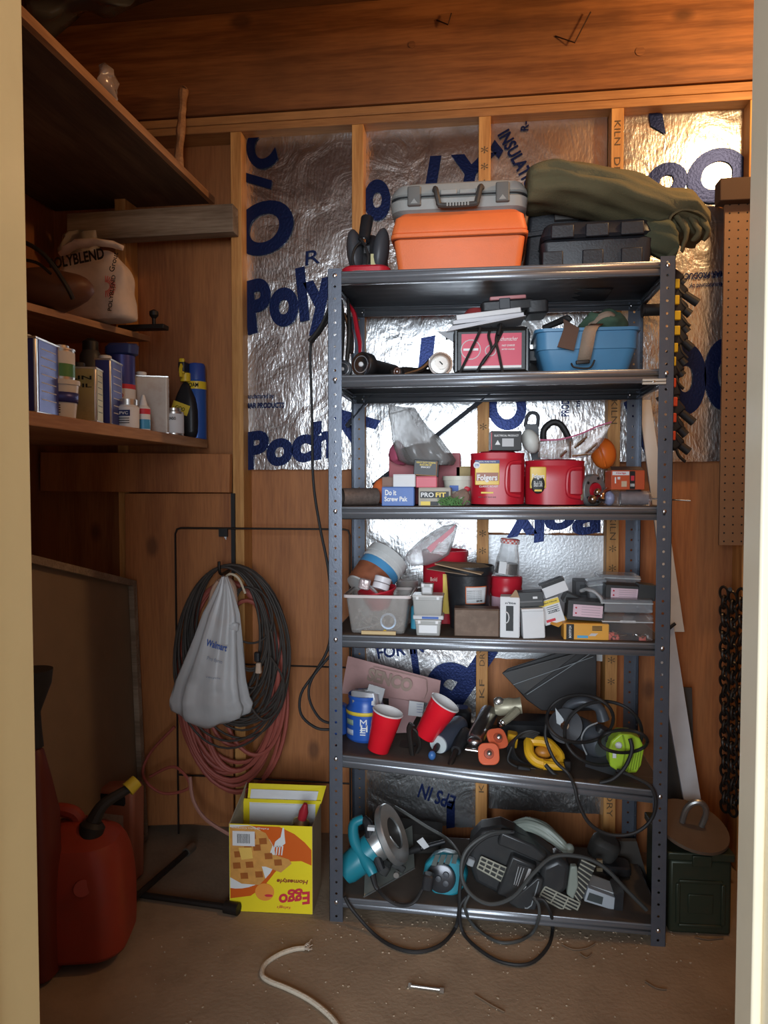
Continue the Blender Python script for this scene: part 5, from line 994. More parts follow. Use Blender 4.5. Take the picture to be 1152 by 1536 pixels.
o = B().tube([q(815, 662, 2.2), q(816, 645, 2.2), q(828, 634, 2.2), q(841, 637, 2.2), q(852, 655, 2.2), q(856, 668, 2.2)], .0095, n=10).build('bucket_handle', rub, org=q(830, 650, 2.2)); tag(o, 'black curved bucket handle rising behind the short canister', 'handle')
p = q(905, 680, 2.2); t = thing('orange_guard', 'orange plastic dome behind the grey motor ring on the third shelf', 'dome', p)
B().sph(p, (.036, .03, .046), 20, rot=(0, -12, 0)).build('dome', M('bright_orange', (.75, .16, .02), .35), t, w=True); B().tube([q(895, 662, 2.165), q(903, 680, 2.163), q(908, 700, 2.166)], .003, n=6).build('rib', M('bright_orange', (.75, .16, .02), .35), t, w=True)
Yg = 2.07; cg_ = q(893, 718, Yg); t = thing('grinder_wheel_guard', 'grey cast metal ring standing on edge beside the short canister', 'metal ring', (cg_.x, Yg, Z2 + .044), (0, 0, 38))
B().turn([(.022, 0), (.040, 0), (.044, .006), (.044, .018), (.036, .022), (.022, .022), (.022, 0)], (0, 0, 0), (0, 1, 0), cap=False, n=32).build('ring', M('cast_grey', (.32, .33, .32), .45, .6, dirt=.3), t); B().turn([(.02, -.004), (.02, .02)], (0, 0, 0), (0, 1, 0)).build('red_insert', red, t)
for k in range(5): B().cyl((.034 * math.cos(R(k * 72)), -.002, .034 * math.sin(R(k * 72))), (.034 * math.cos(R(k * 72)), .004, .034 * math.sin(R(k * 72))), .004, n=8).build('hole', rub, t)
# chrome bits, bottle, orange nail box
for (px, py, r_, lb) in ((890, 749, .013, 'large chrome ball hitch knob at the front of the third shelf'), (897, 738, .010, 'chrome socket above the ball hitch knob')):
    c = q(px, py, 2.01); o = B().turn([(r_ * .4, -r_ * 1.6), (r_ * .5, -r_ * .8), (r_ * .95, -r_ * .4), (r_, 0), (r_ * .8, r_ * .6), (r_ * .3, r_ * .95), (.0005, r_)], (0, 0, 0), (-.3, -1, .1)).build('hitch_ball', chrome); o.location = (c.x, 2.02, c.z); tag(o, lb, 'knob')
o = B().tube([q(903, 750, 2.02), q(905, 740, 2.03), q(912, 735, 2.05)], [.009, .006, .008], n=8).build('chrome_bit', chrome, org=q(905, 742, 2.03)); tag(o, 'small chrome drill bit holder beside the clear bottle', 'bit')
p = q(905, 745, 2.05); t = thing('clear_bottle', 'clear plastic bottle with violet base lying on its side below the orange nail box', 'bottle', (p.x, 2.05, Z2 + .0225), (0, 0, 2))
L = q(975, 745, 2.05).x - p.x; B().turn([(.001, 0), (.018, .002), (.0215, .012), (.0215, .04), (.020, .042), (.0215, .046), (.0215, L * .75), (.020, L)], (0, 0, 0), (1, 0, 0)).build('bottle_shell', clear, t); B().sph((.016, 0, 0), (.014, .019, .019), 14).build('violet_base', M('violet_base', (.28, .3, .48), .3), t); B().turn([(.018, .044), (.018, L * .95)], (0, 0, 0), (1, 0, 0)).build('contents', M('grey_brown_fill', (.22, .17, .17), .5, var=.4, vs=60), t)
zb_ = Z2 + .046
t, wd, h = carton(2, 914, 966, 706, 2.035, .055, M('nail_box_orange', (.55, .09, .03), .45, dirt=.12), 'nail_box', 'orange box of nails with an open top on the clear bottle', zb=zb_, rz=8, cat='box')
panel(t, wd * .5, h * .2, white, -wd * .22, h * .86, -.0283, 'white_band'); ftext(t, 'Grip', wd * .3, h * .12, rprint, -wd * .22, h * .86, -.0292); ftext(t, '1"', wd * .16, h * .34, wprint, -wd * .32, h * .5, -.0283, 0, .03); panel(t, wd * .16, h * .95, kprint, wd * .13, h * .5, -.0283, 'black_stripe'); panel(t, wd * .10, h * .26, rprint, wd * .13, h * .6, -.0289, 'arrow_mark'); ftext(t, '100', wd * .12, h * .16, wprint, wd * .13, h * .24, -.0292); panel(t, wd * .16, h * .3, M('label_tan', (.6, .45, .3), .5), -wd * .12, h * .3, -.0286, 'picture_patch')
B().hexa([(-wd / 2, -.027, h), (wd / 2, -.027, h), (wd / 2 - .004, -.0, h + .012), (-wd / 2 + .006, .0, h + .012)], (0, .001, 0)).build('top_flap', M('dark_flap', (.08, .05, .04), .6), t)
t = thing('screwdriver', 'long thin screwdriver with clear handle poking out past the right post', 'screwdriver', q(1000, 750, 2.06))
B().cyl(q(978, 748, 2.06), q(1036, 751, 2.02), .0022, .0018, n=8).build('blade', chrome, t, w=True); B().cyl(q(950, 747, 2.07), q(979, 748, 2.06), .009, .006, n=10).build('grip', clear, t, w=True)
o = B().turn([(.006, 0), (.008, .002), (.008, .006), (.006, .008)], q(1002, 740, 2.1), (0, -1, 0), n=16).build('brass_ring', brass, org=q(1002, 740, 2.1)); tag(o, 'small brass ring just right of the right front post', 'ring')
# ------------------------------------------------ fourth shelf (deck 3)
Z3 = SH[3][0] + .0008
base, wd, h = on(3, 515, 615, 893, 2.0)
t = thing('clear_bin', 'clear plastic storage bin of small parts at the left end of the fourth shelf', 'bin', base + Vector((0, .085, 0)))
cbin = M('cloudy_clear_plastic', (.62, .58, .54), .22, trans=.5, alpha=.5, bump=.1, bs=20); tub(wd / 2, .085, h, .005, .82, .002, False, .012).build('bin_shell', cbin, t)
B().rings([rr(wd / 2 + .002, .087, h - .008, .012), rr(wd / 2 + .002, .087, h, .012), rr(wd / 2 - .006, .079, h, .012), rr(wd / 2 - .006, .079, h - .008, .012)], cap=False).build('rim', M('bin_rim', (.6, .52, .5), .3), t)
rnd = random.Random(12); g = B()
for k in range(46): c = Vector((rnd.uniform(-.066, .066), rnd.uniform(-.06, .05), .006 + rnd.random() ** 2 * .05)); g.sph(c, rnd.uniform(.003, .008), 6) if k % 3 else g.tube([c, c + Vector((rnd.uniform(-.03, .03), rnd.uniform(-.02, .02), rnd.uniform(-.0, .02)))], .0015, n=5, k=1)
o = g.build('small_parts', M('mixed_pale_parts', (.6, .57, .52), .5, var=.5, vs=60), t); o['kind'] = 'stuff'
g = B(); g.tube([(.03 + .020 * math.cos(R(k * 20)), -.069, .034 + .020 * math.sin(R(k * 20))) for k in range(18)], .0032, n=6, k=1, closed=True); g.build('plastic_ring', M('pale_blue_ring', (.55, .68, .85), .3), t)
B().tube([(-.06, -.067, .008), (-.02, -.068, .018), (.02, -.068, .03)], .0018, n=5).build('thin_straw', gluey, t)
t = thing('red_scoop_bowl', 'red plastic bowl tilted inside the clear bin', 'bowl', q(570, 905, 2.07)); c = q(570, 912, 2.07)
B().cup([(.028, 0), (.052, .050), (.056, .052), (.056, .056)], .002, c, (-.15, -.1, 1)).build('bowl_shell', red, t, w=True)
# tilted white bucket with coloured label
t = thing('label_bucket', 'white bucket with colourful label lying tilted above the clear bin', 'bucket', q(550, 870, 2.2)); a, b = q(545, 885, 2.14), q(578, 842, 2.20); ax = (b - a); L = ax.length
whb = M('bucket_white', (.66, .66, .64), .35, dirt=.15); B().cup([(.058, 0), (.062, L * .8), (.066, L * .82), (.066, L * 1.15)], .003, a, ax).build('bucket_shell', whb, t, w=True)
B().turn([(.0595, L * .04), (.0625, L * .62)], a, ax, cap=False).build('label', M('label_blue_brown', (.30, .10, .05), .4, var=.6, vs=40), t, w=True); B().turn([(.0627, L * .55), (.0640, L * .76)], a, ax, cap=False).build('blue_stripe', M('label_sky', (.08, .3, .55), .4), t, w=True)
B().turn([(.0635, L * .92), (.067, L * .93), (.067, L * .97), (.0635, L * .98)], a, ax, cap=False).build('rim_ridge', whb, t, w=True)
t = thing('jar_caps', 'two stacked white plastic caps above the red bowl', 'caps', q(574, 875, 2.05)); a, b = q(570, 884, 2.05), q(576, 864, 2.06)
B().turn([(.024, 0), (.024, .016), (.021, .018)], a, b - a).build('lower_cap', M('cap_white', (.75, .72, .74), .35), t, w=True); B().turn([(.024, .019), (.025, .034), (.022, .036)], a, b - a).build('upper_cap', M('cap_white', (.75, .72, .74), .35), t, w=True)
o = B().rbox(q(547, 876, 2.04), (.032, .02, .03), .006, rot=(0, 12, 0)).build('foil_pack', M('foil_pack', (.6, .5, .5), .2, .5, bump=.4, bs=60), org=q(547, 876, 2.04)); tag(o, 'small shiny foil pack left of the white caps', 'pack')
o = B().lo(q(542, 951, 1.998), q(594, 946, 2.006)).build('wood_stick', M('pale_yellow_wood', (.62, .45, .22), .6), org=q(568, 950, 2.0)); o.location.z = Z3 + (o.location.z - q(568, 951, 1.998).z); tag(o, 'thin yellowish wooden stick lying on the front edge below the clear bin', 'stick')
o = B().sph((0, 0, 0), (.006, .005, .005), 10).jitter(.003, 90).build('yellow_ear_plug', yel); o.location = (q(577, 945, 2.006).x, 2.012, Z3 + .0155); tag(o, 'tiny yellow crumb of plastic resting against the clear bin', 'plastic crumb'); o.location.z = Z3 + .006
# glass mug
p = qz(612, 932, Z3); p = Vector((q(611, 900, 2.2).x, 2.2, Z3)); hm = q(611, 870, 2.2).z - Z3
t = thing('glass_mug', 'brownish glass mug behind the clear bin and the small parts boxes', 'mug', p); gm = M('smoky_glass', (.5, .45, .42), .08, trans=.7, alpha=.6); B().cup([(.03, 0), (.033, hm)], .003, (0, 0, 0)).build('mug_body', gm, t); B().tube([(.03, -.01, hm * .85), (.05, -.02, hm * .85), (.055, -.02, hm * .65), (.045, -.02, hm * .5), (.03, -.01, hm * .5)], .004, n=8).build('handle', gm, t)
# small parts boxes
def clearbox(x0, x1, yt, Y, dep, zb, label, lab=None):
    base, wd, h = on(3, x0, x1, yt, Y)
    if zb is not None: h = base.z + h - zb; base.z = zb
    t = thing('parts_box', label, 'box', base + Vector((0, dep / 2, 0)), (0, 0, rnd.uniform(-2, 2)), 'small clear parts boxes on the fourth shelf')
    tub(wd / 2 * .97, dep / 2, h * .9, .001, .92, .0015, False, .004).build('box_shell', M('frosted_box', (.56, .55, .52), .3, trans=.3, alpha=.8), t); B().rbox((0, 0, h * .94), (wd, dep * 1.02, h * .12), .004).build('lid', M('frosted_lid', (.66, .65, .62), .3, trans=.2, alpha=.9), t)
    for s_ in (-1, 1): B().box((s_ * wd * .33, -dep / 2 - .001, h * .86), (.008, .003, .009)).build('latch', white, t, bevel=.001)
    for k in range(3): B().sph(((k - 1) * wd * .25, -dep * .3, h * .16), .004, 8).build('contents', white, t)
    if lab: panel(t, wd * .68, h * .5, lab, 0, h * .42, -dep / 2 - .0006)
    t['zt'] = base.z + h; return t
b1 = clearbox(622, 662, 930, 2.0, .06, None, 'lowest clear parts box with a white label in the small stack', white); b1z = b1['zt']
t = crate('blue_white_pack', 'flat pack with blue print between the two clear parts boxes', 'pack', Vector((q(642, 926, 2.0).x, 2.0, b1z + .001)), .082, .010, .06, M('pack_grey', (.5, .5, .5), .4)); panel(t, .045, .006, bprint, .006, .005, -.0308)
b2 = clearbox(618, 665, 893, 2.0, .06, b1z + .0125, 'wide clear parts box in the middle of the small stack'); b3 = clearbox(631, 650, 876, 2.01, .03, b2['zt'] + .001, 'tiny clear parts box on top of the small stack', M('label_grey', (.55, .55, .55), .5))
for b_ in (b1, b2, b3): del b_['zt']
p = Vector((q(622, 940, 2.09).x, 2.10, Z3)); o = B().turn([(.012, 0), (.012, .06), (.008, .065)], (0, 0, 0)).build('blue_tube', M('teal_blue', (.05, .3, .42), .4)); o.location = p; tag(o, 'small blue tube peeking out left of the stacked parts boxes', 'tube')
# coffee can behind with yellow label, bag in it
base, wd, h = on(3, 630, 702, 828, 2.17); t = thing('open_coffee_canister', 'open red canister with yellow label behind the black pot, a clear bag in it', 'canister', base + Vector((0, wd / 2, 0)))
r = wd / 2; B().cup([(r * .92, 0), (r * .96, h * .9), (r, h * .92), (r, h)], .003, (0, 0, 0), n=32).build('canister_body', red, t)
panel(t, .05, h * .55, M('label_yellow', (.75, .5, .04), .4), .022, h * .42, -r * .96 - .002); ftext(t, 'Bold', .02, .012, M('pale_red_print', (.7, .35, .3), .5), -.03, h * .62, -r * .98)
t2 = thing('zip_bag', 'clear zip bag with red stripe sticking out of the open red canister', 'bag', q(650, 835, 2.18)); rs = []
prof = [((606, 838), (618, 849)), ((612, 828), (640, 848)), ((628, 812), (658, 842)), ((645, 800), (673, 832)), ((662, 790), (678, 820)), ((678, 786), (684, 800)), ((684, 785), (686, 789))]
for i, (a, b) in enumerate(prof):
    A_, B_ = q(*a, 2.15), q(*b, 2.15); c_ = (A_ + B_) / 2; hv = (A_ - B_) / 2; ring = []
    for k in range(24): th = 6.28318 * k / 24; ring.append(c_ + hv * math.cos(th) * (1 + .06 * math.sin(5 * th)) + Vector((0, (.008 + .02 * math.sin(3.14 * i / 6)) * math.sin(th), 0)))
    rs.append(ring)
B().rings(rs).build('bag_film', M('grey_clear_film', (.55, .52, .52), .12, trans=.45, alpha=.6, bump=.25, bs=35), t2, w=True, sharp=100)
B().hexa([q(640, 822, 2.122), q(672, 796, 2.122), q(684, 786, 2.14), (q(680, 797, 2.122)), q(646, 829, 2.122)], (0, .001, 0)).build('red_stripe', M('faded_red_stripe', (.5, .12, .15), .4), t2, w=True)
# black pot with price label
base, wd, h = on(3, 664, 742, 852, 2.07); r = wd / 2; t = thing('black_pot', 'black plastic pot with an orange-edged price label on the fourth shelf', 'pot', base + Vector((0, r, 0)))
B().cup([(r * .74, 0), (r * .9, h - .026), (r * .96, h - .024), (r, h - .012), (r, h)], .003, (0, 0, 0), n=36).build('pot_body', M('pot_black', (.018, .018, .02), .4, bump=.15, bs=100, dirt=.1, dcol=(.1, .1, .1)), t)
def wraplabel(t, r_, z0, z1, a0, a1, m, nm_='label', off=.0008):
    B().grid([[(math.sin(R(a)) * (r_ + off), -math.cos(R(a)) * (r_ + off), z) for a in [a0 + (a1 - a0) * k / 10 for k in range(11)]] for z in (z0, z1)]).build(nm_, m, t, solid=.0006)
b_ = B(); rz0, rz1 = h * .42, h * .70; f_ = lambda z: r * (.74 + .16 * z / (h - .026))
for nm_, m_, o1, o2, e in (('label', orng, -8, 52, 0), ('label_face', white, -6, 50, .0012)):
    B().grid([[(math.sin(R(a)) * (f_(z) + .0012 + e * .5), -math.cos(R(a)) * (f_(z) + .0012 + e * .5), z) for a in [o1 + (o2 - o1) * k / 10 for k in range(11)]] for z in (rz0 + e * 2, rz1 - e * 2)]).build(nm_, m_, t, solid=.0006)
for k in range(5): text('GARDEN POT 12 QT 01', .042, .003, kprint, t, (f_(h * .56) * .22 + .002, -f_(h * .56) * .985 - .004, h * (.63 - .03 * k)), (90, 0, 14), 'fine_print', 0)
text('$4.98', .018, .006, kprint, t, (f_(h * .5) * .5, -f_(h * .5) * .88 - .004, h * .47), (90, 0, 28), 'lettering', .02)
t = thing('cardboard_sheets', 'brown cardboard pieces lying across the black pot', 'cardboard', q(690, 855, 2.12))
B().hexa([q(652, 845, 2.06), q(722, 861, 2.05), q(738, 846, 2.22), q(668, 840, 2.22)], (0, 0, -.003)).build('sheet', kraft, t, w=True); B().hexa([q(640, 853, 2.07), q(700, 862, 2.06), q(736, 852, 2.2), q(660, 846, 2.2)], (0, 0, -.002)).build('sheet', M('dark_card', (.22, .15, .1), .8), t, w=True)
# rusty tin block
base, wd, h = on(3, 681, 749, 914, 2.0); t = crate('rusty_metal_box', 'rusty brown metal box in front of the black pot', 'metal box', base, wd, h, .055, M('brown_rust_metal', (.13, .085, .06), .55, .4, var=.4, vs=25, dirt=.25, dcol=(.3, .22, .16)), bevel=.003)
# right group
base, wd, h = on(3, 736, 785, 866, 2.13); r = wd / 2; t = thing('coffee_canister', 'small red canister with pale label behind the white oval-window box', 'canister', base + Vector((0, r, 0)))
B().turn([(r * .94, 0), (r * .94, h * .62), (r, h * .68), (r, h * .74), (r * .96, h * .78), (r, h * .84), (r, h * .97), (r * .9, h)], (0, 0, 0), n=30).build('canister_body', red, t); B().turn([(r * .95, h * .1), (r * .95, h * .6)], (0, 0, 0), cap=False).build('label', M('faded_pink_label', (.55, .35, .4), .5, var=.4, vs=40), t); ftext(t, 'RICH', .03, .007, wprint, 0, h * .55, -r - .001)
zc = base.z + h + .001; p = q(760, 850, 2.15); t = thing('glass_jar', 'glass jar with red checkered lid standing on the small red canister', 'jar', (p.x, 2.15 + .03, zc), (0, 6, 0)); hj = q(760, 816, 2.15).z - zc
B().turn([(.034, 0), (.036, .01), (.034, hj * .45), (.027, hj * .8), (.025, hj)], (0, 0, 0), n=28).build('jar_glass', M('clear_glass', (.9, .92, .92), .05, trans=.85, alpha=.45, ior=1.3), t)
B().turn([(.027, hj), (.0275, hj + .012), (.025, hj + .014)], (0, 0, 0), n=28).build('jar_lid', M('lid_red', (.6, .12, .1), .35), t)
for k in range(14):
    a = R(k * 360 / 14)
    for j in range(2): B().box(((.0277) * math.sin(a + j * .22), -.0277 * math.cos(a + j * .22), hj + .0035 + j * .005), (.006, .001, .0045), rot=(0, 0, math.degrees(a + j * .22))).build('check_square', white, t)
B().turn([(.031, .004), (.030, hj * .38)], (0, 0, 0)).build('contents', M('dark_screws', (.12, .10, .09), .4, .5, var=.6, vs=150), t); panel(t, .022, .035, white, -.014, hj * .25, -.0345, 'label', (0, 0, -20))
def cart3(x0, x1, yt, Y, dep, m, label, zb=None, **k): return carton(3, x0, x1, yt, Y, dep, m, 'small_carton', label, zb=zb, **k)
t, wd, h = cart3(751, 780, 896, 2.0, .05, white, 'upright white carton with a black oval window beside the rusty box', rz=-3)
panel(t, wd * .38, h * .62, kprint, 0, h * .48, -.0258, 'window'); B().tube([(-.012 + .01 * math.cos(R(a)), -.0262, h * .5 + .016 * math.sin(R(a))) for a in (90, 45, 0, -45, -90)], .0016, n=5).build('white_hook', white, t); ftext(t, "n'lite", wd * .55, .006, kprint, .002, h * .86, -.0258)
B().hexa([(.0, -.025, h), (wd * .5, -.025, h), (wd * .36, -.02, h + .018), (wd * .28, -.02, h + .02)], (0, .0012, 0)).build('top_flap', kraft, t)
t, wd, h = cart3(784, 817, 917, 2.0, .05, white, 'blank white carton second from the oval-window box', rz=4, ty=-3); B().box((-.001, -.003, h + .004), (wd * 1.0, .05, .007)).build('lid_fold', white, t, bevel=.001); za = t['zt']
def brick(pa, pb, wpx, Y, dep, m, label, rot, name='small_carton', w_=None, h_=None):
    c = q((pa[0] + pb[0]) / 2, (pa[1] + pb[1]) / 2, Y); t = thing(name, label, 'box', c, (0, rot, 0)); B().box((0, dep / 2, 0), (w_, dep, h_)).build('body', m, t, bevel=.0012); return t
kk = .00178; bcar = M('black_carton', (.03, .03, .03), .45)
t = brick((777, 890), (815, 908), 0, 2.01, .05, bcar, 'worn black carton with a white corner mark leaning on the two white cartons', -4, w_=38 * kk, h_=22 * kk); panel(t, .012, .006, white, .012, .004, -.0006); panel(t, .06, .004, M('grey_scuff', (.15, .15, .15), .6), 0, -.006, -.0006, 'scuff')
t = brick((814, 868), (850, 896), 0, 2.03, .04, white, 'white and black carton tipped over at the top of the carton heap', -22, w_=37 * kk, h_=21 * kk); panel(t, 36 * kk, 5 * kk, kprint, 0, 8 * kk, -.0006, 'black_edge'); B().box((-.004, .02, 11 * kk), (36 * kk, .038, .002)).build('top_flap', bcar, t)
t = brick((810, 897), (845, 937), 0, 2.03, .03, white, 'yellow-headed white hardware package with red mark leaning between cartons', -18, w_=31 * kk, h_=38 * kk, name='hardware_package'); panel(t, 31 * kk, 8 * kk, gprint, 0, 14 * kk, -.0006, 'yellow_header'); ftext(t, 'Select Hinge', 24 * kk, 3 * kk, kprint, 0, 14 * kk, -.0014); ftext(t, '1-1/4', 12 * kk, 3 * kk, kprint, 2 * kk, 0, -.0006); panel(t, 14 * kk, 4 * kk, rprint, -5 * kk, -13 * kk, -.0006, 'red_mark')
for k in range(4): panel(t, 18 * kk, .8 * kk, kprint, 3 * kk, (7 - 3 * k) * kk, -.0006, 'fine_print')
t = thing('orange_carton_flap', 'folded orange open carton piece behind the yellow nail box', 'carton', q(838, 932, 2.03)); B().hexa([q(825, 936, 2.02), q(838, 941, 2.015), q(852, 928, 2.03), q(848, 924, 2.05), q(832, 926, 2.05)], (0, .012, 0)).build('fold', M('ochre_orange', (.75, .36, .05), .45), t, w=True, bevel=.001)
t, wd, h = carton(3, 845, 913, 936, 1.998, .05, M('ochre_orange', (.75, .36, .05), .45, dirt=.1), 'nail_box', 'yellow-orange Bostitch box lying at the shelf edge below the pink-labelled carton', rz=2); zb1 = t['zt']
panel(t, wd * .17, h * .96, kprint, -wd * .36, h * .5, -.0257, 'black_end'); text('BOSTITCH', h * .75, .006, wprint, t, (-wd * .36, -.0265, h * .5), (90, -90, 0), 'lettering', .02); panel(t, wd * .24, h * .16, M('cyan_patch', (.1, .4, .65), .4), -wd * .08, h * .2, -.0257, 'blue_patch'); B().hexa([(wd * .05, -.0258, h * .25), (wd * .2, -.0258, h * .25), (wd * .26, -.0258, h * .42), (wd * .11, -.0258, h * .42)], (0, .0004, 0)).build('nail_picture', M('label_grey', (.55, .55, .55), .5), t)
for k in range(4): panel(t, wd * .22, .002, kprint, wd * .24, h * (.86 - .08 * k), -.0257, 'fine_print')
pinkl = M('pink_label', (.70, .50, .56), .45)
def pinkbox(x0, x1, y0, y1, Y, label, rot=0):
    w_, h_ = (x1 - x0) * kk, (y1 - y0) * kk; t = brick((x0, y0), (x1, y1), 0, Y, .07, bcar, label, rot, w_=w_, h_=h_); panel(t, w_ * .8, h_ * .62, pinkl, w_ * .05, 0, -.0006)
    for s_ in (1, -1): B().sph((-w_ * .27, -.001, s_ * h_ * .14), .0025, 8).build('red_dot', rprint, t)
    for k in range(4): panel(t, w_ * .5, .0012, M('faint_print', (.4, .3, .33), .5), w_ * .13, h_ * (.2 - .13 * k), -.0012, 'fine_print')
    return t
pinkbox(852, 906, 902, 931, 2.01, 'black carton with pink label and red dots above the yellow-orange box', 3)
pinkbox(909, 960, 878, 902, 2.05, 'black carton with pink label resting on the clear cases at the right', 2)
t = brick((845, 890), (880, 915), 0, 2.06, .06, bcar, 'dark open carton leaning behind the pink-labelled carton', 25, w_=34 * kk, h_=16 * kk); panel(t, .03, .01, M('label_grey', (.55, .55, .55), .5), 0, 0, -.0006)
t = brick((866, 872), (900, 898), 0, 2.2, .08, M('grey_open_box', (.07, .07, .075), .5), 'dark grey open box at the back right of the fourth shelf', 0, w_=.075, h_=.05); panel(t, .05, .03, black, .0, 0, -.0006, 'recess')
def ccase(x0, x1, y0, y1, Y, dep, label, m=clear, rot=0, grp='clear plastic cases at the right of the fourth shelf'):
    w_, h_ = (x1 - x0) * kk, (y1 - y0) * kk; c = q((x0 + x1) / 2, (y0 + y1) / 2, Y); t = thing('clear_case', label, 'case', c, (0, rot, 0), grp)
    B().rbox((0, dep / 2, 0), (w_, dep, h_ * .94), .005).build('case_shell', m, t); B().box((0, dep / 2, h_ * .2), (w_ * 1.01, dep * 1.01, .003)).build('lid_line', M('case_edge', (.6, .62, .62), .2), t, bevel=.001); B().rbox((0, -.001, h_ * .3), (w_ * .2, .004, h_ * .25), .001).build('catch', clear, t); return t
t = ccase(905, 978, 921, 962, 2.0, .09, 'large clear case of red and steel parts at the right shelf edge'); rnd = random.Random(8)
for k in range(15):
    c = Vector((rnd.uniform(-.05, .05), rnd.uniform(.004, .02), rnd.uniform(-.032, -.018))); dv = Vector((rnd.uniform(-.022, .022), 0, rnd.uniform(-.008, .012))); B().cyl(c, c + dv, .0016, n=6).build('steel_pin', chrome, t)
    if k % 3 == 0: B().rbox(c, (.018, .008, .012), .002, rot=(0, rnd.uniform(-40, 40), 0)).build('red_anchor', M('coral_red', (.6, .12, .08), .4), t)
panel(t, .04, .006, M('label_grey', (.55, .55, .55), .5), .0, .016, -.001)
ccase(903, 978, 899, 920, 2.01, .09, 'flat clear case on the large one at the right shelf edge', M('grey_clear', (.5, .53, .56), .15, trans=.5, alpha=.7)); ccase(898, 962, 862, 880, 2.16, .09, 'long clear lid at the very back right of the fourth shelf', M('grey_clear', (.5, .53, .56), .15, trans=.5, alpha=.7), 2); t = ccase(883, 912, 868, 900, 2.1, .06, 'small clear case behind the pink-labelled cartons', M('grey_clear', (.5, .53, .56), .15, trans=.5, alpha=.7), -8)
t = brick((957, 876), (985, 902), 0, 2.04, .05, bcar, 'black carton touching the right front post on the fourth shelf', 5, w_=.045, h_=.042)
o = B().tube([q(872, 886, 2.05), q(885, 884, 2.03), q(900, 895, 2.02), q(905, 905, 2.02)], .010, n=8, flat=.5).jitter(.003, 60).build('crumpled_wrap', gluey, org=q(890, 888, 2.03), sharp=100); tag(o, 'crumpled clear wrap between the two pink-labelled cartons', 'plastic wrap')

# ------------------------------------------------ fifth shelf (deck 4, hung one notch lower on the right)
def dk5(px, py, i=4):
    z = SH[i][0]
    for _ in range(4): p_ = qz(px, py, z); z = deck(i, p_.x)
    return Vector((p_.x, p_.y, z + .001))
p = dk5(543, 1119); jb = M('jar_blue', (.025, .10, .42), .3, var=.05); W_ = 64 * .00183; hh = q(547, 1042, p.y + .055).z - p.z
t = thing('mixture_jar', 'big blue plastic jar with yellow stripe at the left end of the fifth shelf', 'jar', p + Vector((0, .072, 0)), (0, 0, 0)); r = .058
B().cup([(r * .9, 0), (r, .008), (r, hh * .62), (r * .98, hh * .7), (r * .86, hh * .78), (r * .86, hh * .92), (r * .9, hh * .93), (r * .9, hh)], .003, (0, 0, 0), n=36).build('jar_body', jb, t)
wraplabel(t, r, hh * .60, hh * .68, -80, 80, gprint, 'yellow_band'); ftext(t, 'M', .020, .020, wprint, .002, hh * .46, -r * .95 - .003, 0, .0); ftext(t, 'H', .020, .020, wprint, .004, hh * .34, -r * .95 - .003); wraplabel(t, r, hh * .38, hh * .50, -60, -30, M('label_green_grey', (.3, .4, .3), .5), 'label_patch'); wraplabel(t, r, hh * .16, hh * .28, -60, -30, M('label_pale', (.5, .55, .65), .5), 'label_patch')
for k in range(3): panel(t, .016, .003, wprint, .0, hh * (.3 - .05 * k), -r - .0012, 'fine_print')
o = B().rbox((0, 0, 0), (.08, .05, .04), .01).jitter(.018, 30, 2).build('blister_pack', M('silver_film', (.5, .5, .52), .15, .5), sharp=40); o.location = (p.x + .005, p.y + .055, p.z + hh - .005); tag(o, 'crumpled silvery blister packs stuffed in the big blue jar', 'packs')
o = B().rbox((0, 0, 0), (.05, .004, .06), .002, rot=(0, 15, 0)).build('clear_card', gluey); o.location = (p.x + .03, p.y + .045, p.z + hh + .0); tag(o, 'white plastic card standing in the big blue jar', 'card')
c = q(494, 1104, 2.12); o = B().rbox((0, 0, .045), (.05, .05, .09), .012, top=.9).build('blue_bottle', jb); o.location = c; o.location.z = deck(4, -.40) + .001; o.location.y = 2.15; o.location.x = X0 - .005; tag(o, 'blue bottle edge sticking out left of the left front post', 'bottle')
# pink cardboard
t = thing('pink_cardboard', 'pink Senco cardboard sheet leaning against the back of the fifth shelf', 'cardboard', q(600, 1100, 2.28)); pkm = M('pink_cardboard', (.50, .29, .27), .75, var=.08, dirt=.15)
A_, B_, C_, D_ = q(522, 984, 2.32), q(661, 1021, 2.32), q(657, 1056, 2.30), q(512, 1040, 2.29)
B().hexa([D_, C_, B_, A_], (0, .003, 0)).build('upper_sheet', pkm, t, w=True); B().hexa([q(583, 1100, 2.2), q(612, 1099, 2.2), q(635, 1055, 2.29), q(583, 1046, 2.29)], (0, .003, 0)).build('lower_sheet', M('pink_cardboard_pale', (.55, .34, .33), .75), t, w=True)
text('SENCO', .145, .042, M('faded_grey_print', (.34, .24, .19), .7), t, q(585, 1020, 2.303) - t.location, (90, 14, 0), 'lettering', .05); g = B(); g.tube([q(a, b, 2.302) for a, b in ((560, 1000), (630, 1016), (640, 1023), (637, 1048), (610, 1045))], .0008, n=4, k=2); g.build('outline_print', M('faded_grey_print', (.34, .24, .19), .7), t, w=True)
B().hexa([q(612, 1073, 2.245), q(633, 1075, 2.245), q(636, 1054, 2.27), q(614, 1051, 2.27)], (0, .001, 0)).build('label', white, t, w=True)
for k in range(4): B().tube([q(625, 1056 + 4 * k, 2.244), q(634, 1057 + 4 * k, 2.244)], .0005, n=4, k=1).build('fine_print', bprint, t, w=True)
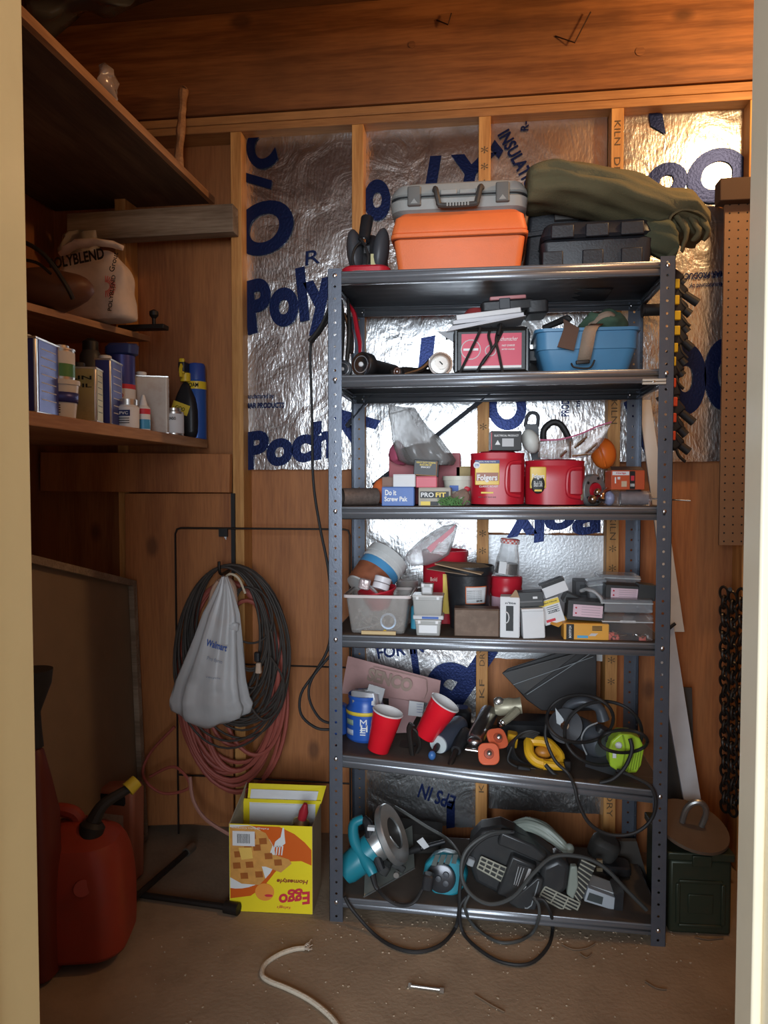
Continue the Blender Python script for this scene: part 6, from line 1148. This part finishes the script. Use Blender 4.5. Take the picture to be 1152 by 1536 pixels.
# cups
def redcup(a, b, label):
    t = thing('party_cup', label, 'cup', a, (0, 0, 0), 'red plastic party cups'); L = .118; ax = (b - a).normalized()
    cupm = M('cup_red', (.72, .012, .025), .25, var=.03); pr = [(.029, 0), (.031, L * .02), (.034, L * .3), (.0348, L * .31), (.038, L * .60), (.0388, L * .61), (.0425, L * .97)]
    B().turn([(.0005, .003)] + pr, a, ax, 32, False).build('cup_wall', cupm, t, w=True, sharp=60); B().turn([(.0425, L * .965), (.0445, L * .97), (.0448, L * .985), (.0425, L), (.041, L * .98)], a, ax, 32, False).build('rolled_rim', M('cup_white', (.75, .72, .70), .3), t, w=True)
    B().turn([(.0415, L * .975), (.0375, L * .6), (.0335, L * .3), (.0285, .006), (.0005, .006)], a, ax, 32, False).build('inside', M('cup_white', (.75, .72, .70), .3), t, w=True)
a = dk5(566, 1130) + Vector((0, .012, .004)); redcup(a, a + Vector((.030, -.004, .115)), 'nearer red party cup leaning right, in front of the big blue jar')
a = q(637, 1104, 2.08); redcup(a, q(664, 1060, 2.075), 'red party cup tipped far over to the right, beside the white label')
# tools
t = thing('iron_clamp', 'dark iron clamp with an upright bar between the two red cups', 'clamp', dk5(614, 1135)); B().tube([q(619, 1138, 2.04), q(616, 1115, 2.04), q(614, 1095, 2.04), q(618, 1086, 2.04)], [.006, .008, .01], n=8).build('upright', dk, t, w=True); B().tube([q(625, 1130, 2.06), q(630, 1118, 2.06), q(626, 1100, 2.06), q(618, 1092, 2.06)], .005, n=7).build('curved_arm', dk, t, w=True)
c = q(607, 1118, 2.12); B().turn([(.045, 0), (.047, .02), (.03, .035)], c - Vector((0, 0, .03)), (0, 0, 1)).build('round_base', dk, t, w=True)
t = thing('polisher', 'dark grey cylinder tool with pale disc and blue-tipped shaft', 'tool', dk5(660, 1130)); a, b = q(690, 1086, 2.2), q(658, 1116, 2.07); B().turn([(.026, 0), (.032, .02), (.033, (b - a).length * .8), (.028, (b - a).length)], a, b - a).build('body', M('blue_grey_dark', (.05, .06, .085), .35), t, w=True)
B().turn([(.026, 0), (.026, .004), (.01, .006)], b, b - a).build('disc', M('pale_disc', (.5, .55, .55), .4), t, w=True); e = q(648, 1133, 2.02); B().turn([(.007, 0), (.009, .02), (.006, .04)], b, e - b).build('shaft', black, t, w=True); B().sph(e, (.011, .011, .013), 12).build('tip', M('blue_tip', (.05, .15, .38), .35), t, w=True)
t = thing('air_grinder', 'black barrel-shaped air tool with a thin shaft pointing at the viewer', 'tool', dk5(690, 1120)); a, b = q(698, 1098, 2.16), q(684, 1126, 2.05); B().turn([(.016, 0), (.022, .02), (.020, .07), (.014, (b - a).length)], a, b - a).build('body', black, t, w=True); e = q(674, 1150, 2.0); B().turn([(.008, 0), (.0075, (e - b).length * .9), (.005, (e - b).length)], b, e - b).build('shaft', dk, t, w=True); B().turn([(.004, 0), (.004, .004)], e, e - b).build('tip_socket', chrome, t, w=True)
t = thing('chrome_cylinder', 'shiny chrome cylinder tool lying slanted in the middle of the fifth shelf', 'cylinder', dk5(715, 1120)); a, b = q(734, 1068, 2.22), q(712, 1112, 2.08); B().turn([(.020, 0), (.026, .003), (.026, (b - a).length * .94), (.022, (b - a).length)], a, b - a).build('barrel', M('brushed_chrome', (.72, .72, .72), .26, 1), t, w=True)
B().sph(q(712, 1112, 2.065), (.022, .02, .014), 14).build('end_cap', M('brushed_metal', (.6, .6, .6), .3, 1), t, w=True); B().cyl(q(698, 1124, 2.04), q(720, 1127, 2.04), .006).build('rod', chrome, t, w=True)
t = thing('air_tool', 'dirty cream-coloured air tool behind the chrome cylinder', 'tool', dk5(765, 1085)); crm = M('dirty_cream_metal', (.42, .38, .27), .4, .3, dirt=.4, dcol=(.08, .07, .05)); a, b = q(742, 1062, 2.2), q(782, 1058, 2.2)
B().turn([(.018, 0), (.024, .01), (.026, .045), (.022, .06), (.024, (b - a).length)], a, b - a).build('body', crm, t, w=True); B().tube([q(775, 1066, 2.17), q(762, 1078, 2.14), q(754, 1084, 2.12)], [.013, .011, .010], n=10).build('handle', crm, t, w=True); B().turn([(.009, 0), (.009, .008), (.005, .01), (.005, .018), (.003, .02)], q(754, 1084, 2.12), q(749, 1093, 2.09) - q(754, 1084, 2.12)).build('air_fitting', chrome, t, w=True); B().sph(q(748, 1052, 2.19), (.016, .014, .014), 10).build('end_cap', tin, t, w=True)
opl = M('salmon_orange_plastic', (.72, .14, .06), .35, dirt=.08)
for (px, py, Y, tx, rz, lb) in ((733, 1131, 2.025, 62, 8, 'front orange square rubber foot with a metal knob at its centre'), (746, 1108, 2.075, 50, 30, 'second orange square rubber foot standing behind the first one')):
    t = thing('square_foot', lb, 'rubber foot', q(px, py, Y), (tx, 0, rz), 'orange square feet'); B().rbox((0, 0, 0), (.058, .058, .009), .018).build('plate', opl, t, bevel=.002); B().turn([(.014, .0045), (.013, .008), (.001, .009)], (0, 0, 0)).build('boss', M('dark_salmon', (.4, .08, .04), .4), t); B().sph((0, 0, .012), (.0075, .0075, .006), 10).build('knob', tin, t)
t = thing('yellow_jigsaw', 'yellow power tool with loop handle and coiled black cord on the fifth shelf', 'power tool', dk5(810, 1140)); ypl = M('tool_yellow', (.78, .42, .02), .35, dirt=.08)
B().hexa([q(760, 1118, 2.13), q(775, 1124, 2.12), q(778, 1104, 2.12), q(762, 1101, 2.13)], (0, .04, 0)).build('rear_housing', ypl, t, w=True, bevel=.004)
B().tube([q(795, 1112, 2.10), q(818, 1113, 2.09), q(830, 1122, 2.08), q(840, 1137, 2.06), q(825, 1146, 2.05), q(806, 1143, 2.05), q(795, 1132, 2.06), q(793, 1120, 2.08)], .014, n=10, closed=True).build('loop_handle', ypl, t, w=True)
B().tube([q(815, 1147, 2.04), q(835, 1149, 2.04), q(847, 1150, 2.04)], [.014, .012, .010], n=10).build('nose', ypl, t, w=True); B().sph(q(815, 1128, 2.09), (.026, .02, .018), 14).build('inner_housing', M('tool_orange_dark', (.45, .18, .02), .4), t, w=True); B().rbox(q(851, 1148, 2.04), (.02, .02, .03), .004).build('blade_clamp', dk, t, w=True)
g = B()
for k in range(5): g.tube([q(788 + 26 * math.cos(R(a)) + k * 2, 1125 + 26 * math.sin(R(a)) * (.8 + .04 * k) - k, 2.09 - .008 * k + .02 * math.sin(R(a))) for a in range(60, 330, 30)], .0036, n=7)
g.build('cord_coil', rub, t, w=True); B().tube([q(768, 1120, 2.06), q(762, 1140, 2.05), q(775, 1150, 2.04), q(785, 1152, 2.03)], .0036, n=7).build('cord', rub, t, w=True); B().rbox(q(786, 1153, 2.03), (.036, .014, .014), .004, rot=(0, 8, 0)).build('plug', rub, t, w=True)
for d_ in (0, 5): B().cyl(q(796, 1152 + d_, 2.03), q(803, 1153 + d_, 2.03), .0012, n=6).build('plug_prong', chrome, t, w=True)
B().tube([q(818, 1147, 2.03), q(830, 1160, 2.02), q(840, 1166, 2.02)], .006, n=8).build('cord_boot', rub, t, w=True)
# grey circular saw
t = thing('grey_circular_saw', 'dark grey circular saw lying on its side under loops of black cord', 'circular saw', dk5(880, 1130)); gs = M('saw_grey', (.085, .095, .11), .35, .2, dirt=.12)
a, b = q(850, 1085, 2.2), q(905, 1120, 2.07); B().turn([(.025, 0), (.038, .02), (.042, .07), (.040, (b - a).length * .9), (.030, (b - a).length)], a, b - a).build('motor_housing', gs, t, w=True, sub=0)
B().tube([q(845, 1075, 2.14), q(855, 1058, 2.13), q(878, 1053, 2.12), q(898, 1062, 2.12), q(905, 1080, 2.12)], [.015, .014, .016, .014, .018], n=12).build('handle', gs, t, w=True); B().turn([(.045, 0), (.048, .006), (.048, .016), (.02, .02)], q(850, 1090, 2.10), (-.35, -.8, .4), n=32).build('blade_guard', dgrey, t, w=True); B().turn([(.014, 0), (.012, .006), (.002, .007)], q(848, 1089, 2.085), (-.35, -.8, .4)).build('hub', chrome, t, w=True)
B().tube([q(880, 1132, 2.05), q(872, 1110, 2.05), q(880, 1092, 2.05), q(896, 1084, 2.06)], .0022, n=6).build('housing_seam', M('light_grey_trim', (.3, .32, .33), .3), t, w=True); B().hexa([q(878, 1150, 2.06), q(925, 1165, 2.03), q(918, 1120, 2.12), q(880, 1110, 2.15)], (0, .004, 0)).build('base_plate', dgrey, t, w=True)
B().rbox(q(905, 1100, 2.09), (.05, .04, .035), .012, rot=(0, 30, 0)).build('trigger_housing', black, t, w=True); B().hexa([q(833, 1062, 2.1), q(845, 1078, 2.09), q(848, 1092, 2.08), q(835, 1085, 2.09)], (0, .01, 0)).build('metal_bracket', M('light_grey_trim', (.3, .32, .33), .3), t, w=True)
B().tube([q(a, b_, y) for a, b_, y in ((822, 1075, 2.04), (818, 1105, 2.02), (832, 1140, 2.0), (852, 1160, 1.99), (862, 1180, 1.965), (868, 1205, 1.96), (885, 1236, 1.96), (915, 1252, 1.965), (950, 1250, 1.965), (975, 1232, 1.965), (984, 1205, 1.96), (976, 1180, 1.965), (950, 1165, 1.985), (925, 1155, 2.0))], .0048, n=8).build('cord', rub, t, w=True)
for cx, cy_, rx, ry, y_, nm_ in ((870, 1078, 50, 36, 2.02, 'cord_loop'), (905, 1100, 58, 48, 2.03, 'cord_loop'), (935, 1112, 36, 17, 1.995, 'cord_loop')):
    B().tube([q(cx + rx * math.cos(R(a)), cy_ + ry * math.sin(R(a)), y_ + .03 * math.sin(R(a * 2))) for a in range(0, 360, 30)], .0046, n=8, closed=True).build(nm_, rub, t, w=True)
B().tube([q(945, 1108, 1.99), q(948, 1125, 1.985), q(938, 1150, 1.985), q(920, 1168, 1.985), q(900, 1174, 1.99)], .0055, n=8).build('cord_end', rub, t, w=True)
t = thing('lime_green_tool', 'lime green battery tool with ribbed side at the right end of the fifth shelf', 'power tool', dk5(940, 1160)); lime = M('lime_green', (.42, .62, .04), .35)
pts = [(913, 1125), (917, 1112), (930, 1101), (948, 1102), (960, 1108), (967, 1122), (962, 1148), (955, 1160), (942, 1160), (938, 1156), (928, 1158), (915, 1150)]
B().hexa([q(a, b_, 2.03) for a, b_ in pts], (0, .06, 0)).build('body', lime, t, w=True, bevel=.010, bs=3)
for k in range(5): B().tube([q(941 + 4 * k, 1157 - k, 2.026), q(948 + 3.4 * k, 1128 - k, 2.026)], .0016, n=5, k=1).build('rib', M('lime_dark', (.25, .38, .03), .4), t, w=True)
B().lo(q(919, 1137, 2.022), q(924, 1128, 2.026)).build('sticker', white, t, w=True); B().sph(q(928, 1118, 2.028), (.010, .006, .010), 8).build('white_logo', white, t, w=True); B().tube([q(934, 1103, 2.025), q(938, 1125, 2.022), q(932, 1155, 2.025)], .0018, n=5).build('seam', M('lime_dark', (.25, .38, .03), .4), t, w=True)
# black folded pads at the back
t = thing('rubber_mat', 'large black folded rubber mat leaning at the back right of the fifth shelf', 'mat', q(830, 1080, 2.34)); bm_ = M('mat_black', (.035, .033, .034), .38, var=.3, dirt=.12, dcol=(.1, .08, .07))
B().hexa([q(a, b_, 2.33) for a, b_ in ((753, 1010), (762, 1003), (895, 960), (895, 1066), (850, 1068), (812, 1066), (790, 1050), (770, 1028))], (0, .008, 0)).build('rear_panel', bm_, t, w=True, bevel=.003); B().hexa([q(a, b_, 2.31) for a, b_ in ((753, 1010), (870, 978), (785, 1043), (770, 1028))], (0, .006, 0)).build('front_fold', M('mat_grey', (.05, .047, .046), .4, dirt=.2), t, w=True, bevel=.002)
for a, b_ in (((770, 1027), (890, 985)), ((790, 1042), (888, 979))): B().tube([q(*a, 2.305), q(*b_, 2.305)], .0012, n=5, k=1).build('edge_line', M('light_grey_trim', (.3, .32, .33), .3), t, w=True)
p = dk5(765, 1095); o = B().rbox((0, 0, .03), (.22, .10, .06), .02).build('black_pouch', black); o.location = (q(800, 1095, 2.29).x, 2.29, deck(4, .1) + .001); tag(o, 'low black pouch under the leaning rubber mat', 'pouch')
o = B().rbox((0, 0, .035), (.07, .07, .07), .02).build('black_pouch', black); o.location = (q(690, 1080, 2.32).x, 2.32, deck(4, .02) + .001); tag(o, 'small dark pouch behind the tipped red cup', 'pouch')

# ------------------------------------------------ bottom shelf (deck 5)
teal = M('tool_teal', (.015, .21, .27), .35, var=.08, dirt=.12, dcol=(.1, .12, .1)); alum = M('cast_aluminium', (.55, .56, .55), .38, .85, dirt=.15)
def d6(px, py): return dk5(px, py, 5)
t = thing('teal_circular_saw', 'teal and silver circular saw with grey base plate at the left of the bottom shelf', 'circular saw', d6(575, 1330))
z6 = deck(5, -.3) + .002; A_ = d6(546, 1346) + Vector((0, 0, .001)); Bq = q(622, 1302, 2.17); Cq = q(618, 1239, 2.24); Dq = q(547, 1312, 2.07)
B().hexa([A_, Bq, Cq, q(601, 1249, 2.22), Dq], (0, .004, .0)).build('base_plate', M('plate_grey_green', (.22, .235, .21), .4, .6, dirt=.25), t, w=True); B().tube([A_ + Vector((0, -.002, 0)), Bq + Vector((0, -.002, 0))], .0022, n=6, k=1).build('plate_edge', alum, t, w=True)
gc = q(583, 1253, 2.10); gax = Vector((.885, -.091, .458)); rg = .083
B().turn([(.045, 0), (rg, 0), (rg + .003, .004), (rg + .003, .017), (rg, .021), (.045, .021), (.045, 0)], gc, gax, 40, False).build('blade_guard', alum, t, w=True)
B().turn([(.044, .004), (.044, .016)], gc, gax, 30).build('inner_guard', M('guard_dark', (.05, .05, .048), .5, .4), t, w=True)
ax = (q(526, 1300, 2.06) - gc).normalized(); B().turn([(.044, -.005), (.046, .03), (.045, .055)], gc, ax, 30).build('gear_housing', alum, t, w=True); B().turn([(.045, .056), (.043, .10), (.040, .15), (.034, .165)], gc, ax, 30).build('motor_housing', teal, t, w=True)
B().tube([q(545, 1228, 2.10), q(531, 1236, 2.09), q(531, 1258, 2.07), q(541, 1280, 2.05), (q(554, 1300, 2.03)), q(560, 1312, 2.02)], [.012, .015, .016, .016, .017, .014], n=12).build('handle', teal, t, w=True)
B().tube([q(545, 1228, 2.10), q(553, 1238, 2.09), q(556, 1262, 2.07), q(566, 1290, 2.05), q(572, 1305, 2.04)], [.012, .014, .014, .014, .012], n=10).build('inner_grip', black, t, w=True)
B().rbox(q(577, 1302, 2.07), (.03, .04, .03), .008, rot=(0, 30, 0)).build('gear_boss', M('guard_dark', (.05, .05, .048), .5, .4), t, w=True); B().rbox(q(598, 1300, 2.08), (.04, .01, .02), .004, rot=(0, 30, 0)).build('depth_bracket', M('guard_dark', (.05, .05, .048), .5, .4), t, w=True); B().turn([(.008, 0), (.008, .012)], q(595, 1310, 2.06), (0, -1, 0)).build('wing_bolt', tin, t, w=True); B().lo(q(551, 1246, 2.06), q(563, 1238, 2.075)).build('sticker', white, t, w=True)
B().tube([q(558, 1308, 2.02), q(563, 1328, 2.0), q(567, 1334, 1.995)], [.010, .007, .006], n=10).build('cord_boot', rub, t, w=True)
fl = .006
B().tube([q(567, 1334, 1.995), q(580, 1348, 1.97), q(600, 1358, 1.968), q(620, 1354, 1.968), q(633, 1335, 1.99), q(645, 1310, 2.02)], .0046, n=8).build('cord', rub, t, w=True)
t = thing('black_tool_cord', 'black power cord looping out of the bottom shelf onto the floor at left', 'cord', qz(620, 1428, 0))
B().tube([q(517, 1345, 1.968), q(528, 1364, 1.965)] + [qz(a, b_, fl) for a, b_ in ((560, 1400), (590, 1420), (625, 1428), (660, 1418), (683, 1392))] + [q(689, 1362, 1.968), q(690, 1330, 1.975), q(700, 1285, 2.0), q(730, 1255, 2.02), q(770, 1248, 2.03)], .0050, n=8).build('cord', rub, t, w=True)
B().tube([q(770, 1248, 2.035), q(735, 1250, 2.0), q(700, 1275, 1.98), q(692, 1310, 1.97), q(705, 1340, 1.966), q(735, 1356, 1.966), q(770, 1345, 1.966), q(800, 1310, 1.97), q(830, 1285, 1.99), q(870, 1285, 2.0), q(905, 1300, 2.0), q(940, 1335, 2.0), q(970, 1365, 2.0)], .0055, n=8).build('cord', M('cord_grey', (.05, .052, .05), .55), t, w=True)
t = thing('looped_cord', 'black cord hanging in two loops over the bottom rim onto the floor at the centre', 'cord', qz(770, 1445, 0))
B().tube([q(700, 1345, 1.97), q(690, 1362, 1.966)] + [qz(a, b_, fl) for a, b_ in ((694, 1398), (720, 1425), (755, 1444), (795, 1445), (822, 1420), (829, 1392))] + [q(826, 1370, 1.964), q(815, 1350, 1.966), q(800, 1350, 1.975)], .0046, n=8).build('cord', rub, t, w=True)
B().tube([q(705, 1340, 1.97), q(697, 1362, 1.964)] + [qz(a, b_, fl) for a, b_ in ((712, 1390), (745, 1412), (775, 1412), (798, 1400))] + [q(808, 1378, 1.962), q(808, 1358, 1.966), q(800, 1345, 1.975)], .0042, n=8).build('cord', M('cord_grey', (.05, .052, .05), .55), t, w=True)
o = B().tube([q(592, 1210, 2.3), q(612, 1222, 2.28), q(640, 1240, 2.25), q(670, 1258, 2.2), q(688, 1280, 2.1), q(690, 1300, 2.05)], .0045, n=8).build('thin_hose', M('grey_hose', (.12, .12, .11), .4), org=q(640, 1240, 2.25)); tag(o, 'thin grey hose running behind the teal saw to the centre of the bottom shelf', 'hose')
t = thing('small_plug', 'black plug and socket with a white tag lying between the two teal tools', 'plug', d6(640, 1275)); B().cyl(q(612, 1278, 2.16), q(632, 1272, 2.15), .009).build('plug_body', rub, t, w=True); B().cyl(q(632, 1272, 2.15), q(668, 1262, 2.15), .007).build('socket_body', black, t, w=True); B().hexa([q(625, 1262, 2.14), q(634, 1256, 2.14), q(644, 1270, 2.14), q(636, 1274, 2.14)], (0, .001, 0)).build('tag', M('label_grey', (.55, .55, .55), .5), t, w=True)
t = thing('teal_battery_tool', 'round teal battery pack tool with three knobs facing out, between saw and sander', 'power tool', d6(668, 1345)); c = q(668, 1318, 2.05); fa = Vector((-.1, -1, .15))
B().turn([(.050, 0), (.062, .012), (.064, .05), (.060, .062)], c + Vector((.004, .06, 0)), fa, 12, sq=.95).build('housing', teal, t, w=True, bevel=.004, sharp=50); cc = c + Vector((-.012, -.003, .004))
B().turn([(.042, 0), (.040, .006), (.034, .009)], cc, fa, 28).build('front_plate', M('gunmetal', (.07, .07, .075), .25, .6), t, w=True)
for k in range(3): a = R(90 + 120 * k - 30); B().turn([(.0095, 0), (.008, .005), (.002, .006)], cc + fa.normalized() * .008 + Vector((.014 * math.cos(a) + .008, 0, .014 * math.sin(a))), fa, 14).build('knob', dgrey, t, w=True)
for k in range(4): B().hexa([q(647 + 10 * k, 1298 - k, 2.005 + .0), q(654 + 10 * k, 1299 - k, 2.005), q(660 + 9 * k, 1283, 2.05), q(653 + 9 * k, 1283, 2.05)], (0, .004, 0)).build('vent_slot', M('grey_green_trim', (.25, .3, .28), .4), t, w=True)
B().turn([(.004, 0), (.004, .003)], q(694, 1326, 1.992), fa, 10).build('screw', rub, t, w=True); B().rbox(q(642, 1322, 2.0), (.03, .03, .045), .008, rot=(0, 8, 0)).build('side_grip', black, t, w=True)
# belt sander
t = thing('belt_sander', 'big black belt sander with grey-green handle and ribbed pale front lying on the bottom shelf', 'belt sander', d6(800, 1345)); bs_ = M('sander_black', (.030, .031, .032), .35, var=.2, dirt=.14, dcol=(.12, .11, .09)); gg = M('grey_green_plastic', (.25, .28, .24), .4, dirt=.15); vent = M('dusty_vent', (.36, .35, .28), .5, dirt=.35, dcol=(.06, .05, .04))
B().hexa([q(a, b_, 2.04) for a, b_ in ((706, 1262), (722, 1245), (752, 1240), (800, 1262), (838, 1290), (830, 1345), (800, 1368), (752, 1345), (712, 1325), (702, 1290))], (0, .075, .0)).build('body', bs_, t, w=True, bevel=.014, bs=3)
B().hexa([q(a, b_, 2.015) for a, b_ in ((746, 1268), (752, 1248), (800, 1268), (822, 1286), (812, 1296), (765, 1275))], (0, .05, 0)).build('upper_shell', bs_, t, w=True, bevel=.006)
B().hexa([q(a, b_, 2.02) for a, b_ in ((812, 1300), (838, 1288), (856, 1300), (852, 1335), (832, 1352), (808, 1340))], (0, .08, 0)).build('motor_bulge', bs_, t, w=True, bevel=.014, bs=3)
B().hexa([q(a, b_, 2.012) for a, b_ in ((745, 1342), (768, 1284), (806, 1300), (786, 1360))], (0, .04, 0)).build('side_cover', bs_, t, w=True, bevel=.006)
B().hexa([q(a, b_, 2.005) for a, b_ in ((762, 1355), (790, 1372), (804, 1366), (816, 1320), (806, 1316))], (0, .03, 0)).build('lower_cover', bs_, t, w=True, bevel=.005)
def slats(quad, n, m, nm_, Y, dep=.02, cols=0):
    a, b_, c_, d_ = [Vector((*p_, 0)) for p_ in quad]; B().hexa([q(p_.x, p_.y, Y + .003) for p_ in (a, b_, c_, d_)], (0, dep, 0)).build(nm_, M('vent_dark', (.03, .03, .028), .6), t, w=True)
    g = B()
    for k in range(n + 1): f = k / n; p0, p1 = a.lerp(d_, f), b_.lerp(c_, f); g.tube([q(p0.x, p0.y, Y), q(p1.x, p1.y, Y)], .0024, n=5, k=1)
    for k in range(cols + 1 if cols else 0): f = k / cols; p0, p1 = a.lerp(b_, f), d_.lerp(c_, f); g.tube([q(p0.x, p0.y, Y), q(p1.x, p1.y, Y)], .0022, n=5, k=1)
    g.build(nm_ + '_bars', m, t, w=True)
slats([(716, 1302), (752, 1322), (760, 1302), (722, 1285)], 3, vent, 'rear_vent', 2.025, cols=4); slats([(808, 1345), (862, 1374), (870, 1355), (818, 1330)], 4, vent, 'lower_vent', 2.02, cols=3); slats([(862, 1374), (850, 1350), (872, 1290), (893, 1300)], 11, vent, 'front_ribs', 2.03)
B().hexa([q(a, b_, 2.02) for a, b_ in ((850, 1342), (856, 1300), (866, 1300), (868, 1330), (860, 1350))], (0, .02, 0)).build('front_disc', gg, t, w=True, bevel=.004)
B().rings(roll([q(762, 1240, 2.12), q(790, 1236, 2.10), q(820, 1248, 2.08), q(845, 1268, 2.06), q(852, 1272, 2.06)], [.006, .018, .022, .018, .008], [.008, .022, .024, .02, .01], gg, 0, .0)).build('handle', gg, t, w=True, sharp=180); B().sph(q(854, 1273, 2.05), .014, 14).build('handle_knob', gg, t, w=True)
B().hexa([q(a, b_, 2.009) for a, b_ in ((768, 1330), (776, 1296), (797, 1302), (786, 1338))], (0, .003, 0)).build('nameplate', M('nameplate_dark', (.06, .06, .06), .3, .4), t, w=True)
B().hexa([q(a, b_, 2.0075) for a, b_ in ((781, 1334), (793, 1303), (797, 1304), (787, 1337))], (0, .001, 0)).build('nameplate_band', M('label_grey', (.55, .55, .55), .5), t, w=True)
for k in range(3): B().tube([q(771 + 2.8 * k, 1327 + k, 2.007), q(778 + 4 * k, 1300 + k, 2.007)], .0008, n=4, k=1).build('nameplate_text', M('label_grey', (.55, .55, .55), .5), t, w=True)
B().tube([q(783, 1342, 2.008), q(787, 1360, 2.006)], .0012, n=5, k=1).build('v_mark', M('label_grey', (.55, .55, .55), .5), t, w=True); B().tube([q(808, 1322, 2.004), q(797, 1358, 2.004), q(787, 1362, 2.005)], .0016, n=5, k=2).build('edge_trim', M('light_grey_trim', (.3, .32, .33), .3), t, w=True)
B().rbox(q(706, 1292, 2.03), (.02, .02, .02), .004, rot=(0, 20, 0)).build('dust_port', M('light_grey_trim', (.3, .32, .33), .3), t, w=True)
t = thing('battery_charger_block', 'light grey box with dark printed label at the right of the bottom shelf', 'box', d6(895, 1365)); f_ = [(876, 1352), (921, 1366), (923, 1347), (882, 1332)]
B().hexa([q(a, b_, 2.04) for a, b_ in f_], (0, .09, .0)).build('body', M('light_grey_box', (.40, .43, .46), .45), t, w=True, bevel=.002); B().hexa([q(a, b_, 2.0385) for a, b_ in ((880, 1350), (903, 1357), (905, 1346), (884, 1339))], (0, .001, 0)).build('label', M('label_dark', (.06, .07, .07), .4), t, w=True); B().hexa([q(a, b_, 2.036) for a, b_ in ((921, 1367), (934, 1368), (936, 1338), (923, 1342))], (0, .08, 0)).build('ribbed_end', black, t, w=True)
B().hexa([q(a, b_, 2.06) for a, b_ in ((882, 1338), (923, 1347), (923, 1340), (886, 1328))], (0, .06, 0)).build('lid', M('pale_lid', (.5, .52, .52), .4), t, w=True)
t = thing('palm_sander', 'dusty black palm sander at the back right of the bottom shelf', 'power tool', d6(915, 1285)); c = q(905, 1272, 2.25); B().rbox(c, (.09, .08, .08), .03, rot=(10, 25, 0)).jitter(.01, 12).build('housing', M('dusty_black', (.045, .042, .038), .6, dirt=.3), t, w=True, sub=1); B().rbox(c + Vector((.035, -.02, -.045)), (.08, .07, .03), .02).build('base', black, t, w=True)
for dy_ in (0, 6): B().lo(q(895, 1290 + dy_ * 2, 2.15), q(903, 1293 + dy_ * 2, 2.16)).build('brass_contact', brass, t, w=True)
o = B().hexa([q(a, b_, 2.3) for a, b_ in ((925, 1262), (955, 1262), (975, 1330), (972, 1345), (930, 1335))], (0, .02, 0)).build('dark_wood_board', M('dark_board', (.05, .042, .035), .7), org=q(950, 1340, 2.3)); tag(o, 'dark board leaning behind the grey box at the right end of the bottom shelf', 'board')
o = B().rbox((0, 0, .03), (.16, .12, .06), .02).jitter(.01, 14).build('dark_rag', M('dark_rag', (.03, .026, .022), .9)); o.location = (q(625, 1265, 2.3).x, 2.30, deck(5, -.2) + .006); tag(o, 'dark crumpled rag at the back of the bottom shelf behind the teal saw', 'rag')
# ------------------------------------------------ pieces of a part sit under that part
for o in bpy.data.objects:
    if 'zt' in o: del o['zt']
SUB = {'plug_prong': ['plug'], 'knob': ['front_plate', 'boss'], 'handle_grips': ['handle'], 'handle_knob': ['handle'], 'rear_vent_bars': ['rear_vent'], 'lower_vent_bars': ['lower_vent'], 'front_ribs_bars': ['front_ribs'],
       'nameplate_band': ['nameplate'], 'nameplate_text': ['nameplate'], 'peg_holes': ['board'], 'label_face': ['label'], 'spout_cap': ['spout'], 'spout': ['spout_collar'], 'plug_tip': ['plug_body'], 'dial_mark': ['dial_ring'], 'dial_ring': ['face_plate'], 'white_band': ['face_plate'],
       'label_patch': ['label'], 'label_band': ['label'], 'round_badge': ['label'], 'dark_label_blob': ['label'], 'gold_bar': ['label'], 'barcode_bar': ['barcode_label'], 'roundel_mark': ['roundel'], 'deck_liner': ['shelf'], 'bolt': ['shelf'], 'shaft': ['body'], 'hub': ['blade_guard'],
       'lettering': ['label', 'face_plate', 'front_label', 'swoosh', 'yellow_header', 'lower_label', 'barcode_label', 'front_panel'], 'fine_print': ['label', 'side_label', 'lower_label'], 'tip': ['shaft'], 'tip_socket': ['shaft'], 'air_fitting': ['handle'], 'frayed_fibre': ['rope_strand'], 'red_dot': ['label'],
       'screw_slot': ['hub'], 'hub_cap': ['hub'], 'cord_boot': ['handle'], 'nozzle': ['spray_head', 'body'], 'trigger': ['spray_head', 'grip'], 'zip_edge': ['bag_film'], 'latch_arrow': ['latch'], 'screw': ['plate'], 'blue_stripe': ['label'], 'corner_block': ['shell'], 'rolled_rim': ['cup_wall'], 'inside': ['cup_wall'], 'lid_rib': ['lid'], 'check_square': ['jar_lid'], 'vent_slot': ['housing'], 'rib': ['body', 'dome']}
base = lambda o: o.name.rsplit('.', 1)[0] if o.name[-4:-3] == '.' else o.name
for root in [o for o in bpy.data.objects if o.parent is None and o.type == 'EMPTY']:
    seen = {}; moved = set()
    kids = sorted([c for c in bpy.data.objects if c.parent == root], key=lambda c: ORDER.get(c.name, 0))
    for c in kids:
        b_ = base(c); tgt = None
        for k in SUB.get(b_, []):
            if k in seen: tgt = seen[k]; break
        if tgt is not None and tgt is not c:
            mb = lambda o: Matrix.Translation(o.location) @ o.rotation_euler.to_matrix().to_4x4()
            nm = mb(tgt).inverted() @ mb(c); c.parent = tgt; c.location = nm.to_translation(); c.rotation_euler = nm.to_euler()
        else: seen[b_] = c
